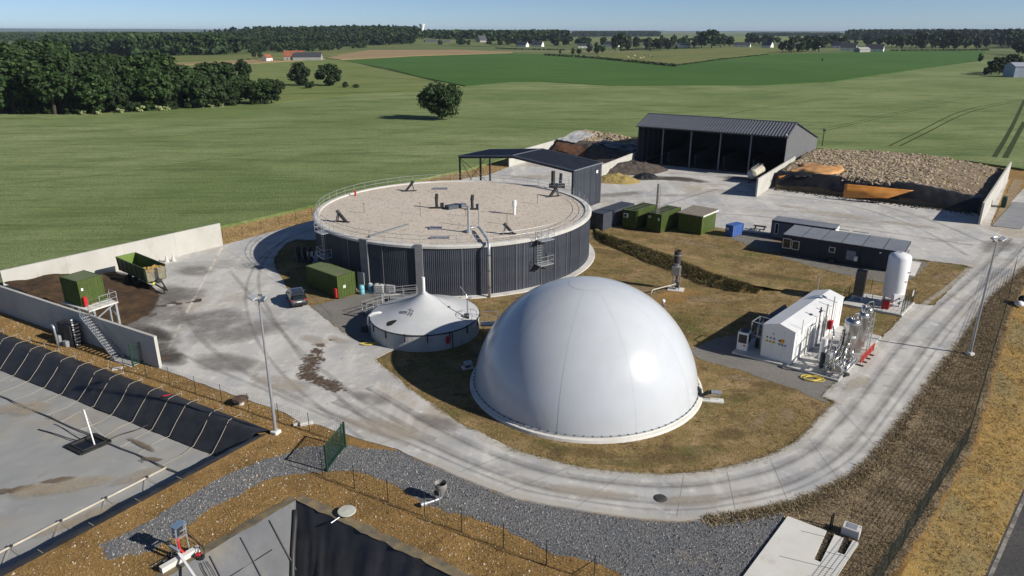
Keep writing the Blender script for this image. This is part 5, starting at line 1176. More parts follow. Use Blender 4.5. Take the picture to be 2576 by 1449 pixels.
# pipework skid
c0 = V2(28.55, 56.3)
t = thing('pipe_skid', 'tangle of stainless pipes, blower and valves on a steel skid', 'pipework', (c0.x, c0.y, .2), UX)
mb = MB()
for x in (-1.1, 0, 1.6, 3.2):
    for yy in (-.6, .9): mb.bar((x, yy, 0), (x, yy, .45), .06)
for z in (.1, .45): mb.bar((-1.1, -.6, z), (3.2, -.6, z), .07).bar((-1.1, .9, z), (3.2, .9, z), .07).bar((-1.1, -.6, z), (-1.1, .9, z), .07).bar((3.2, -.6, z), (3.2, .9, z), .07)
mb.build('skid_frame', M['galv'], t)
for pts, r_ in (([(-.9, .2, .3), (-.9, .2, 2.0), (-.7, .2, 2.2), (.6, .3, 2.2), (2.6, .8, 2.25), (3.4, 1.0, 2.2), (3.6, 1.1, 2.0), (3.6, 1.1, .4)], .11), ([(-.9, .2, 1.3), (.4, .1, 1.4), (1.8, .3, 1.9)], .09), ([(-.8, -.3, .75), (2.9, -.3, .75)], .16), ([(-.8, -.05, .95), (1.2, -.05, .95), (1.4, -.05, 1.1), (1.4, -.05, 1.9)], .1),
                ([(-1.0, .6, .5), (3.0, .6, .55)], .14), ([(.5, .95, .4), (.5, .95, 2.9), (.8, .95, 3.0), (2.5, 1.6, 3.0), (3.2, 1.9, 2.9)], .07), ([(2.2, -.4, .3), (2.2, -.4, 1.5)], .09), ([(2.9, .2, .3), (2.9, .2, 1.7), (3.2, .4, 1.8)], .09), ([(-.2, -.5, .2), (-.2, -.5, 1.1), (0, -.5, 1.2), (1.0, -.4, 1.2)], .06), ([(1.0, 1.2, .2), (1.0, 1.2, 1.6), (2.6, 1.5, 1.6)], .06)):
    MB().tube(pts, r_, 8).build('pipe', M['steel'], t, smooth=True)
for x, yy, z, s in ((-.9, .2, 1.0, .2), (1.2, -.3, .75, .24), (2.4, -.3, .75, .24), (.3, .6, .5, .22), (2.0, .6, .55, .22), (-.8, -.3, .75, .28)): MB().cyl((x-.05, yy, z), (x+.05, yy, z), s, n=14).build('flange', M['galv'], t)
MB().cyl((-.9, -.35, .6), (-.35, -.35, .6), .3, n=16).build('blower', M['steel'], t)
MB().cyl((2.0, 1.2, .5), (2.7, 1.2, .5), .28, n=14).bbox((2.9, 1.2, .5), (.4, .4, .5), .05).build('motor', M['dark'], t)
MB().bbox((-.2, .75, 1.25), (.75, .35, .85), .04).build('control_cabinet', M['galv'], t)
MB().cyl((-.1, 1.3, .1), (-.1, 1.3, 1.5), .22, n=14).build('filter_vessel', M['anth'], t); MB().cyl((1.1, 1.75, .1), (1.1, 1.75, 2.4), .3, n=14).build('filter_vessel', M['white'], t)
for i in range(14):
    rn = random.Random(i); x, yy, z = rn.uniform(-.8, 3.1), rn.uniform(-.5, 1.4), rn.uniform(.7, 1.5); MB().cyl((x, yy, z), (x, yy, z+.22), .05, n=6).cyl((x, yy, z+.22), (x, yy, z+.26), .11, n=8).build('hand_valve', M['dark'] if i % 2 else M['galv'], t)
mb = MB(); x = 3.7
for dx in (0, .25, .5): mb.bar((x+dx, .3, 0), (x+dx, .3, 2.6), .05).bar((x+dx, 1.1, 0), (x+dx, 1.1, 2.6), .05)
for z in (.6, 1.2, 1.8, 2.5): mb.bar((x, .3, z), (x+.5, .3, z), .05).bar((x, 1.1, z), (x+.5, 1.1, z), .05).bar((x, .3, z), (x, 1.1, z), .05)
mb.build('valve_rack', M['dark'], t)
MB().bbox((x+.2, .7, 1.5), (.5, .6, 1.3), .05).build('valve_panel', M['dark'], t)
t = thing('pipe_stub', 'thick stainless elbow pipe with round foot near the slab corner', 'pipe', (28.5, 56.35, .2)); t.location = (29.1, 55.95, .2)
MB().lathe([(0, .06), (.42, .06), (.42, 0)], 20).build('foot_ring', M['dark'], t)
MB().tube([(0, 0, .06), (0, 0, .35), (.12, .1, .55), (.4, .4, .75), (.9, 1.0, .95)], .17, 12).build('pipe', M['steel'], t, smooth=True)
# yellow hose
def coil(name, label, x, yy, r_, n_, seed, mt='yellow', rr=.03, z0=.08):
    rn = random.Random(seed); pts = []
    for i in range(n_*14):
        a = i*2*math.pi/14; k = i//14; R_ = r_*(.75+.5*mnoise.noise(Vector((k*1.3+seed, .5, 0))))*(1+.15*math.sin(2*a+k)); pts.append((x+.12*math.sin(k*2.1+seed)+R_*math.cos(a)*1.25, yy+.1*math.cos(k*1.7)+R_*.8*math.sin(a), z0+.035+.02*(k % 3)))
    return tag(MB().tube(pts, rr, 5).build(name, M[mt], smooth=True), label, 'hose')
coil('yellow_hose', 'loosely coiled yellow hose on the ground at the slab corner', 26.0, 55.3, .7, 6, 2)
p = K(1400+150/4.684, 1080+1255/4.684); coil('yellow_hose', 'faded yellow hose lying in loops in front of the tent-roofed tank', p.x, p.y, .4, 3, 5, rr=.025)
p = K(1400+300/4.684, 1080+1245/4.684); coil('yellow_hose', 'smaller faded yellow hose loop touching the foot of the tent-roofed tank', p.x, p.y, .3, 3, 7, rr=.025)
# red barriers
b0, b1 = V2(31.35, 57.9), V2(34.0, 60.85); dv = (b1-b0); L = dv.length/4; rz = math.atan2(dv.y, dv.x)
proto = None; M['barrier'] = mat('red_barrier_plastic', (.50,.075,.06), (.42,.06,.05), sc=2, rgh=.5)
for i in range(4):
    p = b0 + dv*(i/4)
    if proto is None:
        proto = thing('crowd_barrier', 'red plastic barrier in the row along the concrete road', 'barrier', (p.x, p.y, .05), rz, 'red barriers along the road edge of the slab')
        MB().box(0, L-.04, -.025, .025, .92, 1.0).box(0, L-.04, -.025, .025, .25, .33).box(0, .06, -.025, .025, .1, 1.0).box(L-.1, L-.04, -.025, .025, .1, 1.0).build('frame', M['barrier'], proto)
        sm_ = MB().box(-.02, .02, -.015, .015, .33, .92).mesh('slat', M['barrier'])
        for k in range(6): part('slat', sm_, proto, (.06+(L-.16)*(k+.7)/6.4, 0, 0))
        MB().box(-.02, .1, -.3, .3, 0, .1).build('foot', M['black'], proto)
    else: dup(proto, (p.x, p.y, .05), rz)
# ================================================================ LIQUID GAS TANK
PA, PB, PC = V2(41.19, 69.65), V2(44.51, 73.36), V2(36.3, 73.1)
PDv = PC + (PB-PA)
struct(MB().prism([PA, PB, PDv, PC], 0, .22).build('tank_slab', M['conc_old']))
T = thing('liquid_gas_tank', 'tall white upright liquid gas tank on steel legs', 'tank', (41.7, 72.9, .22))
MB().lathe([(0, .75), (.6, .8), (1.0, 1.0), (1.12, 1.25), (1.12, 5.4), (1.0, 5.65), (.6, 5.85), (0, 5.92)], 40).build('shell', mat('white_tank_paint', (.76,.77,.78), (.72,.73,.74), sc=.5, rgh=.3, spec=.5), T, smooth=True)
for i in range(3): a = R(-60+i*120); MB().bar((.95*math.cos(a), .95*math.sin(a), 0), (.95*math.cos(a), .95*math.sin(a), 1.4), .2).build('leg', M['white'], T)
MB().box(-.55, .55, -1.25, -.95, .5, 1.5).build('valve_panel', M['white'], T)
for i, (x, z) in enumerate(((-.3, .9), (0, 1.1), (.3, .8), (.1, .55))): MB().cyl((x, -1.25, z), (x, -1.4, z), .09, n=8).build('gauge', M['dark'] if i % 2 else M['galv'], T)
MB().tube([(-.4, -1.1, .3), (-1.2, -.6, .3), (-2.2, .6, .35), (-2.4, 1.0, .5)], .05, 6).build('pipe', M['steel'], T); MB().lathe([(0, 6.02), (.1, 6.0), (.1, 5.88)], 10).build('top_valve', M['galv'], T)
MB().box(.2, .85, -1.0, -.93, 3.9, 3.97).box(.3, .8, -1.07, -1.0, 2.9, 2.95).build('bracket', M['dark'], T)
T2 = thing('vaporizer', 'dark finned ambient vaporizer beside the white upright tank', 'vaporizer', (38.6, 74.3, .22), R(-35))
fn_ = MB().box(-.02, .02, -.45, .45, .5, 3.4).mesh('fin', mat('fin_grey', (.09,.095,.105), (.13,.135,.145), sc=2, rgh=.4, metal=.5))
for i in range(9): part('fin', fn_, T2, (-.48+i*.12, 0, 0))
fn2 = MB().box(-.5, .5, -.012, .012, .5, 3.4).mesh('cross_fin', mat('fin_grey_dark', (.07,.073,.08), rgh=.4, metal=.5))
for i in range(5): part('cross_fin', fn2, T2, (0, -.38+i*.19, 0))
for x in (-.45, .45): MB().box(x-.05, x+.05, -.4, .4, 0, .5).build('leg', M['galv'], T2)
t = thing('red_cabinet', 'small red cabinet standing in front of the white upright tank', 'cabinet', (40.3, 71.5, .22), R(-35)); MB().bbox((0, 0, .5), (.75, .4, .95), .04).build('body', M['red'], t); MB().box(-.4, .4, -.22, .22, .98, 1.02).build('lid', M['dark'], t)
def padpt(a, b): return PA + (PC-PA)*a + (PB-PA)*b
pp = [padpt(.52, .04), padpt(.33, .04), padpt(.03, .04), padpt(.03, .25), padpt(.03, .5), padpt(.03, .75), padpt(.03, .96), padpt(.3, .96)]
fence('tank_fence', 'low black mesh fence with signs around the upright gas tank', pp, 1.7, skip=(0, 1), z0=.22, wd=.012, dz=.25, post=.035, braces=())
t = thing('tank_sign', 'pale warning sign fixed to the fence of the gas tank pad', 'sign', (*padpt(.03, .8), .22), math.atan2((PB-PA).y, (PB-PA).x)); MB().box(-.35, .35, -.06, -.04, 1.0, 1.65).build('plate', M['greytarp'], t); MB().box(.3, .36, -.04, .0, 0, 1.65).build('post', M['dark'], t)
pp = [padpt(.98, .02), padpt(.98, .35), padpt(.98, .7), padpt(.98, .98), padpt(.75, .98)]
fence('tank_fence', 'low black mesh fence at the vaporizer end of the tank pad', pp, 1.7, z0=.22, wd=.012, dz=.25, post=.035)
# ================================================================ BUNKER CONTAINER, STAIRS
wu = V2(.866, -.5); wv = V2(.5, .866)
bz = 3.2; bo = V2(-41.75, 64.35)
def bl_(a, b): p = bo - wu*a + wv*b; return p
# platform of steel and concrete carrying the container
T = thing('container_platform', 'steel platform on legs carrying the green container over the bunker wall', 'platform', (bo.x, bo.y, 0), math.atan2(wu.y, wu.x))
MB().box(-3.1, 1.5, -.25, 2.7, bz-.16, bz-.03).build('deck', M['conc_white'], T)
for x, yy in ((-2.9, .5), (-2.9, 2.5), (.0, 2.5), (1.3, 2.5)): MB().box(x-.1, x+.1, yy-.1, yy+.1, 0, bz-.16).build('leg', M['galv'], T)
MB().bar((1.3, 2.4, bz-1.4), (.2, 2.4, bz-.2), .1).bar((1.3, .2, bz-1.2), (1.3, 2.3, bz-.2), .1).build('brace', M['galv'], T)
f = MB()
for h in (.5, 1.05): f.bar((1.45, .95, bz+h), (1.45, 2.65, bz+h), .045).bar((.2, 2.65, bz+h), (1.45, 2.65, bz+h), .045)
for x, yy in ((1.45, .95), (1.45, 1.8), (1.45, 2.65), (.25, 2.65)): f.bar((x, yy, bz-.05), (x, yy, bz+1.07), .05)
f.build('guard_rail', M['galv'], T)
t = container('plant_container', 'short green container on a platform above the bunker wall with stairs', (bo - wu*3.0).to_tuple(), math.atan2(wu.y, wu.x), L=3.0, W=2.44, H=2.6, z0=bz)
MB().bbox((3.25, .25, bz+.55), (.3, .35, .95), .05).build('red_cabinet', M['red'], t); MB().box(3.03, 3.05, .2, .4, bz+1.6, bz+1.85).build('sign_plate', M['white'], t)
top = Vector((-40.35, 62.25, bz-.05)); foot = Vector((-36.15, 59.35, .02)); d2 = (foot-top).xy.normalized(); sdv = Vector((-d2.y, d2.x, 0))*.42
T = thing('steel_stairs', 'galvanised open-tread stairs climbing to the container platform', 'stairs', top)
for s in (-1, 1): MB().bar(sdv*s, foot-top+sdv*s, .05, .2).build('stringer', M['galv'], T)
tm_ = MB().box(-.13, .13, -.42, .42, -.02, .02).mesh('tread', M['galv']); rz = math.atan2(d2.y, d2.x)
for i in range(17): part('tread', tm_, T, ((foot-top)*((i+.5)/17)), rz)
for s in (-1, 1):
    f = MB()
    for h in (.5, .95): f.bar(sdv*s+Vector((0, 0, h)), foot-top+sdv*s+Vector((0, 0, h)), .04)
    for i in range(5): q = (foot-top)*(i/4)+sdv*s; f.bar(q, q+Vector((0, 0, .97)), .04)
    f.build('handrail', M['galv'], T)
struct(MB().prism([V2(-37, 59.2), V2(-34.3, 57.7), V2(-33.9, 58.5), V2(-36.6, 60.0)], 0, .06).build('stair_foot_slab', M['conc_old']))
t = thing('shadow_box', 'added black box standing in for shadow, with pipes, against the bunker wall below the green container', 'cabinet', (-42.6, 62.9, 0), math.atan2(wu.y, wu.x))  # dark box added in place of the shadows under the container
MB().bbox((0, 0, 1.1), (2.2, .9, 2.2), .05).build('body', M['dark'], t); MB().cyl((-.6, -.7, 0), (-.6, -.7, 1.0), .2, n=10).bbox((.3, -.65, .3), (.6, .4, .6), .04).build('pump', M['galv'], t)
for i in range(12): MB().cyl((1.35, -.25, i*.25), (1.35, -.25, i*.25+(.13)), .09, n=8).build('pipe_ring', M['white'] if i % 2 else M['galv'], t)
MB().cyl((1.35, -.25, 0), (1.35, -.25, 3.0), .07, n=8).build('pipe', M['dark'], t)
t = thing('vent_pipe', 'bent steel vent pipe standing in the grass beside the bunker wall', 'vent', (-42.7, 61.9, 0)); t.location = (-43.3, 61.9, 0)
MB().tube([(0, 0, 0), (0, 0, 2.0), (-.05, .03, 2.2), (-.2, .12, 2.28), (-.3, .18, 2.15)], .1, 10).build('pipe', M['galv'], t, smooth=True)
t = thing('drain_lid', 'small grey drain lid in the soil near the stairs', 'lid', (-35.3, 57.35, 0), R(15)); MB().box(-.4, .4, -.25, .25, 0, .1).build('lid', M['conc_old'], t); MB().box(-.3, .3, -.02, .02, .1, .115).build('slot', M['dark'], t)

# ================================================================ TIPPING TRAILER
ta = V2(-46.6, 82.0); tb = V2(-40.85, 77.35); rz = math.atan2((tb-ta).y, (tb-ta).x); TL = (tb-ta).length
T = thing('tipping_trailer', 'dirty green tipping trailer parked by the bunker wall, straw on its front', 'trailer', (ta.x, ta.y, .05), rz)
mtg = mat('dirty_green_steel', (.05,.09,.028), (.075,.105,.04), sc=1.3, rgh=.6, dirt=(.085,.06,.04), dsc=1.2, dlo=.48, dhi=.7)
mti = mat('bright_green_steel', (.12,.20,.035), (.15,.21,.06), sc=1.2, rgh=.55)
z0, z1, hw = 1.35, 2.95, 1.16
MB().box(0, TL, -hw+.1, hw-.1, z0, z0+.08).build('floor', mtg, T)
for s in (-1, 1):
    o = MB()._add([(0, s*(hw-.12), z0), (TL, s*(hw-.12), z0), (TL, s*hw, z1), (0, s*hw, z1), (0, s*(hw-.17), z0), (TL, s*(hw-.17), z0), (TL, s*(hw-.05), z1), (0, s*(hw-.05), z1)], [(0,1,2,3),(7,6,5,4),(3,2,6,7),(0,4,5,1),(0,3,7,4),(1,5,6,2)]).build('side_wall', mtg, T, fix=True)
    for i in range(7): x = .2+i*(TL-.4)/6; MB().bar((x, s*(hw-.08), z0), (x, s*(hw+.03), z1), .09).build('side_rib', mtg, o)
    MB().bar((0, s*hw, z1+.03), (TL, s*hw, z1+.03), .1).build('top_rail', mtg, o)
MB().box(0, .06, -hw+.06, hw-.06, z0, z1+.1).build('tailgate', mti, T)
mtd = mat('muddy_board', (.24,.22,.16), (.17,.16,.11), sc=1.5, rgh=.8, dirt=(.10,.085,.06), dsc=2)
MB().box(TL-.06, TL, -hw+.06, -.22, z0, z1-.15).build('front_board', mtd, T); MB().box(TL-.06, TL, .22, hw-.06, z0, z1-.15).build('front_board', mtd, T); MB().box(TL-.05, TL-.01, -.22, .22, z0, z1-.15).build('front_window', M['dark'], T)
rn = random.Random(4); mb = MB()
for i in range(70): lump(mb, (TL-.9+rn.uniform(-.5, .85), rn.uniform(-.9, .9), z1-.5+rn.uniform(0, .32)), rn.uniform(.12, .24), rn)
o = mb.build('straw_load', mat('orange_straw', (.36,.24,.07), (.28,.18,.06), sc=3, rgh=.95), T, fix=True); o['kind'] = 'stuff'
MB().box(.3, TL-.2, -.5, -.38, z0-.3, z0).box(.3, TL-.2, .38, .5, z0-.3, z0).build('chassis_beam', M['dark'], T)
def wheel(par, x, y, z, r_, w_, mt_t=None, mt_r=None):
    sd_ = 1 if y > 0 else -1
    o = MB().lathe([(r_*.55, -w_/2), (r_*.9, -w_/2), (r_, -w_*.3), (r_, w_*.3), (r_*.9, w_/2), (r_*.55, w_/2)], 22).build('tyre', mt_t or M['black'], par)
    o.rotation_euler = (math.pi/2, 0, 0); o.location = (x, y, z)
    h = MB().lathe([(0, -w_*.32), (r_*.3, -w_*.36), (r_*.57, -w_*.3), (r_*.57, w_*.3), (r_*.3, w_*.36), (0, w_*.32)], 16).build('rim', mt_r or M['galv'], o); return o
for x in (2.2, 3.7):
    for s in (-1, 1): wheel(T, x, s*.98, .62, .62, .5, mt_r=mtg)
MB().bar((2.2, -.9, .62), (2.2, .9, .62), .14).bar((3.7, -.9, .62), (3.7, .9, .62), .14).build('axle', M['dark'], T)
MB().bar((TL-.3, -.5, z0-.15), (TL+1.7, -.08, .62), .14).bar((TL-.3, .5, z0-.15), (TL+1.7, .08, .62), .14).bar((TL+1.5, 0, .62), (TL+2.1, 0, .6), .14).build('drawbar', M['dark'], T)
MB().bar((TL+1.25, 0, .02), (TL+1.25, 0, .9), .12).box(TL+1.1, TL+1.4, -.15, .15, 0, .04).build('jack', M['dark'], T)
MB().tube([(TL, .1, 1.7), (TL+.4, .15, 1.3), (TL+.9, .1, 1.1), (TL+1.2, .05, 1.3)], .03, 5).tube([(TL, -.1, 1.6), (TL+.5, -.2, 1.2), (TL+1.1, -.1, 1.0)], .03, 5).bbox((TL+.3, .0, 1.35), (.5, .6, .4), .05).build('hydraulics', M['dark'], T)
MB().bbox((TL+.15, -.55, 1.15), (.12, .3, .22), .03).build('reflector', mat('lime_reflector', (.55,.65,.05), rgh=.4), T)
# feet-shaped concrete cones
t0 = thing('concrete_cone', 'small grey concrete cone standing at the foot of the back bunker wall', 'cone', (-44.3, 88.75, .05), 0, 'concrete cones by the wall'); MB().lathe([(.3, 0), (.28, .1), (.06, .9), (0, .92)], 10).build('cone', M['conc_old'], t0); MB().box(-.33, .33, -.33, .33, 0, .05).build('foot', M['conc_old'], t0)
dup(t0, (-45.0, 88.4, .05), .5)

# ================================================================ CAR
hd = V2(-.40, .916).normalized(); cc = V2(-23.05, 71.95) + hd*2.2; rz = math.atan2(hd.y, hd.x)
T = thing('car', 'dark grey compact SUV parked on the concrete beside the green container', 'car', (cc.x, cc.y, .05), rz)
mcar = mat('grey_metallic_paint', (.075,.08,.09), rgh=.28, metal=.55, spec=.6)
def loft(secs, closed_ends=True):
    mb = MB(); k = len(secs[0])
    for s in secs: mb.v += s
    for i in range(len(secs)-1):
        for j in range(k): mb.f.append((i*k+j, i*k+(j+1) % k, (i+1)*k+(j+1) % k, (i+1)*k+j))
    mb.f += [tuple(range(k-1, -1, -1)), tuple(range((len(secs)-1)*k, len(secs)*k))]; return mb
def csec(x, w_, zb, zt, tuck=.08):
    return [(x, -w_+tuck, zb), (x, -w_, zb+.18), (x, -w_, zt-.16), (x, -w_+.07, zt), (x, w_-.07, zt), (x, w_, zt-.16), (x, w_, zb+.18), (x, w_-tuck, zb)]
body = [csec(-2.22, .70, .42, .92), csec(-2.16, .84, .34, 1.02), csec(-1.7, .915, .28, 1.04), csec(0, .92, .27, 1.0), csec(1.2, .915, .28, .97), csec(1.75, .88, .3, .9), csec(2.1, .78, .36, .8), csec(2.22, .62, .44, .7)]
o = loft(body).build('body', mcar, T, fix=True); o.modifiers.new('bevel', 'BEVEL').width = .04
def gsec(x, wb, wt, zb, zt): return [(x, -wb, zb), (x, -wt, zt-.05), (x, -wt+.1, zt), (x, wt-.1, zt), (x, wt, zt-.05), (x, wb, zb)]
loft([gsec(-2.05, .76, .60, .98, 1.05), gsec(-1.62, .84, .66, .98, 1.5), gsec(-.9, .86, .68, .98, 1.6), gsec(.2, .86, .68, .97, 1.58), gsec(.75, .85, .66, .96, 1.38), gsec(1.3, .8, .62, .95, 1.0)]).build('glasshouse', M['glass'], T, fix=True)
loft([[(x, -w_, z), (x, -w_+.06, z+.05), (x, w_-.06, z+.05), (x, w_, z)] for x, w_, z in ((-1.72, .67, 1.48), (-1.2, .69, 1.57), (-.2, .69, 1.6), (.28, .67, 1.54))]).build('roof', mat('roof_paint', (.06,.065,.085), rgh=.18, metal=.4, spec=.6), T, fix=True)
MB().box(-1.95, -1.62, -.62, .62, 1.47, 1.52).build('roof_spoiler', mcar, T)
for s in (-1, 1):
    for x0, x1 in ((-1.66, -1.5), (-.72, -.62), (.32, .42)): MB()._add([(x0-.25 if x0 < -1 else x0, s*.862, .98), (x1-.2 if x0 < -1 else x1, s*.862, .98), (x1, s*.69, 1.52), (x0, s*.69, 1.52)], [(0, 1, 2, 3)]).build('pillar', mcar, T)
    MB().bar((-1.5, s*.62, 1.63), (.0, s*.62, 1.64), .04).build('roof_rail', M['galv'], T)
    MB().bbox((-2.14, s*.68, .93), (.14, .30, .16), .03).build('tail_light', M['red'], T); MB().bbox((2.08, s*.62, .74), (.16, .3, .12), .03).build('headlight', M['glass'], T)
    MB().bbox((.75, s*.98, 1.02), (.14, .2, .13), .03).build('mirror', mcar, T)
    for x in (-1.35, 1.33): wheel(T, x, s*.80, .34, .34, .22)
    for x in (-1.35, 1.33): MB().lathe([(.36, -.01), (.42, -.01), (.42, .01), (.36, .01)], 20, a0=0, a1=math.pi).build('wheel_arch', M['black'], T).matrix_local = Matrix.Translation((x, s*.925, .36)) @ Matrix.Rotation(math.pi/2, 4, 'X')
MB().bbox((-2.2, 0, .5), (.14, 1.5, .26), .05).build('rear_bumper', M['black'], T); MB().bbox((-2.215, 0, .80), (.06, 1.3, .2), .02).build('tailgate_panel', mat('silver_tailgate', (.32,.33,.34), rgh=.25, metal=.7), T)
MB().box(-2.265, -2.245, -.26, .26, .74, .85).build('number_plate', M['white'], T)

# ================================================================ TANKER
p = K(2050+2080/2.342, 500+430/2.342, 1.7); rz = math.atan2(VV.y, VV.x)
T = thing('slurry_tanker', 'dirty white cylindrical slurry tanker parked beside the barn and bunker wall', 'tanker', (p.x, p.y, .05), rz)
mk = mat('stained_white_tank', (.58,.55,.46), (.48,.44,.33), sc=.9, rgh=.5, dirt=(.33,.27,.17), dsc=1.2, stretch=(1, 1, .5))
o = MB().lathe([(0, -.3), (.6, -.2), (.95, 0), (1.02, .2), (1.02, 5.8), (.95, 6.0), (.6, 6.2), (0, 6.3)], 26).build('tank', mk, T, smooth=True); o.matrix_local = Matrix.Translation((0, 0, 1.75)) @ Matrix.Rotation(math.pi/2, 4, 'Y')
for x in (.8, 2.2, 3.6, 5.0): q = MB().lathe([(1.02, -.05), (1.06, -.05), (1.06, .05), (1.02, .05)], 26).build('band', mk, T); q.matrix_local = Matrix.Translation((x, 0, 1.75)) @ Matrix.Rotation(math.pi/2, 4, 'Y')
MB().bar((.2, -.4, 2.85), (5.9, -.4, 3.0), .08).bar((.2, .4, 2.85), (5.9, .4, 3.0), .08).bar((1, -.4, 2.7), (1, .4, 3.0), .08).bar((5.7, -.4, 2.2), (5.7, -.4, 3.0), .1).bar((5.9, 0, 1.0), (5.9, 0, 3.0), .1).build('boom', M['galv'], T)
for x in (3.6, 5.0):
    for s in (-1, 1): wheel(T, x, s*.85, .6, .6, .45)
MB().box(-.5, 5.5, -.45, .45, .6, .8).bar((-.5, 0, .7), (-2.0, 0, .5), .14).build('chassis', M['dark'], T); MB().cyl((-.25, 0, 1.7), (-.45, 0, 1.7), .4, n=14).build('end_hatch', M['galv'], T)

# ================================================================ FLARE
T = thing('gas_flare', 'biogas flare with soot-dark chimney on a narrow steel frame', 'flare', (19.05, 78.1, 0), R(-20))
MB().lathe([(.40, 3.3), (.40, 4.75), (.36, 4.75), (.36, 3.3)], 20).build('chimney', mat('sooty_steel', (.10,.085,.08), (.06,.055,.055), sc=1.5, rgh=.6, metal=.4), T, smooth=False)
MB().lathe([(.2, 2.9), (.42, 3.3)], 20).lathe([(.43, 4.2), (.45, 4.2), (.45, 4.3), (.43, 4.3)], 20).build('burner_cone', M['galv'], T)
MB().bbox((-.05, 0, 2.35), (.95, .75, 1.05), .03).build('burner_box', mat('grey_box', (.34,.33,.30), (.28,.27,.25), sc=2, rgh=.5, metal=.3), T)
f = MB()
for x in (-.35, .45):
    for yy in (-.3, .3): f.bar((x, yy, 0), (x, yy, 2.9), .07)
for z in (.4, 1.1, 1.8): f.bar((-.35, -.3, z), (.45, -.3, z+.4), .05).bar((-.35, -.3, z), (.45, -.3, z), .05).bar((.45, -.3, z), (.45, .3, z), .05)
f.build('frame', M['galv'], T)
MB().cyl((.1, 0, .3), (.1, 0, 1.9), .13, n=10).bbox((.2, .05, .55), (.5, .4, .6), .05).build('valve_train', M['dark'], T)
MB().box(-.8, 1.0, -.7, .7, -.02, .08).build('slab', M['conc_white'], T)
a = K(2250+840/2.862, 750+1150/2.862)
t = thing('gas_pipe', 'low pale gas pipe running across the grass to the flare', 'pipe', (a.x, a.y, 0)); q = Vector((19.0-a.x, 77.7-a.y, .85))
MB().tube([(0, 0, 0), (0, 0, .35), (.1, .1, .5), (.25, .25, .55), q*.96, q], .07, 8).build('pipe', M['pvc'], t, smooth=True); MB().bar((.5, .45, 0), (.5, .45, .55), .05).bar((2.3, 1.7, 0), (2.3, 1.7, .7), .05).build('support', M['galv'], t)

# ================================================================ LIGHT MASTS
def mast(label, x, yy, h, a):
    T = thing('floodlight_mast', label, 'lamp', (x, yy, 0), a); MB().cyl((0, 0, .15), (0, 0, h), .13, .06, n=12).build('pole', mat('mast_grey', (.42,.44,.46), (.36,.38,.40), sc=2, rgh=.4, metal=.5), T, smooth=False)
    MB().bbox((0, 0, .12), (.6, .6, .3), .05).build('base', M['conc_white'], T); MB().bar((-.55, 0, h-.1), (.55, 0, h-.1), .07).build('crossarm', M['galv'], T)
    for sx_, ry in ((-.5, .5), (.5, -.4)):
        o = MB().bbox((0, 0, 0), (.6, .42, .12), .03).build('floodlight', M['galv'], T); o.location = (sx_, -.1, h+.1); o.rotation_euler = (R(25), ry, 0)
        MB().box(-.25, .25, -.17, .17, -.075, -.055).build('lens', M['glass'], o)
    o = MB().bbox((0, 0, 0), (.5, .36, .12), .03).build('floodlight', M['galv'], T); o.location = (0, .35, h+.15); o.rotation_euler = (R(-35), 0, 0); MB().box(-.2, .2, -.14, .14, -.075, -.055).build('lens', M['glass'], o)
    return T
mast('tall galvanised floodlight mast at the corner of the covered lagoon', -17.75, 46.55, 10.8, R(-25))
mast('tall galvanised floodlight mast on the brown verge beside the loop road', 42.75, 60.35, 11.1, R(20))

# ================================================================ BARRELS AND TANKS BY THE DIGESTER
mblue = mat('light_blue_plastic', (.16,.42,.50), (.20,.48,.55), sc=2, rgh=.4)
def drum(label, x, yy, h, mt, lid): 
    t = thing('plastic_drum', label, 'drum', (x, yy, .03)); MB().lathe([(0, 0), (.26, 0), (.30, .06), (.30, h*.3), (.315, h*.33), (.30, h*.36), (.30, h*.65), (.315, h*.68), (.30, h*.71), (.29, h*.95), (.25, h), (0, h)], 20).build('body', mt, t, smooth=True); MB().lathe([(0, h+.03), (.18, h+.03), (.18, h)], 14).build('lid', lid, t)
drum('bright turquoise plastic drum beside the green container doors', -17.2, 76.55, 1.05, mblue, mblue); drum('faded blue drum with pale lid beside the caged tanks', -16.35, 77.3, 1.0, mat('faded_blue_plastic', (.14,.24,.32), (.2,.3,.36), sc=2, rgh=.5), M['white'])
def ibc(label, x, yy, rz, mt):
    t = thing('caged_tank', label, 'tank', (x, yy, .03), rz); MB().box(-.6, .6, -.5, .5, 0, .14).build('pallet', M['galv'], t); MB().bbox((0, 0, .64), (1.1, .92, .95), .08).build('bladder', mt, t); MB().lathe([(0, 1.17), (.12, 1.17), (.12, 1.1)], 12).build('cap', M['dark'], t)
    f = MB()
    for z in (.3, .55, .8, 1.1):
        for s in (-.5, .5): f.bar((-.6, s, z), (.6, s, z), .025)
        for s in (-.6, .6): f.bar((s, -.5, z), (s, .5, z), .025)
    for i in range(7):
        for s in (-.5, .5): f.bar((-.6+i*.2, s, .14), (-.6+i*.2, s, 1.12), .022)
    for i in range(6):
        for s in (-.6, .6): f.bar((s, -.5+i*.2, .14), (s, -.5+i*.2, 1.12), .022)
    f.bar((-.6, 0, 1.13), (.6, 0, 1.13), .04).build('cage', M['galv'], t)
ibc('white caged liquid tank between blue drum and the cloudy one', -15.15, 76.75, R(-10), mat('cloudy_plastic', (.62,.62,.58), (.52,.51,.46), sc=1.5, rgh=.5)); ibc('lilac-grey caged liquid tank nearest the railed walkway', -13.85, 76.75, R(-8), mat('grey_plastic', (.46,.45,.46), (.38,.37,.38), sc=1.5, rgh=.5))
t = thing('panel_stack', 'dark boards leaning together on the shaded grass beside the digester', 'boards', (-27.2, 88.7, 0), R(-8)); bd = mat('dull_board', (.12,.125,.13), (.17,.17,.17), sc=1.5, rgh=.7)
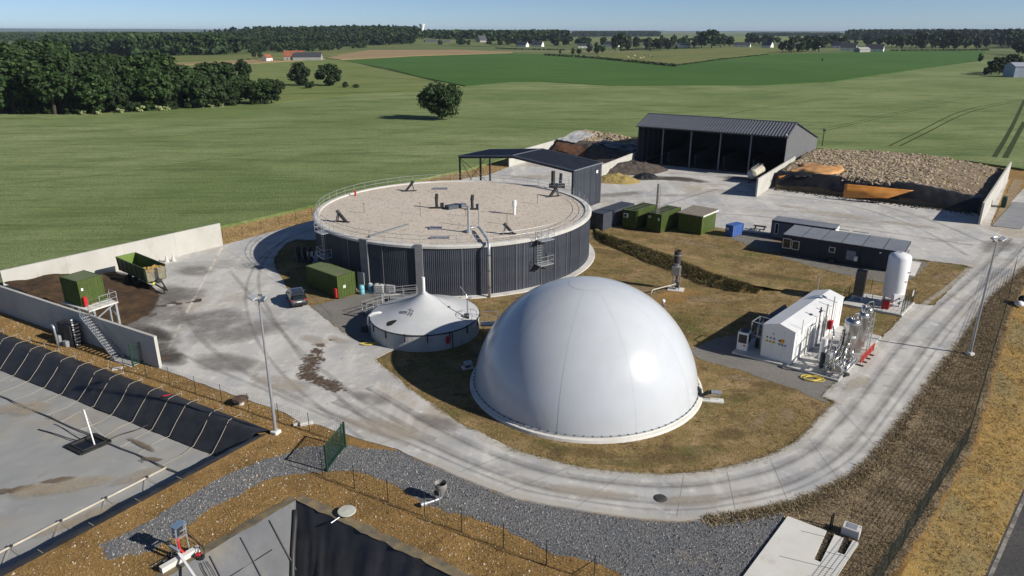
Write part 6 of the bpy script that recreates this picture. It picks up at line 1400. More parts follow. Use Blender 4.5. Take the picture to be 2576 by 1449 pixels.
for i in range(5): o = MB().box(-.06, .06, -.6, .6, 0, 2.0-.1*(i % 3)).build('board', bd, t); o.location = (i*.42-.6, .1*(i % 2), 0); o.rotation_euler = (0, .12*(1 if i % 2 else -1), .05*i)
MB().bbox((1.1, -.2, 1.2), (.8, .5, .6), .03).build('box', M['galv'], t)

# ================================================================ FOREGROUND THINGS
t = thing('hopper', 'small grey steel hopper on three legs standing on the gravel', 'hopper', (-4.55, 38.45, .02))
MB().lathe([(.40, 1.32), (.38, 1.32), (.36, 1.1), (.34, .95), (.12, .5), (.12, .4), (.14, .4), (.36, .92), (.40, 1.1), (.40, 1.32)], 22).build('bowl', mat('worn_grey_steel', (.36,.355,.34), (.25,.24,.23), sc=3, rgh=.6, metal=.3), t); MB().lathe([(0, 1.05), (.34, 1.05)], 20).build('contents', M['dark'], t)
for i in range(3): a = R(20+i*120); MB().bar((.3*math.cos(a), .3*math.sin(a), 1.0), (.52*math.cos(a), .52*math.sin(a), 0), .045).build('leg', M['galv'], t)
MB().tube([(0, 0, .42), (0, 0, .25), (-.15, -.1, .15), (-.6, -.35, .14), (-1.1, -.6, .12)], .09, 8).cyl((-.9, -.5, .13), (-1.25, -.68, .13), .16, n=12).build('outlet_pipe', M['galv'], t)
MB().bbox((-.3, -.05, .6), (.3, .2, .3), .04).build('motor', M['dark'], t)
t = thing('level_float', 'round pale disc with a pipe arm at the edge of the empty lagoon', 'float', (-10.3, 36.95, 0))
MB().lathe([(0, .40), (.55, .36), (.58, .32), (.55, .27), (0, .27)], 30).build('disc', mat('chalky_grey', (.50,.50,.44), (.42,.42,.36), sc=2, rgh=.7), t); MB().cyl((0, 0, 0), (0, 0, .3), .08, n=8).build('stem', M['galv'], t)
e = K(800+1020/2.07, 1550+1020/2.07, .15); MB().tube([(0, 0, .24), (e.x+10.3, e.y-36.95, .15)], .035, 6).build('arm', M['galv'], t); e2 = K(800+800/2.07, 1550+1080/2.07, -1.2); MB().tube([(e.x+10.3, e.y-36.95, .15), (e2.x+10.3, e2.y-36.95, e2.z)], .02, 5).build('cable', M['black'], t)
t = thing('round_hatch', 'rusty brown round lid on a short pillar by the lagoon fence', 'hatch', (-21.95, 50.95, 0))
MB().lathe([(0, .62), (.62, .56), (.66, .50), (.62, .46), (0, .46)], 28).build('lid', mat('rusty_lid', (.10,.065,.045), (.15,.10,.07), sc=2, rgh=.8), t); MB().cyl((0, 0, 0), (0, 0, .48), .25, n=14).build('pillar', M['conc_old'], t)
t = thing('red_stick', 'short red pole lying on the black liner', 'pole', (-28.2, 51.45, .5), R(20)); MB().cyl((-.35, 0, .02), (.35, 0, .06), .05, n=8).build('rod', M['red'], t); MB().cyl((.35, 0, .06), (.4, 0, .065), .06, n=8).build('cap', M['red'], t)
# pump rig on a concrete beam
def pk(x, y, z=0): return K(600+x/4.83, 1950+y/4.83, z)
b0 = pk(150, 1400); b1 = pk(870, 985); o0 = (b0+b1)/2
T = thing('pump_rig', 'pump frame with control box, red hose and cables on a pale concrete beam', 'pump', (o0.x, o0.y, .02)); L0 = lambda v: Vector(v)-Vector((o0.x, o0.y, 0))
d = (b1-b0).normalized(); o = MB().bar(L0(b0)+Vector((0, 0, .2)), L0(b1)+Vector((0, 0, .2)), .34, .36).build('beam', M['conc_white'], T)
mid = pk(690, 1010); mp_ = L0(mid)
for sft in (0, .62):
    q = mp_ - Vector((d.x, d.y, 0))*sft; MB().bar(q+Vector((0, 0, .1)), q+Vector((-.02, .05, 2.05)), .07).build('post', M['galv'], T)
q = mp_ + Vector((0, 0, 1.3)); MB().bar(q, q-Vector((d.x, d.y, 0))*.7, .06).bar(q+Vector((0, 0, .4)), q+Vector((0, 0, .4))-Vector((d.x, d.y, 0))*.7, .06).build('rail', M['galv'], T)
o = MB().bbox((0, 0, 0), (.62, .3, .75), .03).build('control_box', mat('box_steel', (.30,.36,.44), (.26,.31,.38), sc=2, rgh=.35, metal=.4), T); o.location = mp_ - Vector((d.x, d.y, 0))*.42 + Vector((-.08, .12, 1.75)); o.rotation_euler = (.1, 0, math.atan2(d.y, d.x)+.25)
MB().box(-.36, .36, -.26, .2, .38, .42).build('rain_roof', mat('roof_blue', (.16,.24,.34), rgh=.35, metal=.3), o); MB().box(-.22, .22, -.17, -.15, -.3, .3).build('door', M['dark'], o); MB().bbox((.42, 0, .1), (.16, .16, .4), .03).build('meter', M['white'], o)
h0 = mp_ - Vector((d.x, d.y, 0))*.55; MB().tube([h0+Vector((0, 0, 1.35)), h0+Vector((0, 0, .95)), h0+Vector((.05, -.02, .6)), h0+Vector((.2, 0, .35)), h0+Vector((.5, .1, .25))], .075, 8).build('red_hose', M['red'], T, smooth=True)
fA = L0(pk(300, 880, .9)); fB = L0(pk(480, 985, .8)); MB().bar(fA, fB, .16, .12).build('arm', mat('arm_steel', (.34,.38,.44), rgh=.4, metal=.5), T)
MB().bar(fA+Vector((.05, 0, 0)), Vector((fA.x+.08, fA.y-.05, .05)), .08).bar(fA+Vector((.15, 0, -.05)), fB+Vector((0, 0, -.3)), .06).bar(Vector((fA.x, fA.y, .08)), L0(pk(600, 1060, .1)), .08).bar(Vector((fA.x-.3, fA.y-.4, .08)), L0(pk(520, 1110, .15)), .08).build('frame', M['galv'], T)
MB().bbox(fA+Vector((-.05, .08, .12)), (.28, .24, .22), .04).build('motor', M['dark'], T)
w0 = L0(pk(480, 1030, .55)); w1 = L0(pk(800, 1500, .35)); MB().bar(w0, w1, .13, .1).build('white_boom', M['white'], T)
rn = random.Random(6)
for i in range(5):
    s0 = mp_+Vector((rn.uniform(-.3, .1), .05, rn.uniform(1.0, 1.7))); s1 = L0(pk(830+30*i, 1060+12*i, .3)); m1 = s0.lerp(s1, .5)+Vector((.25+rn.uniform(-.1, .25), .1, -.2)); MB().tube([tuple(v) for v in smooth([s0, m1, s1], 6)], .018, 5).build('cable', M['black'], T)
MB().bbox(L0(pk(850, 1050, .3)), (.3, .25, .2), .04).build('connector', M['red'], T); MB().bbox(L0(pk(890, 1100, .15)), (.4, .3, .25), .05).build('plug_box', M['black'], T)
for dx in (0, .35, .6): MB().tube([tuple(L0(pk(930+dx*120, 1180, .1))), tuple(L0(pk(1000+dx*150, 1300, -.1))), tuple(L0(pk(1080+dx*150, 1450, -.5)))], .02, 5).build('cable', M['black'], T)
for i in range(2): MB().tube([tuple(L0(pk(520-i*60, 860+i*120, .1))), tuple(L0(pk(200, 1120+i*30, .04))), tuple(L0(pk(-60, 1260+i*60, .03)))], .03, 5).build('ground_cable', M['black'], T)
# concrete culvert slab at the roadside
q = lambda x, y: K(2900+x/1.932, 1500+y/1.932).xy
SL = [V2(17.11, 36.67), V2(11.0, 29.4), V2(14.6, 27.8), V2(20.4, 34.25), V2(20.15, 34.45), V2(19.1, 33.2), V2(18.78, 33.45), V2(19.68, 34.65), V2(19.28, 34.95), V2(17.5, 32.6), V2(17.2, 32.85), V2(18.95, 35.3)]
T = thing('culvert_slab', 'pale concrete slab with two dark slots beside the roadside fence', 'slab')
MB().prism(SL, 0, .16).build('slab', M['conc_white'], T)
for a, b in (((440,1125), (615,1168)), ((275,1315), (680,1415))): a, b = q(*a), q(*b); MB().bar((a.x, a.y, .161), (b.x, b.y, .161), .03, .012).build('joint', M['dark'], T)
MB().sheet([V2(17.15, 32.7), V2(17.55, 32.45), V2(19.4, 35.0), V2(19.0, 35.35)], .03).build('slot_shade', mat('long_slot_shade', (.03,.026,.02), rgh=.6), T); MB().sheet([V2(18.7, 33.4), V2(19.15, 33.1), V2(20.2, 34.5), V2(19.7, 34.75)], .03).build('slot_shade', mat('short_slot_shade', (.03,.026,.02), rgh=.6), T)  # flat dark sheets stand in for the shade of the deep slots
t = thing('concrete_block', 'grey concrete cover block behind the culvert slab', 'block', (20.35, 35.15, 0), R(-35)); MB().bbox((0, 0, .3), (1.0, .75, .6), .04).build('block', M['conc_old'], t); MB().box(-.3, .3, -.25, .25, .6, .62).build('lid', M['galv'], t)
t = thing('slot_posts', 'pair of black posts standing at the end of the culvert slot', 'posts', (19.3, 35.6, 0), R(50))
for x in (0, .3): MB().box(x-.05, x+.05, -.05, .05, 0, 1.0).build('post', M['black'], t)
p = K(1900+1590/2.342, 1700+583/2.342)
t = thing('manhole_cover', 'dark round manhole cover in the concrete loop road', 'manhole', (p.x, p.y, .05)); MB().lathe([(0, .03), (.30, .03), (.36, .02), (.38, 0)], 26).build('lid', mat('cast_iron', (.03,.032,.035), (.05,.05,.052), sc=6, rgh=.6, bump=.5), t); MB().lathe([(.38, .015), (.44, .012), (.45, 0)], 26).build('ring', M['dark'], t)
# gate-side odds: stone by the road edge
t = thing('concrete_remnant', 'broken pale concrete block at the yard edge by the gate', 'block', (*K(800+820/2.07, 1550+225/2.07).xy, 0), R(20)); MB().bbox((0, 0, .12), (1.0, .4, .3), .07).build('block', M['conc_old'], t); MB().bbox((-.75, .2, .06), (.45, .35, .16), .05).build('fragment', M['conc_old'], t)
t = thing('sack', 'white sack and dark bundle lying by the roadside fence', 'sack', (*K(3980, 1195).xy, 0), .4); MB().lathe([(0, 0), (.4, .02), (.5, .25), (.35, .5), (0, .6)], 12).build('bag', M['white'], t, smooth=True); MB().bbox((.9, .2, .5), (1.0, .8, 1.0), .2).build('bundle', M['black'], t)
# weighbridge deck and side kerbs by the right bunker wall
wb = [K(x, y).xy for x, y in ((3875,884),(3990,898),(4060,800),(3960,790))]
struct(MB().prism(wb, 0, .12).build('weighbridge', mat('weighbridge_deck', (.22,.225,.235), (.27,.27,.275), sc=.6, rgh=.7)))
t = thing('weighbridge_cabinet', 'dark green cabinet behind the white bunker wall beside the weighbridge', 'cabinet', (*K(3000+1900/2.07, 500+640/2.07).xy, 0), R(52)); MB().bbox((0, 0, .9), (1.6, .7, 1.8), .05).build('body', M['fgate'], t); MB().box(-.7, .7, -.37, -.35, .2, 1.6).build('door', M['fgreen'], t)
struct(MB().sheet(rough([V2(73.8, 106.4), V2(74.6, 105.9), V2(103.5, 142.3), V2(102, 143.6)], .8, .15, 3), .062).build('wall_side_verge', M['verge']))
# ================================================================ TREES
def leaf_mat(name, c1, c2, c3):
    m, n, b = nodes(name); gi = n.nodes.new('ShaderNodeNewGeometry'); cr = n.nodes.new('ShaderNodeValToRGB'); oi = n.nodes.new('ShaderNodeObjectInfo')
    e = cr.color_ramp.elements; e[0].color = (*c1, 1); e[1].color = (*c3, 1); k = e.new(.55); k.color = (*c2, 1)
    n.links.new(gi.outputs['Random Per Island'], cr.inputs[0])
    f = mulf(n, mulf(n, oi.outputs['Random'], .5), .75, 'ADD'); cm = n.nodes.new('ShaderNodeCombineColor')
    for i in range(3): n.links.new(f, cm.inputs[i])
    n.links.new(mixc(n, 1.0, cr.outputs[0], cm.outputs[0], 'MULTIPLY'), b.inputs['Base Color'])
    b.inputs['Roughness'].default_value = .7; b.inputs['Specular IOR Level'].default_value = .25
    return m
M['leaf'] = leaf_mat('broadleaf', (.013,.031,.008), (.024,.050,.011), (.042,.072,.017))
M['leafd'] = leaf_mat('dark_broadleaf', (.011,.026,.008), (.021,.042,.011), (.036,.062,.016))
M['conif'] = leaf_mat('conifer_needles', (.010,.026,.014), (.018,.038,.018), (.03,.052,.024))
M['bark'] = mat('bark', (.07,.055,.042), (.045,.036,.028), sc=3, rgh=.95)
def leaves(mb, c, r_, n_, s, rn, up=.25, sz=(1, 1, 1)):
    for _ in range(n_):
        d = Vector((rn.gauss(0, 1), rn.gauss(0, 1), rn.gauss(0, 1)))
        if d.length < 1e-3: continue
        d.normalize(); rr = r_*rn.uniform(.55, 1.05); p = Vector(c)+Vector((d.x*rr*sz[0], d.y*rr*sz[1], d.z*rr*sz[2]))
        nn = (d + Vector((rn.gauss(0, .55), rn.gauss(0, .55), rn.gauss(0, .5)+up))).normalized()
        a = nn.orthogonal().normalized(); a.rotate(Matrix.Rotation(rn.uniform(0, 6.28), 3, nn)); b = nn.cross(a); q = s*rn.uniform(.6, 1.3)
        k = len(mb.v); mb.v += [tuple(p-a*q-b*q*.6), tuple(p+a*q*.9-b*q*.7), tuple(p+a*q+b*q*.55), tuple(p-a*q*.8+b*q*.7)]; mb.f.append((k, k+1, k+2, k+3))
def make_tree(seed, H_=1.0, W_=.42, z0=.22, clumps=34, per=90, leaf=.030, shape='round', mt='leaf', trunk=True):
    """unit-height tree; returns (trunk mesh, crown mesh)"""
    rn = random.Random(seed); cr = MB(); tr = MB(); cz = (z0+1)/2; hz = (1-z0)/2; pts = []
    for i in range(clumps):
        while True:
            d = Vector((rn.uniform(-1, 1), rn.uniform(-1, 1), rn.uniform(-1, 1)))
            if d.length <= 1: break
        d *= (.55+.45*rn.random())/max(d.length, .35)*min(1, d.length+.35)
        wz = 1.0
        if shape == 'cone': wz = max(.12, (1-(d.z*.5+.5))*1.1)
        elif shape == 'egg': wz = 1.0-.28*max(0, d.z)
        c = Vector((d.x*W_*.82*wz, d.y*W_*.82*wz, cz+d.z*hz*.88)); pts.append(c); r_ = W_*rn.uniform(.20, .34)*(.6+.4*wz)
        leaves(cr, c, r_, per, leaf, rn, sz=(1, 1, .85))
    if trunk:
        tr.cyl((0, 0, -.01), (.01, .0, z0*1.1), .028, .022, n=7).cyl((.01, 0, z0*1.1), (0, .01, .7), .022, .008, n=6)
        for c in rn.sample(pts, min(7, len(pts))): b = Vector((0, 0, rn.uniform(z0*.8, .55))); tr.cyl(b, b.lerp(c, .85), .011, .004, n=5)
    return tr.mesh('trunk', M['bark']), cr.mesh('crown', M[mt])
PROT = [make_tree(1, W_=.43), make_tree(2, W_=.38, z0=.15), make_tree(3, W_=.47, z0=.2, clumps=40), make_tree(4, W_=.36, z0=.12, shape='egg', mt='leafd'), make_tree(5, W_=.44, z0=.1, clumps=42, mt='leafd')]
PLOW = [make_tree(11, W_=.45, z0=.12, clumps=20, per=34, leaf=.06), make_tree(12, W_=.40, z0=.1, clumps=18, per=34, leaf=.06, mt='leafd'), make_tree(13, W_=.5, z0=.1, clumps=22, per=34, leaf=.06), make_tree(14, W_=.42, z0=.08, clumps=18, per=34, leaf=.06, mt='leafd')]
PCON = [make_tree(21, W_=.22, z0=.06, clumps=22, per=30, leaf=.045, shape='cone', mt='conif'), make_tree(22, W_=.26, z0=.05, clumps=24, per=30, leaf=.045, shape='cone', mt='conif')]
PBUS = [make_tree(31, W_=.62, z0=.0, clumps=22, per=60, leaf=.05, trunk=True), make_tree(32, W_=.7, z0=.0, clumps=24, per=60, leaf=.05, mt='leafd')]
def tree(name, label, x, yy, h, proto, rz=0, wx=1.0, group=None, z=0, cat='tree'):
    t = thing(name, label, cat, (x, yy, z), rz, group); t.scale = (h*wx, h*wx, h)
    part('trunk', proto[0], t); part('crown', proto[1], t); return t
def dpos(x, y): p = D(x, y); return p.x, p.y
def hpx(x, yb, yt):                      # height of a thing from its base and top rows
    p = D(x, yb); r = ray(x, yt); t = p.y/r[1]; return CAMH + r[2]*t
# lone tree in the wheat
LT = make_tree(7, W_=.58, z0=.10, clumps=70, per=120, leaf=.026, mt='leafd')
x, yy = dpos(1111, 304); tree('lone_tree', 'round dark tree standing alone in the wheat field', x, yy, 13.0, LT, .4)
# pair of trees with bushes
for i, (px, yb, yt, wx, lb_) in enumerate(((757,217,155,1.05,'dark round tree of the pair in the barley field, beside the rounded bush'), (829,217,158,1.25,'broad tree of the pair in the barley field, beside the low scrub'))):
    x, yy = dpos(px, yb); tree('field_tree', lb_, x, yy, hpx(px, yb, yt), make_tree(40+i, W_=.5, z0=.06, clumps=46, per=100, leaf=.03, mt='leafd'), i, wx)
for i, (px, yb, yt, wx, lb_) in enumerate(((706,227,200,1.1,'rounded dark bush beside the pair of field trees'), (780,224,202,1.0,'low dark bush between the pair of field trees'), (868,222,205,1.0,'low scrub beside the broad field tree'), (895,223,210,1.0,'small scrub bush at the end of the field tree group'))):
    x, yy = dpos(px, yb); tree('bush', lb_, x, yy, hpx(px, yb, yt), PBUS[i % 2], i, wx, cat='bush')
# near wood on the left: front row, then rows behind
rn = random.Random(77); GL = 'trees of the near broadleaf wood'; LBL = 'dark green broadleaf tree in the wood along the wheat field edge'
def woodrow(x0, x1, step, basey, toprow, dz, jitter=6):
    px = x0
    while px < x1:
        yb = basey(px); yt = toprow(px)+rn.uniform(-8, 8); x, yy = dpos(px, yb); h = min(27, max(7, hpx(px, yb, yt))); y2 = yy+dz+rn.uniform(-3, 6); k = y2/yy
        tree('wood_tree', LBL, x*k, y2, h*rn.uniform(.9, 1.08), PROT[rn.randrange(5)], rn.uniform(0, 6.28), rn.uniform(.85, 1.25), GL); px += step*rn.uniform(.8, 1.2)
base = lambda px: 292 if px < 230 else lerp(292, 264, (px-230)/460)
top = lambda px: (112 if px < 180 else 150 if px < 260 else 146 if px < 420 else 168 if px < 580 else 192)
woodrow(-130, 700, 26, base, lambda p: top(p)+(22 if p < 420 else 4), 4); woodrow(-140, 640, 30, base, top, 16); woodrow(-150, 470, 30, base, lambda p: top(p)-2, 32); woodrow(-150, 420, 32, base, lambda p: top(p)-4, 52); woodrow(-150, 330, 34, base, lambda p: top(p)-6, 80); woodrow(-150, 300, 36, base, lambda p: top(p)-6, 115)
for i in range(16):                       # undergrowth along the edge, some in white blossom
    px = 40+i*42+rn.uniform(-12, 12); x, yy = dpos(px, base(px)-1); tree('hedge_bush', 'low bush in the undergrowth at the foot of the near wood', x, yy+1.5, rn.uniform(3, 5), PBUS[i % 2], rn.uniform(0, 6), 1.0, 'bushes along the wood edge', cat='bush')
M['bloom'] = leaf_mat('blossom', (.16,.20,.06), (.30,.34,.14), (.42,.44,.26))
BL = make_tree(55, W_=.6, z0=.0, clumps=12, per=40, leaf=.06, mt='bloom')
for px in (328, 388, 545, 620, 640, 800, 930): x, yy = dpos(px, base(px)+2 if px < 700 else 262); 
for px in (212, 250, 302, 358, 400, 410, 422, 530, 558): x, yy = dpos(px, base(px)); tree('blossom_bush', 'pale blossoming bush at the foot of the near wood', x, yy, rn.uniform(2.2, 3.6), BL, rn.uniform(0, 6), 1.0, 'blossoming bushes along the wood edge', cat='bush')
x, yy = dpos(623, 252); tree('wood_tree', 'tall slim tree rising behind the end of the near wood', x*1.25, yy*1.25, 15, PROT[1], 1, .8)
# ---- distant woods as masses
def wood(name, label, poly, count, hmin, hmax, protos, seed, zbase=None, top_=None):
    rn = random.Random(seed); mb_v = []; mb_f = []
    xs = [p.x for p in poly]; ys = [p.y for p in poly]; src = [[( [v.co.copy() for v in p[1].vertices]), [tuple(f.vertices) for f in p[1].polygons]] for p in protos]; k = 0; tries = 0
    while k < count and tries < count*40:
        tries += 1; x, yy = rn.uniform(min(xs), max(xs)), rn.uniform(min(ys), max(ys))
        if not pip((x, yy), poly): continue
        k += 1; vs, fs = rn.choice(src); h = rn.uniform(hmin, hmax); zb = zbase(x, yy) if zbase else 0; w_ = h*rn.uniform(.85, 1.15); a = rn.uniform(0, 6.28); ca, sa = math.cos(a), math.sin(a); n0 = len(mb_v)
        mb_v += [(x+(v.x*ca-v.y*sa)*w_, yy+(v.x*sa+v.y*ca)*w_, zb+v.z*h) for v in vs]; mb_f += [tuple(i+n0 for i in f) for f in fs]
    me = bpy.data.meshes.new(name); me.from_pydata(mb_v, [], mb_f); me.materials.append(protos[0][1].materials[0]); o = bpy.data.objects.new(name, me); COL.objects.link(o); return tag(o, label, None, kind='stuff')
PV = [make_tree(61, W_=.5, z0=.02, clumps=9, per=11, leaf=.11, mt='leafd', trunk=False), make_tree(62, W_=.46, z0=.02, clumps=8, per=11, leaf=.11, mt='leafd', trunk=False)]
PVC = [make_tree(63, W_=.24, z0=.02, clumps=8, per=9, leaf=.10, shape='cone', mt='conif', trunk=False), make_tree(64, W_=.28, z0=.02, clumps=8, per=9, leaf=.10, shape='cone', mt='conif', trunk=False)]
def band(pts): return [D(x, y).xy for x, y in pts]
def hill(cx, cy, rx, ry, h): return lambda x, yy: h*math.exp(-((x-cx)/rx)**2-((yy-cy)/ry)**2)
def hillmesh(name, cx, cy, rx, ry, h, mt, n_=24, ext=2.0):
    f = hill(cx, cy, rx, ry, h); o = MB().grid(lambda u, v: (cx+(u*2-1)*rx*ext, cy+(v*2-1)*ry*ext, f(cx+(u*2-1)*rx*ext, cy+(v*2-1)*ry*ext)-.25*(1 if True else 0)), n_, n_).build(name, mt, smooth=True, fix=True); return struct(o)
hp_ = hill(-330, 1750, 460, 330, 21)
hillmesh('wooded_hill', -330, 1750, 460, 330, 21, M['farfield'])
wood('pine_wood', 'dark pine plantation on the low hill beyond the ripe field', band([(590,113),(740,108),(1010,108),(1050,97),(820,92),(560,94),(420,99)]), 2300, 19, 25, PVC, 1, hp_)
wood('mixed_wood', 'dark mixed wood along the foot of the pine plantation', band([(600,126),(830,122),(1040,118),(1060,108),(800,107),(610,108)]), 1100, 14, 21, PV, 2, hp_)
wood('mixed_wood', 'belt of dark trees behind the pasture left of the pine plantation', band([(340,144),(600,136),(600,118),(420,110),(200,112),(100,125)]), 1300, 18, 27, PV, 3)
wood('mixed_wood', 'dark wood stretching behind the village towards the water tower', band([(1010,113),(1240,114),(1440,112),(1410,97),(1150,94),(1010,100)]), 1500, 22, 33, PV, 4)
wood('mixed_wood', 'long dark wood on the skyline beyond the white gabled houses', band([(2120,103),(2300,103),(2576,118),(2700,120),(2700,96),(2300,90),(2140,92)]), 1900, 25, 35, PV, 5)
wood('mixed_wood', 'flat dark copse on the skyline behind the middle of the village', band([(1440,93.2),(1560,92),(1660,92),(1640,88.5),(1450,89)]), 800, 22, 28, PV, 6)
wood('mixed_wood', 'small far copses beyond the pale fields on the skyline', band([(1880,92),(2120,92),(2110,88.5),(1890,88)]), 550, 15, 20, PV, 7)
wood('mixed_wood', 'distant wooded country to the left horizon', band([(-100,112),(180,108),(420,100),(560,92),(300,86),(-100,88)]), 1500, 17, 24, PV, 8)
wood('mixed_wood', 'scrubby hedge trees around the pasture and red farmhouse', band([(620,134),(800,130),(930,122),(820,120),(640,128)]), 90, 8, 14, PV, 9)
# far blue ridge on the left horizon
rid = MB(); N = 80
rid.grid(lambda u, v: (lerp(-15000, 2500, u), 11500+v*3500, max(0, (24 + 70*math.exp(-((u-.25)/.35)**2)*.55 + 7*mnoise.noise(Vector((u*9, 2, 0))))*math.sin(math.pi*min(1, v*1.0))**.5)), N, 8)
struct(rid.build('ridge', mat('far_ridge_woodland', (.035,.055,.03), (.06,.08,.035), sc=.002, rgh=.95), smooth=True, fix=True))
rid = MB(); rid.grid(lambda u, v: (lerp(-2000, 17000, u), 12500+v*3000, max(0, (9 + 9*math.sin(u*5)**2 + 5*mnoise.noise(Vector((u*9, 5, 0))))*math.sin(math.pi*v)**.5)), N, 8)
struct(rid.build('ridge', mat('far_ridge_fields', (.07,.09,.04), (.05,.07,.03), sc=.002, rgh=.95), smooth=True, fix=True))

# ================================================================ VILLAGE
M['slate'] = mat('slate_roof', (.045,.048,.06), (.06,.062,.072), sc=.6, rgh=.6); M['tile'] = mat('red_tile_roof', (.28,.10,.05), (.22,.08,.045), sc=.5, rgh=.8); M['render'] = mat('white_render', (.82,.80,.75), (.76,.74,.7), sc=.5, rgh=.8); M['stonew'] = mat('grey_render', (.35,.34,.32), (.28,.27,.26), sc=.5, rgh=.85)
def house(label, px, py, L, W, H_, RH, rz, wall_='render', roof_='slate', chim=1, cat='house', name='house', wins=3):
    x, yy = dpos(px, py+2); L, W, H_, RH = L*1.25, W*1.2, H_*1.25, RH*1.2; T = thing(name, label, cat, (x, yy, 0), rz)
    mb = MB(); pl = [(-W/2, 0), (W/2, 0), (W/2, H_), (0, H_+RH), (-W/2, H_)]; vs = [(-L/2, p[0], p[1]) for p in pl]+[(L/2, p[0], p[1]) for p in pl]
    mb._add(vs, [(0, 4, 3, 2, 1), (5, 6, 7, 8, 9)]+[(i, (i+1) % 5, (i+1) % 5+5, i+5) for i in range(5)]).build('wall', M[wall_], T, fix=True)
    rf = None
    for s in (-1, 1):
        o = MB()._add([(-L/2-.3, s*(W/2+.4), H_-.25), (L/2+.3, s*(W/2+.4), H_-.25), (L/2+.3, 0, H_+RH+.12), (-L/2-.3, 0, H_+RH+.12), (-L/2-.3, s*(W/2+.4), H_-.05), (L/2+.3, s*(W/2+.4), H_-.05), (L/2+.3, 0, H_+RH+.32), (-L/2-.3, 0, H_+RH+.32)], [(3,2,1,0),(4,5,6,7),(0,1,5,4),(1,2,6,5),(2,3,7,6),(3,0,4,7)]).build('roof', M[roof_], T, fix=True); rf = rf or o
    for i in range(chim): MB().box(-L/2+.6+i*(L-1.8), -L/2+1.3+i*(L-1.8), -.4, .4, H_+RH-.6, H_+RH+1.1).build('chimney', M['stonew'], rf)
    for i in range(wins):
        xx = -L/2+L*(i+.5)/wins
        if i == 1: MB().box(xx-.5, xx+.5, -W/2-.06, -W/2-.02, 0, 2.1).build('door', M['dark'], T)
        else: MB().box(xx-.55, xx+.55, -W/2-.06, -W/2-.02, 1.0, 2.2).build('window', M['glass'], T)
    return T
house('red-roofed farmhouse among trees beyond the barley field', 742, 150, 16, 8, 3.2, 4.2, R(10), 'stonew', 'tile', 1)
house('grey roofed barn beside the red farmhouse', 775, 150, 22, 9, 3, 3.2, R(5), 'stonew', 'slate', 0, 'barn', 'barn', 0)
house('tiny house with red roof at the edge of the ripe field', 673, 152, 6, 5, 2.6, 2.4, R(60), 'render', 'tile', 0, wins=2)
house('grey house with pale gables below the water tower', 1085, 113.5, 22, 9, 5, 4.5, R(30), 'stonew', 'slate', 2)
house('white house in the trees right of the water tower', 1125, 113.5, 12, 8, 4, 4, R(50), 'render', 'slate', 1)
house('tall grey manor house with steep roof among the dark trees', 1212, 113, 14, 10, 8, 7, R(40), 'stonew', 'slate', 2)
house('long white house with two chimneys and white gable facing the maize field', 1314, 118, 17, 8, 3.4, 4.4, R(-35), 'render', 'slate', 2)
house('long dark-roofed house with a tall white gable', 1352, 117.5, 17, 8, 3.4, 5.2, R(-30), 'render', 'slate', 1)
house('low white house with wide roof beside the hedge trees', 1472, 119.5, 18, 9, 3.4, 2.6, R(-8), 'render', 'slate', 0)
house('dark-roofed house with narrow white gable behind the hedge trees', 1540, 117, 22, 9, 3.8, 4.2, R(-32), 'render', 'slate', 1)
house('blue-grey farm barn with red door in the village', 1640, 117.5, 26, 14, 5.0, 3.2, R(-14), 'stonew', 'slate', 0, 'barn', 'barn', 1)
house('long low white shed beside the blue-grey barn', 1716, 117.5, 22, 9, 3.6, 1.8, R(-10), 'render', 'slate', 0, 'shed', 'shed', 0)
house('dark-roofed bungalow with white end beside the big village trees', 1867, 117, 22, 9, 3.2, 3.4, R(-24), 'render', 'slate', 0)
house('long blue-roofed bungalow with white walls and many windows', 1985, 119, 26, 9, 3.4, 3.4, R(-6), 'render', 'slate', 0, wins=5)
house('house with bright white gable beside the pale bungalow row', 1930, 118.5, 14, 8, 3.2, 5, R(-48), 'render', 'slate', 1)
house('dark-roofed house with white gable hidden behind garden trees', 2050, 116, 14, 8, 3.2, 4.5, R(-40), 'render', 'slate', 0)
house('dark-roofed house with white gable and long hedge', 2108, 118.5, 15, 8, 3.0, 5.5, R(-38), 'render', 'slate', 0)
house('broad house with steep dark roof and white gable', 2134, 125, 17, 9, 3.2, 5.5, R(-30), 'render', 'slate', 1)
house('low pale annex with flat white boards beside the steep-roofed house', 2168, 130, 16, 8, 3.4, 2.0, R(25), 'stonew', 'stonew', 0, 'shed', 'shed', 0)
house('wide dark-roofed house with tall white gable at the end of the village', 2200, 128, 18, 9, 3.2, 5.0, R(-32), 'render', 'slate', 0)
# metal shed at the right edge
x, yy = dpos(2590, 195)
T = thing('metal_shed', 'large pale blue metal farm shed beside dark hedge trees', 'shed', (x, yy, 0), R(-8)); mbl = mat('pale_blue_cladding', (.30,.34,.42), (.36,.40,.47), sc=.8, rgh=.5, rnd=.06)
for i in range(8): MB().box(-13+i*3.25, -9.8+i*3.25, -7, -6.9, 0, 7).build('wall_panel', mbl, T)
MB().box(-13, 13, -6.88, 7, 0, 6.9).build('body', mbl, T); MB()._add([(-13.3,-7.3,7),(13.3,-7.3,7),(13.3,0,9.3),(-13.3,0,9.3),(-13.3,7.3,7),(13.3,7.3,7)], [(0,1,2,3),(3,2,5,4),(0,3,4),(1,5,2)]).build('roof', mat('pale_shed_roof', (.33,.35,.40), rgh=.5), T, fix=True)
for i, (px, yb, yt) in enumerate(((2492,190,148),(2512,189,140),(2530,187,135),(2545,185,132),(2478,192,168))): x, yy = dpos(px, yb); tree('hedge_tree', 'dark dense tree in the clump beside the pale metal shed', x, yy, hpx(px, yb, yt), PROT[3+i % 2], i, 1.15, 'trees beside the metal shed')
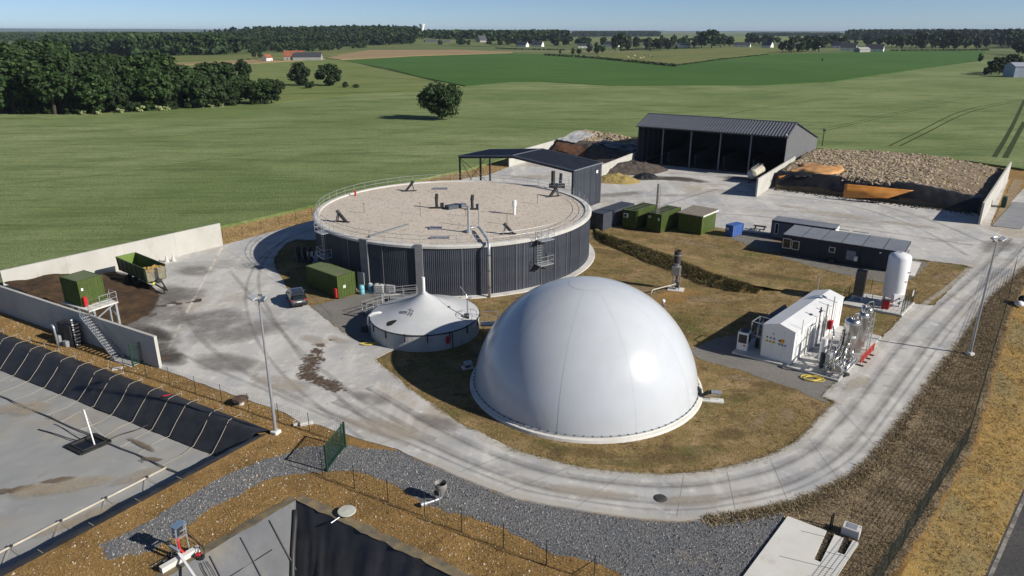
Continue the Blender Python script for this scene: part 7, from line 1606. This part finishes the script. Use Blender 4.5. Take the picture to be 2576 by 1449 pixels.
x, yy = dpos(2463, 157); tree('sapling', 'small bare-stemmed tree at the maize field edge near the metal shed', x, yy, 9.0, PLOW[1], 0, .8)
x, yy = dpos(2068, 155); tree('shrub', 'tiny dark conical shrub alone in the maize field', x, yy, 3.6, PCON[0], 0, 1.6, cat='shrub')
# village and hedge trees, told apart by place only
rn = random.Random(12)
VT = [(1108,118,98,1),(1160,118,92,1.2),(1260,118,94,1.2),(1395,118,88,1.2),(1420,118,97,1),(1410,136,122,.8),(1440,138,118,.9),(1456,138,120,.9),(1480,133,108,1.1),(1500,136,104,1.0),(1516,134,112,.9),(1548,129,88,.9),(1562,129,80,.9),(1578,128,92,.8),(1600,124,98,1),(1665,121,94,1.1),(1690,121,90,1.2),(1745,120,88,1.1),(1765,121,76,1.1),(1790,121,72,1.2),(1812,121,82,1.1),(1835,119,92,1.1),(1968,134,98,1.0),(1990,134,96,1),(2010,133,100,.9),(2028,131,96,.9),(2075,120,90,1.3),(2100,119,86,1),(2118,120,84,.8),(2150,118,98,.9),(2242,122,84,1.0),(2268,124,88,1.1),(2290,124,84,1),(2318,125,90,1),(2345,124,84,1.1),(2372,126,92,1),(2400,126,86,1),(2430,124,94,1),(2455,126,90,1),(2562,138,92,1.1),(2580,140,96,1.1),(640,150,118,.7),(655,149,118,.7),(1230,117,99,1),(1290,116,98,1),(1180,118,100,1),(1700,126,112,.8),(1635,130,120,.8)]
for px, yb, yt, wx in VT:
    x, yy = dpos(px, yb); h = hpx(px, yb, yt); tree('village_tree', 'dark leafy tree among the village houses and hedges', x, yy, min(h, 34), PLOW[rn.randrange(4)], rn.uniform(0, 6.28), wx, 'trees around the village')
for x0, x1, yb, yt, k_ in ((1245,1440,117,96,9),(1440,1860,116,96,26),(1860,2090,114,95,14),(2080,2240,116,96,10),(2240,2600,120,88,22),(1560,1700,126,108,6),(1960,2060,131,104,5)):
    for i in range(k_):
        px = rn.uniform(x0, x1); b_ = yb+rn.uniform(-2, 1.5); x, yy = dpos(px, b_); tree('village_tree', 'dark leafy tree among the village houses and hedges', x, yy, min(33, 3+hpx(px, b_, yt-4+rn.uniform(-7, 7))), PLOW[rn.randrange(4)], rn.uniform(0, 6.28), rn.uniform(.8, 1.25), 'trees around the village')
# hedges as rows of bushes
M['hedge'] = M['leafd']
def hedge(label, pts, h, w_, seed):
    rn = random.Random(seed); mb = MB(); P = [D(x, y).xy for x, y in pts]
    for i in range(len(P)-1):
        L = (P[i+1]-P[i]).length; k = int(L/2.2)
        for j in range(k): c = P[i].lerp(P[i+1], (j+rn.random())/k); leaves(mb, (c.x+rn.uniform(-w_, w_)*.3, c.y+rn.uniform(-w_, w_)*.3, h*.5), h*.55, 9, .75, rn)
    return tag(mb.build('hedge', M['leafd']), label, 'hedge')
hedge('long dark hedge between the maize field and the cattle pasture', [(1370,140),(1505,149),(1600,159),(1698,169)], 2.6, 2, 1)
hedge('dark hedge along the front of the village gardens beside the white gables', [(1245,123),(1300,125),(1420,127)], 2.2, 2, 2)
hedge('dark hedge below the village tree row above the cattle pasture', [(1560,128),(1640,124),(1760,122)], 2.6, 2, 3)
hedge('low hedge between pasture and maize field near the bungalow row', [(1700,167),(1813,151),(1932,138)], 1.2, 1, 4)
hedge('dark hedge at the far end of the village below the tall trees', [(2240,129),(2380,128),(2490,127)], 2.4, 2, 5)
# water tower
x, yy = dpos(1080, 96); p = D(1080, 96); yy = 2000; x = (1080-CX)/FPX*2000*1.02
T = thing('water_tower', 'white flared water tower rising above the distant wood', 'tower', (x, yy, 0))
k = 41/1.0
MB().lathe([(3.6, 0), (3.3, 10), (3.1, 20), (3.6, 27), (5.0, 35), (7.2, 41.5), (7.6, 43), (7.6, 44), (0, 44.6)], 40).build('shaft', mat('white_tower_concrete', (.80,.80,.78), (.74,.74,.72), sc=.1, rgh=.7), T, smooth=False); MB().cyl((0, 0, 44.4), (0, 0, 47), .25, n=6).build('antenna', M['galv'], T)
MB().lathe([(7.62, 42.6), (7.8, 42.6), (7.8, 43.2), (7.62, 43.2)], 40).build('rim_band', M['conc_old'], T)
# wind turbine far away
x, yy = (708-CX)/FPX*9000, 9000
T = thing('wind_turbine', 'tiny white wind turbine on the far left horizon', 'turbine', (x, yy, 0)); MB().cyl((0, 0, 0), (0, 0, 65), 2.2, 1.4, n=10).build('mast', M['white'], T)
for i in range(3): a = R(100+i*120); MB().bar((0, -2, 65), (22*math.cos(a), -2, 65+22*math.sin(a)), 1.6, 2.2).build('blade', M['white'], T)
# cattle
def cow(mt):
    mb = MB(); secs = []
    for x, w_, zb, zt in ((-1.05, .12, .95, 1.2), (-.95, .28, .7, 1.36), (-.4, .36, .58, 1.38), (.3, .36, .56, 1.36), (.75, .28, .62, 1.40), (1.0, .16, .85, 1.45), (1.25, .13, 1.0, 1.5), (1.45, .14, 1.0, 1.5), (1.75, .07, .92, 1.2)): secs.append([(x, w_*math.cos(a), (zb+zt)/2+(zt-zb)/2*math.sin(a)) for a in [i*math.pi/4 for i in range(8)]])
    mb = loft(secs)
    for x, s in ((-.8, -.2), (-.75, .2), (.65, -.2), (.7, .2)): mb.cyl((x, s, .8), (x+.03, s, .4), .11, .07, n=6).cyl((x+.03, s, .4), (x, s, 0), .06, .055, n=6)
    mb.cyl((-1.05, 0, 1.2), (-1.15, 0, .5), .03, n=5).cyl((1.4, .1, 1.45), (1.38, .28, 1.42), .05, .03, n=5).cyl((1.4, -.1, 1.45), (1.38, -.28, 1.42), .05, .03, n=5); return mb.mesh('body', mt)
cwm = [cow(mat('cream_coat', (.58,.47,.30), (.5,.4,.26), sc=1, rgh=.9)), cow(mat('tan_coat', (.40,.25,.12), (.33,.2,.1), sc=1, rgh=.9)), cow(mat('dark_coat', (.06,.045,.035), (.09,.06,.045), sc=1, rgh=.9))]
rn = random.Random(3); NMS = ('cream', 'tan', 'dark')
for px, py, c in ((1577,142.5,0),(1581,147,0),(1590,144,1),(1597,142.5,0),(1604,147,2),(1611,149,0),(1618,147.5,0),(1622,141.5,1),(1627,141,1),(1636,141.5,0),(1641,146,2),(1592,149,0),(1632,144.5,1)):
    x, yy = dpos(px, py); o = bpy.data.objects.new('cow', cwm[c]); COL.objects.link(o); o.location = (x, yy, .42); o.rotation_euler = (0, 0, rn.uniform(0, 6.28)); tag(o, NMS[c]+' cow grazing with the herd on the pasture before the village', 'cow', NMS[c]+' cows of the herd')
# ================================================================ HAZE
mh = bpy.data.materials.new('thin_haze'); mh.use_nodes = True; n = mh.node_tree
for x in list(n.nodes):
    if x.type == 'BSDF_PRINCIPLED': n.nodes.remove(x)
vo = n.nodes.new('ShaderNodeVolumePrincipled'); vo.inputs['Color'].default_value = (.62, .76, .95, 1); vo.inputs['Density'].default_value = 4.2e-5; vo.inputs['Anisotropy'].default_value = .0
n.links.new(vo.outputs[0], [x for x in n.nodes if x.type == 'OUTPUT_MATERIAL'][0].inputs['Volume'])
hz_ = MB().box(-27000, 27000, -9500, 31000, -9, 85).build('haze', mh); hz_['kind'] = 'stuff'; hz_['label'] = 'thin blue haze over the far fields'
# ================================================================ STAINS AND TYRE MARKS (thin sheets)
def soft_mat(name, c, strength, sc, lo, hi, stretch=(1, 1, 1), rot=0, radial=False, c2=None, core=.25):
    m, n, b = nodes(name); uv = n.nodes.new('ShaderNodeUVMap'); sp = n.nodes.new('ShaderNodeSeparateXYZ'); n.links.new(uv.outputs[0], sp.inputs[0])
    if radial: mask = ramp(n, sp.outputs[1], 1.0, core, True)
    else: mask = ramp(n, mulf(n, mulf(n, sp.outputs[1], .5, 'SUBTRACT'), 0, 'ADD'), 0, 1); ab = n.nodes.new('ShaderNodeMath'); ab.operation = 'ABSOLUTE'; n.links.new(mulf(n, sp.outputs[1], .5, 'SUBTRACT'), ab.inputs[0]); mask = ramp(n, ab.outputs[0], .5, .1, True)
    f = ramp(n, mulf(n, mask, nz(n, tcoord(n, stretch, rot), sc, 8, .7)), lo, hi); al = mulf(n, f, strength); n.links.new(al, b.inputs['Alpha'])
    if c2: n.links.new(mixc(n, ramp(n, nz(n, tcoord(n), sc*2.5, 5), .4, .6), c, c2), b.inputs['Base Color'])
    else: b.inputs['Base Color'].default_value = (*c, 1)
    b.inputs['Roughness'].default_value = .9; b.inputs['Specular IOR Level'].default_value = .2; return m
ZL = [.055]
def nextz(): ZL[0] += .0006; return ZL[0]
def uvmesh(name, vs, fs, uvs, mt):
    me = bpy.data.meshes.new(name); me.from_pydata([tuple(v) for v in vs], [], fs); me.materials.append(mt); l = me.uv_layers.new(name='UVMap')
    for p in me.polygons:
        for li in p.loop_indices: l.data[li].uv = uvs[me.loops[li].vertex_index]
    o = bpy.data.objects.new(name, me); COL.objects.link(o); return struct(o)
def soft_strip(name, pts, wd, mt, z=None):
    z = z or nextz(); a, c = off(pts, wd/2), off(pts, -wd/2); vs = []; uv = []; d = 0
    for i, p in enumerate(pts):
        if i: d += (p-pts[i-1]).length
        for t in (0, .5, 1): q = a[i].lerp(c[i], t); vs.append((q.x, q.y, z)); uv.append((d, t))
    fs = [(3*i+j, 3*i+3+j, 3*i+4+j, 3*i+1+j) for i in range(len(pts)-1) for j in (0, 1)]; return uvmesh(name, vs, fs, uv, mt)
def soft_blob(name, c, rx, ry, rot, mt, z=None, seed=0):
    z = z or nextz(); vs = [(c.x, c.y, z)]; uv = [(0, 0)]; k = 28
    for r_ in (.5, 1.0):
        for i in range(k):
            a = 2*math.pi*i/k; w_ = 1+.25*mnoise.noise(Vector((math.cos(a)*1.5+seed, math.sin(a)*1.5, seed))); x, yy = rx*r_*w_*math.cos(a), ry*r_*w_*math.sin(a); vs.append((c.x+x*math.cos(rot)-yy*math.sin(rot), c.y+x*math.sin(rot)+yy*math.cos(rot), z)); uv.append((i/k, r_))
    fs = [(0, 1+i, 1+(i+1) % k) for i in range(k)] + [(1+i, 1+k+i, 1+k+(i+1) % k, 1+(i+1) % k) for i in range(k)]; return uvmesh(name, vs, fs, uv, mt)
TY = soft_mat('tyre_rubber_marks', (.22,.215,.205), .30, .5, .22, .62, (.15, 1, 1)); TYl = soft_mat('faint_tyre_marks', (.24,.235,.23), .30, .4, .2, .6); DU = soft_mat('pale_dust', (.60,.565,.50), .55, .6, .2, .6)
BR = soft_mat('brown_mud_film', (.27,.20,.135), .7, .35, .22, .6); MU = soft_mat('dark_mud', (.075,.05,.034), .95, 2.0, .30, .40, radial=True, c2=(.15,.11,.08), core=-.15); GR = soft_mat('grey_grime', (.21,.195,.18), .55, .5, .18, .55, radial=True); BG = soft_mat('beige_dust_spread', (.47,.41,.33), .6, .8, .2, .6, radial=True); DK = soft_mat('dark_effluent', (.07,.062,.055), .8, .3, .18, .5, radial=True)
innr = KL((1554,1359),(1526,1452),(1587,1509),(1692,1580),(1814,1666),(2000,1755),(2139,1798),(2284,1832),(2412,1847),(2583,1856),(2711,1849),(2818,1832),(2925,1807),(3040,1766),(3133,1712),(3210,1624),(3290,1540),(3449,1330),(3600,1190),(3700,1120),(3795,1030),(3900,920))
outr = KL((1000,1575),(1109,1613),(1249,1663),(1355,1700),(1553,1758),(1747,1840),(1900,1905),(2002,1943),(2199,1982),(2498,2027),(2700,2033),(2850,2015),(3000,1990),(3123,1958),(3260,1895),(3381,1821),(3480,1695),(3700,1393),(3800,1255),(3865,1165),(4010,1035),(4080,960))
ip, op = smooth(innr, 6), smooth(outr, 6); k = min(len(ip), len(op))
def between(t, i0=0, i1=None): return [ip[i].lerp(op[i], t) for i in range(i0, i1 or k)]
for t, wd, mt in ((.28, 1.5, TYl), (.62, 1.6, TYl), (.30, .5, TYl), (.66, .55, TYl), (.80, .45, TYl)): soft_strip('tyre_mark', between(t, 8), wd, mt)
for t, wd in ((.04, 1.2), (.965, 1.3)): soft_strip('dust_edge', between(t, 26), wd, DU)
for pts, wd in (([(1420,1720),(1260,1600),(1120,1480),(1000,1320),(960,1150),(1010,1020),(1130,930),(1230,895)], .7), ([(1500,1700),(1330,1560),(1180,1400),(1060,1230),(1010,1110),(1040,1010),(1140,915)], .8), ([(1700,1720),(1450,1590),(1300,1480),(1150,1350),(1000,1180),(900,1060)], 1.0), ([(1600,1740),(1350,1640),(1000,1480),(800,1340),(700,1200)], 1.1), ([(1300,1640),(1050,1530),(850,1450),(700,1380)], .8)):
    soft_strip('tyre_mark', smooth(KL(*pts), 6), wd, TYl)
for pts, wd in (([(3780,1000),(3560,880),(3300,800),(3000,760),(2750,740)], 1.2), ([(3850,950),(3600,850),(3300,770),(3050,740),(2800,720)], 1.2), ([(2450,860),(2600,800),(2800,740)], 1.5), ([(2700,830),(3000,850),(3400,900),(3800,960)], 1.3)): soft_strip('tyre_mark', smooth(KL(*pts), 6), wd, TYl)
for px, py, rx, ry, rot, mt in ((1225,1405,2.2,1.5,-55,MU),(1205,1440,2.6,1.4,-60,MU),(1195,1470,1.8,1.3,-40,MU),(1240,1375,1.4,1.0,-40,MU),(1230,1480,2.2,1.2,-30,MU),(1275,1500,2.6,1.3,-25,MU),(1310,1520,1.9,1.0,-20,MU),(1250,1350,1.2,.7,-20,MU),(1300,1330,.9,.4,0,MU),(620,1160,6,4.5,-30,GR),(480,1240,6,4,-30,GR),(600,1330,5,3.5,-30,GR),(760,1060,5,3,-30,GR),(450,1130,5,3,-30,DK),(560,1300,6,2.5,-35,DK),(820,1250,6,5,10,GR),(900,1420,6,3,-20,GR),(560,1230,9,6.5,-30,GR),(700,1150,6,4,-30,GR),(640,1380,6,2.2,-40,DK),(500,1180,7,2.6,-35,DK),(1230,1330,3,1.3,-35,BG),(1320,1330,2.5,1.0,-35,BG),(950,1300,7,4,20,GR),(1100,1500,5,2,-25,BG),(1500,1680,6,1.6,-22,BG),(3260,840,10,3.5,-33,BG),(3100,810,5,2,-33,BG),(3560,880,7,2,-33,BG),(2150,640,13,6,20,BG),(2080,690,7,3,10,BG),(2420,760,8,3,20,GR),(2640,700,11,4,-25,DK),(2500,700,7,3,0,DK),(2900,700,9,3.5,-33,GR),(3900,960,8,3,40,GR),(2700,1960,4,1.0,5,BG),(3350,1500,3,1.2,45,BG),(2300,1930,5,1.2,-10,BG),(1700,1650,3.5,1.5,-30,GR),(1450,1560,3,1.4,-30,GR)):
    kk_ = 1.75 if mt is MU else 1
    soft_blob('yard_stain', K(px, py), rx*kk_, ry*kk_, R(rot), mt, seed=px*.01)
LD = soft_mat('bare_lawn_soil', (.32,.235,.14), .75, .9, .22, .55, radial=True); LG = soft_mat('green_lawn_patch', (.15,.15,.05), .5, 1.1, .25, .6, radial=True); LBn = soft_mat('brown_lawn_patch', (.17,.12,.06), .6, 1.0, .25, .6, radial=True)
for i, (px, py, rx, ry, rot, mt) in enumerate(((3080,1620,3.2,1.0,55,LD),(2960,1650,3.0,.7,50,LD),(2850,1700,2.4,1.2,10,LBn),(2600,1790,5,1.2,0,LBn),(2300,1770,4,1,-15,LBn),(2150,1740,3,1,-25,LG),(2720,1760,4,1.4,5,LG),(2850,1560,4,1.5,10,LG),(3020,1510,4,1.2,-20,LBn),(2900,1480,4,.9,-15,LD),(2600,1250,3.5,1.5,0,LG),(2500,1130,5,2,0,LD),(2400,1060,5,2.2,0,LG),(2350,980,5,2,-30,LBn),(2750,1170,4,1.6,-20,LD),(2850,1230,4,1.5,-10,LG),(2700,950,7,2.5,-30,LD),(2500,900,6,1.8,-20,LBn),(2900,1010,6,2,-30,LG),(3000,1080,5,1.8,-30,LBn),(3550,1150,4,1.5,40,LBn),(3680,1080,4,1.3,30,LD),(3420,1270,3,1.2,40,LG),(3100,1090,5,1.4,-30,LG),(1880,1620,3.5,1.2,-35,LBn),(1800,1230,3,1.2,-20,LG),(1230,1170,2,.9,-30,LD),(2000,1150,3,1,-20,LD),(3220,1600,1.6,.8,40,LD),(2440,1810,4,.8,-5,LG))):
    soft_blob('lawn_patch', K(px, py), rx, ry, R(rot), mt, z=.016+i*.0004, seed=i*1.3)
# stains on the lagoon cover
CV1 = soft_mat('cover_stain', (.17,.13,.09), .8, 1.6, .25, .42, radial=True); CV2 = soft_mat('cover_pale_stain', (.42,.35,.25), .6, .9, .2, .55, radial=True)
zc = ZC+.16
for px, py, rx, ry, rot, mt in ((90,1915,1.6,.7,20,CV1),(20,1925,1.2,.5,0,CV1),(235,1880,1.8,.6,15,CV1),(600,1800,1.6,.4,-10,CV1),(150,1920,2.5,1.6,20,CV2),(420,2000,4,1.2,40,CV2),(300,1900,4,1.5,20,CV2),(560,1745,3.0,.35,-32,CV1),(560,1860,3,1,40,CV2),(100,1600,4,2,0,CV2),(250,2060,3,.8,40,CV2)):
    p = K(px, py, ZC); soft_blob('cover_stain', p, rx, ry, R(rot), mt, z=zc+px*1e-5, seed=px)
# drain channel and slab joints
M['chan'] = mat('drain_channel', (.60,.57,.51), (.45,.39,.31), sc=.5, lo=.5, hi=.65, rgh=.9)
track('drain_channel', KL((868,968),(800,1090),(730,1220),(655,1370)), .32, .0535, M['chan']); soft_blob('yard_stain', K(645,1400), 2.2, 1.2, R(20), MU, seed=4)
M['joint'] = mat('slab_joint', (.17,.165,.155), rgh=.9)
for i in range(4, k-4, 9): track('slab_joint', [ip[i], op[i]], .035, .0537, M['joint'])
for a, b in (((870,965),(1150,1150)),((1000,935),(1300,1240)),((3580,1000),(4000,930)),((2450,930),(3000,700)),((2900,880),(3500,760)),((2350,900),(2750,730)),((3150,960),(3700,870))): track('slab_joint', KL(a, b), .035, .0537, M['joint'])
# ================================================================ GRASS AND STONES
def tuft_mat(name, cols):
    m, n, b = nodes(name); gi = n.nodes.new('ShaderNodeNewGeometry'); cr = n.nodes.new('ShaderNodeValToRGB'); e = cr.color_ramp.elements; e[0].color = (*cols[0], 1); e[1].color = (*cols[-1], 1)
    for i, c in enumerate(cols[1:-1]): q = e.new((i+1)/(len(cols)-1)); q.color = (*c, 1)
    n.links.new(gi.outputs['Random Per Island'], cr.inputs[0]); n.links.new(cr.outputs[0], b.inputs['Base Color']); b.inputs['Roughness'].default_value = .9; b.inputs['Specular IOR Level'].default_value = .1; return m
TM = {'lawn': tuft_mat('lawn_blades', [(.12,.105,.03), (.24,.18,.075), (.33,.24,.11), (.15,.13,.04), (.38,.28,.14)]), 'soil': tuft_mat('dry_blades', [(.20,.135,.06), (.34,.23,.10), (.27,.18,.075), (.40,.29,.14), (.17,.115,.055)]), 'verge': tuft_mat('verge_blades', [(.20,.155,.095), (.31,.24,.15), (.38,.30,.19), (.25,.2,.12), (.16,.125,.075)]), 'bank': tuft_mat('bank_blades', [(.16,.11,.05), (.26,.175,.07), (.22,.18,.10), (.30,.215,.09), (.11,.08,.04)]), 'weed': tuft_mat('weeds', [(.07,.07,.028), (.12,.105,.045), (.18,.145,.065), (.09,.08,.04)]), 'straw': tuft_mat('straw_blades', [(.34,.235,.11), (.42,.3,.15), (.48,.36,.19), (.28,.19,.085)])}
def tuft(v, f, x, yy, z, s, rn):
    for _ in range(4):
        a = rn.uniform(0, 6.28); h = s*rn.uniform(.25, .7); w_ = s*rn.uniform(.07, .16); lx, ly = rn.gauss(0, 1.0)*h, rn.gauss(0, 1.0)*h; ca, sa = math.cos(a)*w_, math.sin(a)*w_; ox, oy = rn.gauss(0, s*.4), rn.gauss(0, s*.4); k = len(v)
        v += [(x+ox-ca, yy+oy-sa, z-.02), (x+ox+ca, yy+oy+sa, z-.02), (x+ox+lx, yy+oy+ly, z+h)]; f.append((k, k+1, k+2))
def scatter(name, label, mt, n_, sampler, smin, smax, seed, clump=.35):
    rn = random.Random(seed); v = []; f = []; c = 0; tr_ = 0
    while c < n_ and tr_ < n_*30:
        tr_ += 1; q = sampler(rn)
        if q is None: continue
        if mnoise.noise(Vector((q[0]*clump, q[1]*clump, seed))) + .5*mnoise.noise(Vector((q[0]*clump*3.3, q[1]*clump*3.3, seed))) < rn.uniform(-.9, .45): continue
        c += 1; tuft(v, f, q[0], q[1], q[2], rn.uniform(smin, smax), rn)
    me = bpy.data.meshes.new(name); me.from_pydata(v, [], f); me.materials.append(mt); o = bpy.data.objects.new(name, me); COL.objects.link(o); return tag(o, label, None, kind='stuff')
def polys(inc, exc=()):
    xs = [p.x for p in inc]; ys = [p.y for p in inc]; b = (min(xs), max(xs), min(ys), max(ys))
    def s(rn):
        p = (rn.uniform(b[0], b[1]), rn.uniform(b[2], b[3]), .01)
        if not pip(p, inc): return None
        for e in exc:
            if callable(e):
                if e(p): return None
            elif pip(p, e): return None
        return p
    return s
incirc = lambda c, r_: (lambda p: (p[0]-c.x)**2+(p[1]-c.y)**2 < r_*r_)
ofc = [V2(35.8, 92.4), V2(48.6, 83.4), V2(53, 90), V2(40, 98)]; gr1 = [V2(14, 112), V2(13.4, 104.8), V2(28.2, 101.2), V2(33.5, 101), V2(32, 106)]; unit = slab + [V2(24.7, 57.5)]; pad = [PA, PB, PDv, PC]; smallc = [V2(-19.5, 74.7), V2(-17.8, 76.6), V2(-22.5, 80.8), V2(-24.2, 78.8)]
EXC = [incirc(DC, RD+.4), incirc(DIG, DR+.8), incirc(TC, TR), ofc, gr1, GRB, GRC, unit, pad, smallc]
scatter('lawn_grass', 'dry patchy grass of the lawn around dome and digester', TM['lawn'], 40000, polys(ISL, EXC), .09, .20, 1)
FOREs = [V2(-62, 76), V2(-57.2, 71.9), V2(-31.6, 57.2)] + KL((700,1470),(797,1506),(903,1545),(1000,1578),(1109,1616),(1249,1668),(1355,1705),(1355,1743)) + KL((1380,1840),(1554,1903),(1814,2014),(2135,2153),(2412,2234),(2500,2330)) + [V2(2, 22), V2(-45, 22), V2(-70, 50)]
lagA2 = [la(-.6, -1.0), la(54, -1.0), la(54, 37), la(-.6, 37)]
scatter('soil_grass', 'dry orange-brown grass and soil clods around the lagoons', TM['soil'], 26000, polys(FOREs, [lagA2, LAGB, GRA]), .07, .17, 2, .5)
scatter('verge_grass', 'brown dry grass of the roadside verge', TM['verge'], 26000, polys(VER, [SL]), .10, .24, 3, .4)
def bsamp(rn):
    u, v = rn.uniform(.12, .93), rn.random(); f = u*(len(rb_top)-1); i = int(f); p = rb_top[i].lerp(rb_top[i+1], f-i).lerp(rb_road0[i].lerp(rb_road0[i+1], f-i), v); return (p.x, p.y, -1.1*v)
scatter('bank_grass', 'dry yellow grass on the roadside bank', TM['bank'], 12000, bsamp, .09, .20, 4, .6)
def wsamp(rn):
    p = bank_pt(rn.uniform(.02, .98), rn.uniform(.03, .5)); return p
scatter('bank_weeds', 'dark weeds on the face of the lawn bank', TM['weed'], 7000, wsamp, .15, .38, 5, .8)
scatter('straw_grass', 'yellow straw grass between yard and wheat field', TM['straw'], 10000, polys(STR), .18, .36, 6, .4)
# ragged overgrowth along the outer road edge
ed_ = [p for p in OUT[20:33]]
def esamp(rn):
    i = rn.randrange(len(ed_)-1); p = ed_[i].lerp(ed_[i+1], rn.random()); d = (ed_[i+1]-ed_[i]).normalized(); q = p + V2(d.y, -d.x)*abs(rn.gauss(0, .35)) - V2(d.y, -d.x)*.12; return (q.x, q.y, .03)
scatter('edge_weeds', 'ragged weeds along the outer edge of the loop road', TM['verge'], 5000, esamp, .15, .34, 7, .8)
def isamp(rn):
    i = rn.randrange(len(ISL)-1); p = ISL[i].lerp(ISL[i+1], rn.random()); return (p.x+rn.gauss(0, .12), p.y+rn.gauss(0, .12), .03)
scatter('edge_grass', 'grass creeping over the inner edge of the concrete', TM['lawn'], 5000, isamp, .10, .22, 8, .8)
# loose stones
sm2 = tuft_mat('loose_stones', [(.07,.072,.078), (.14,.142,.146), (.10,.10,.106), (.19,.19,.188), (.38,.37,.35)])
def stones(name, label, n_, sampler, rmin, rmax, seed, mt):
    rn = random.Random(seed); v = []; f = []; c = 0
    while c < n_:
        q = sampler(rn)
        if q is None: continue
        c += 1; r_ = rn.uniform(rmin, rmax)*(1 if rn.random() < .93 else 1.7); k = len(v); a = rn.uniform(0, 6.28)
        for i in range(4): v.append((q[0]+r_*rn.uniform(.7, 1.2)*math.cos(a+i*1.57), q[1]+r_*rn.uniform(.7, 1.2)*math.sin(a+i*1.57), q[2]-r_*.2))
        v.append((q[0], q[1], q[2]+r_*rn.uniform(.5, .9))); f += [(k+i, k+(i+1) % 4, k+4) for i in range(4)]
    me = bpy.data.meshes.new(name); me.from_pydata(v, [], f); me.materials.append(mt); o = bpy.data.objects.new(name, me); COL.objects.link(o); return tag(o, label, None, kind='stuff')
stones('gravel_stones', 'loose grey stones of the gravel path', 26000, polys(GRA, [LAGB]), .03, .075, 1, sm2)
stones('soil_stones', 'pale stones scattered in the soil around the lagoons', 1500, polys(FOREs, [lagA2, LAGB]), .03, .07, 2, tuft_mat('pale_stones', [(.5,.45,.38), (.4,.33,.25), (.6,.56,.5)]))
stones('bank_stones', 'pale stones in the roadside bank', 900, bsamp, .03, .07, 3, tuft_mat('bank_pale_stones', [(.5,.42,.3), (.4,.3,.2), (.55,.5,.4)]))
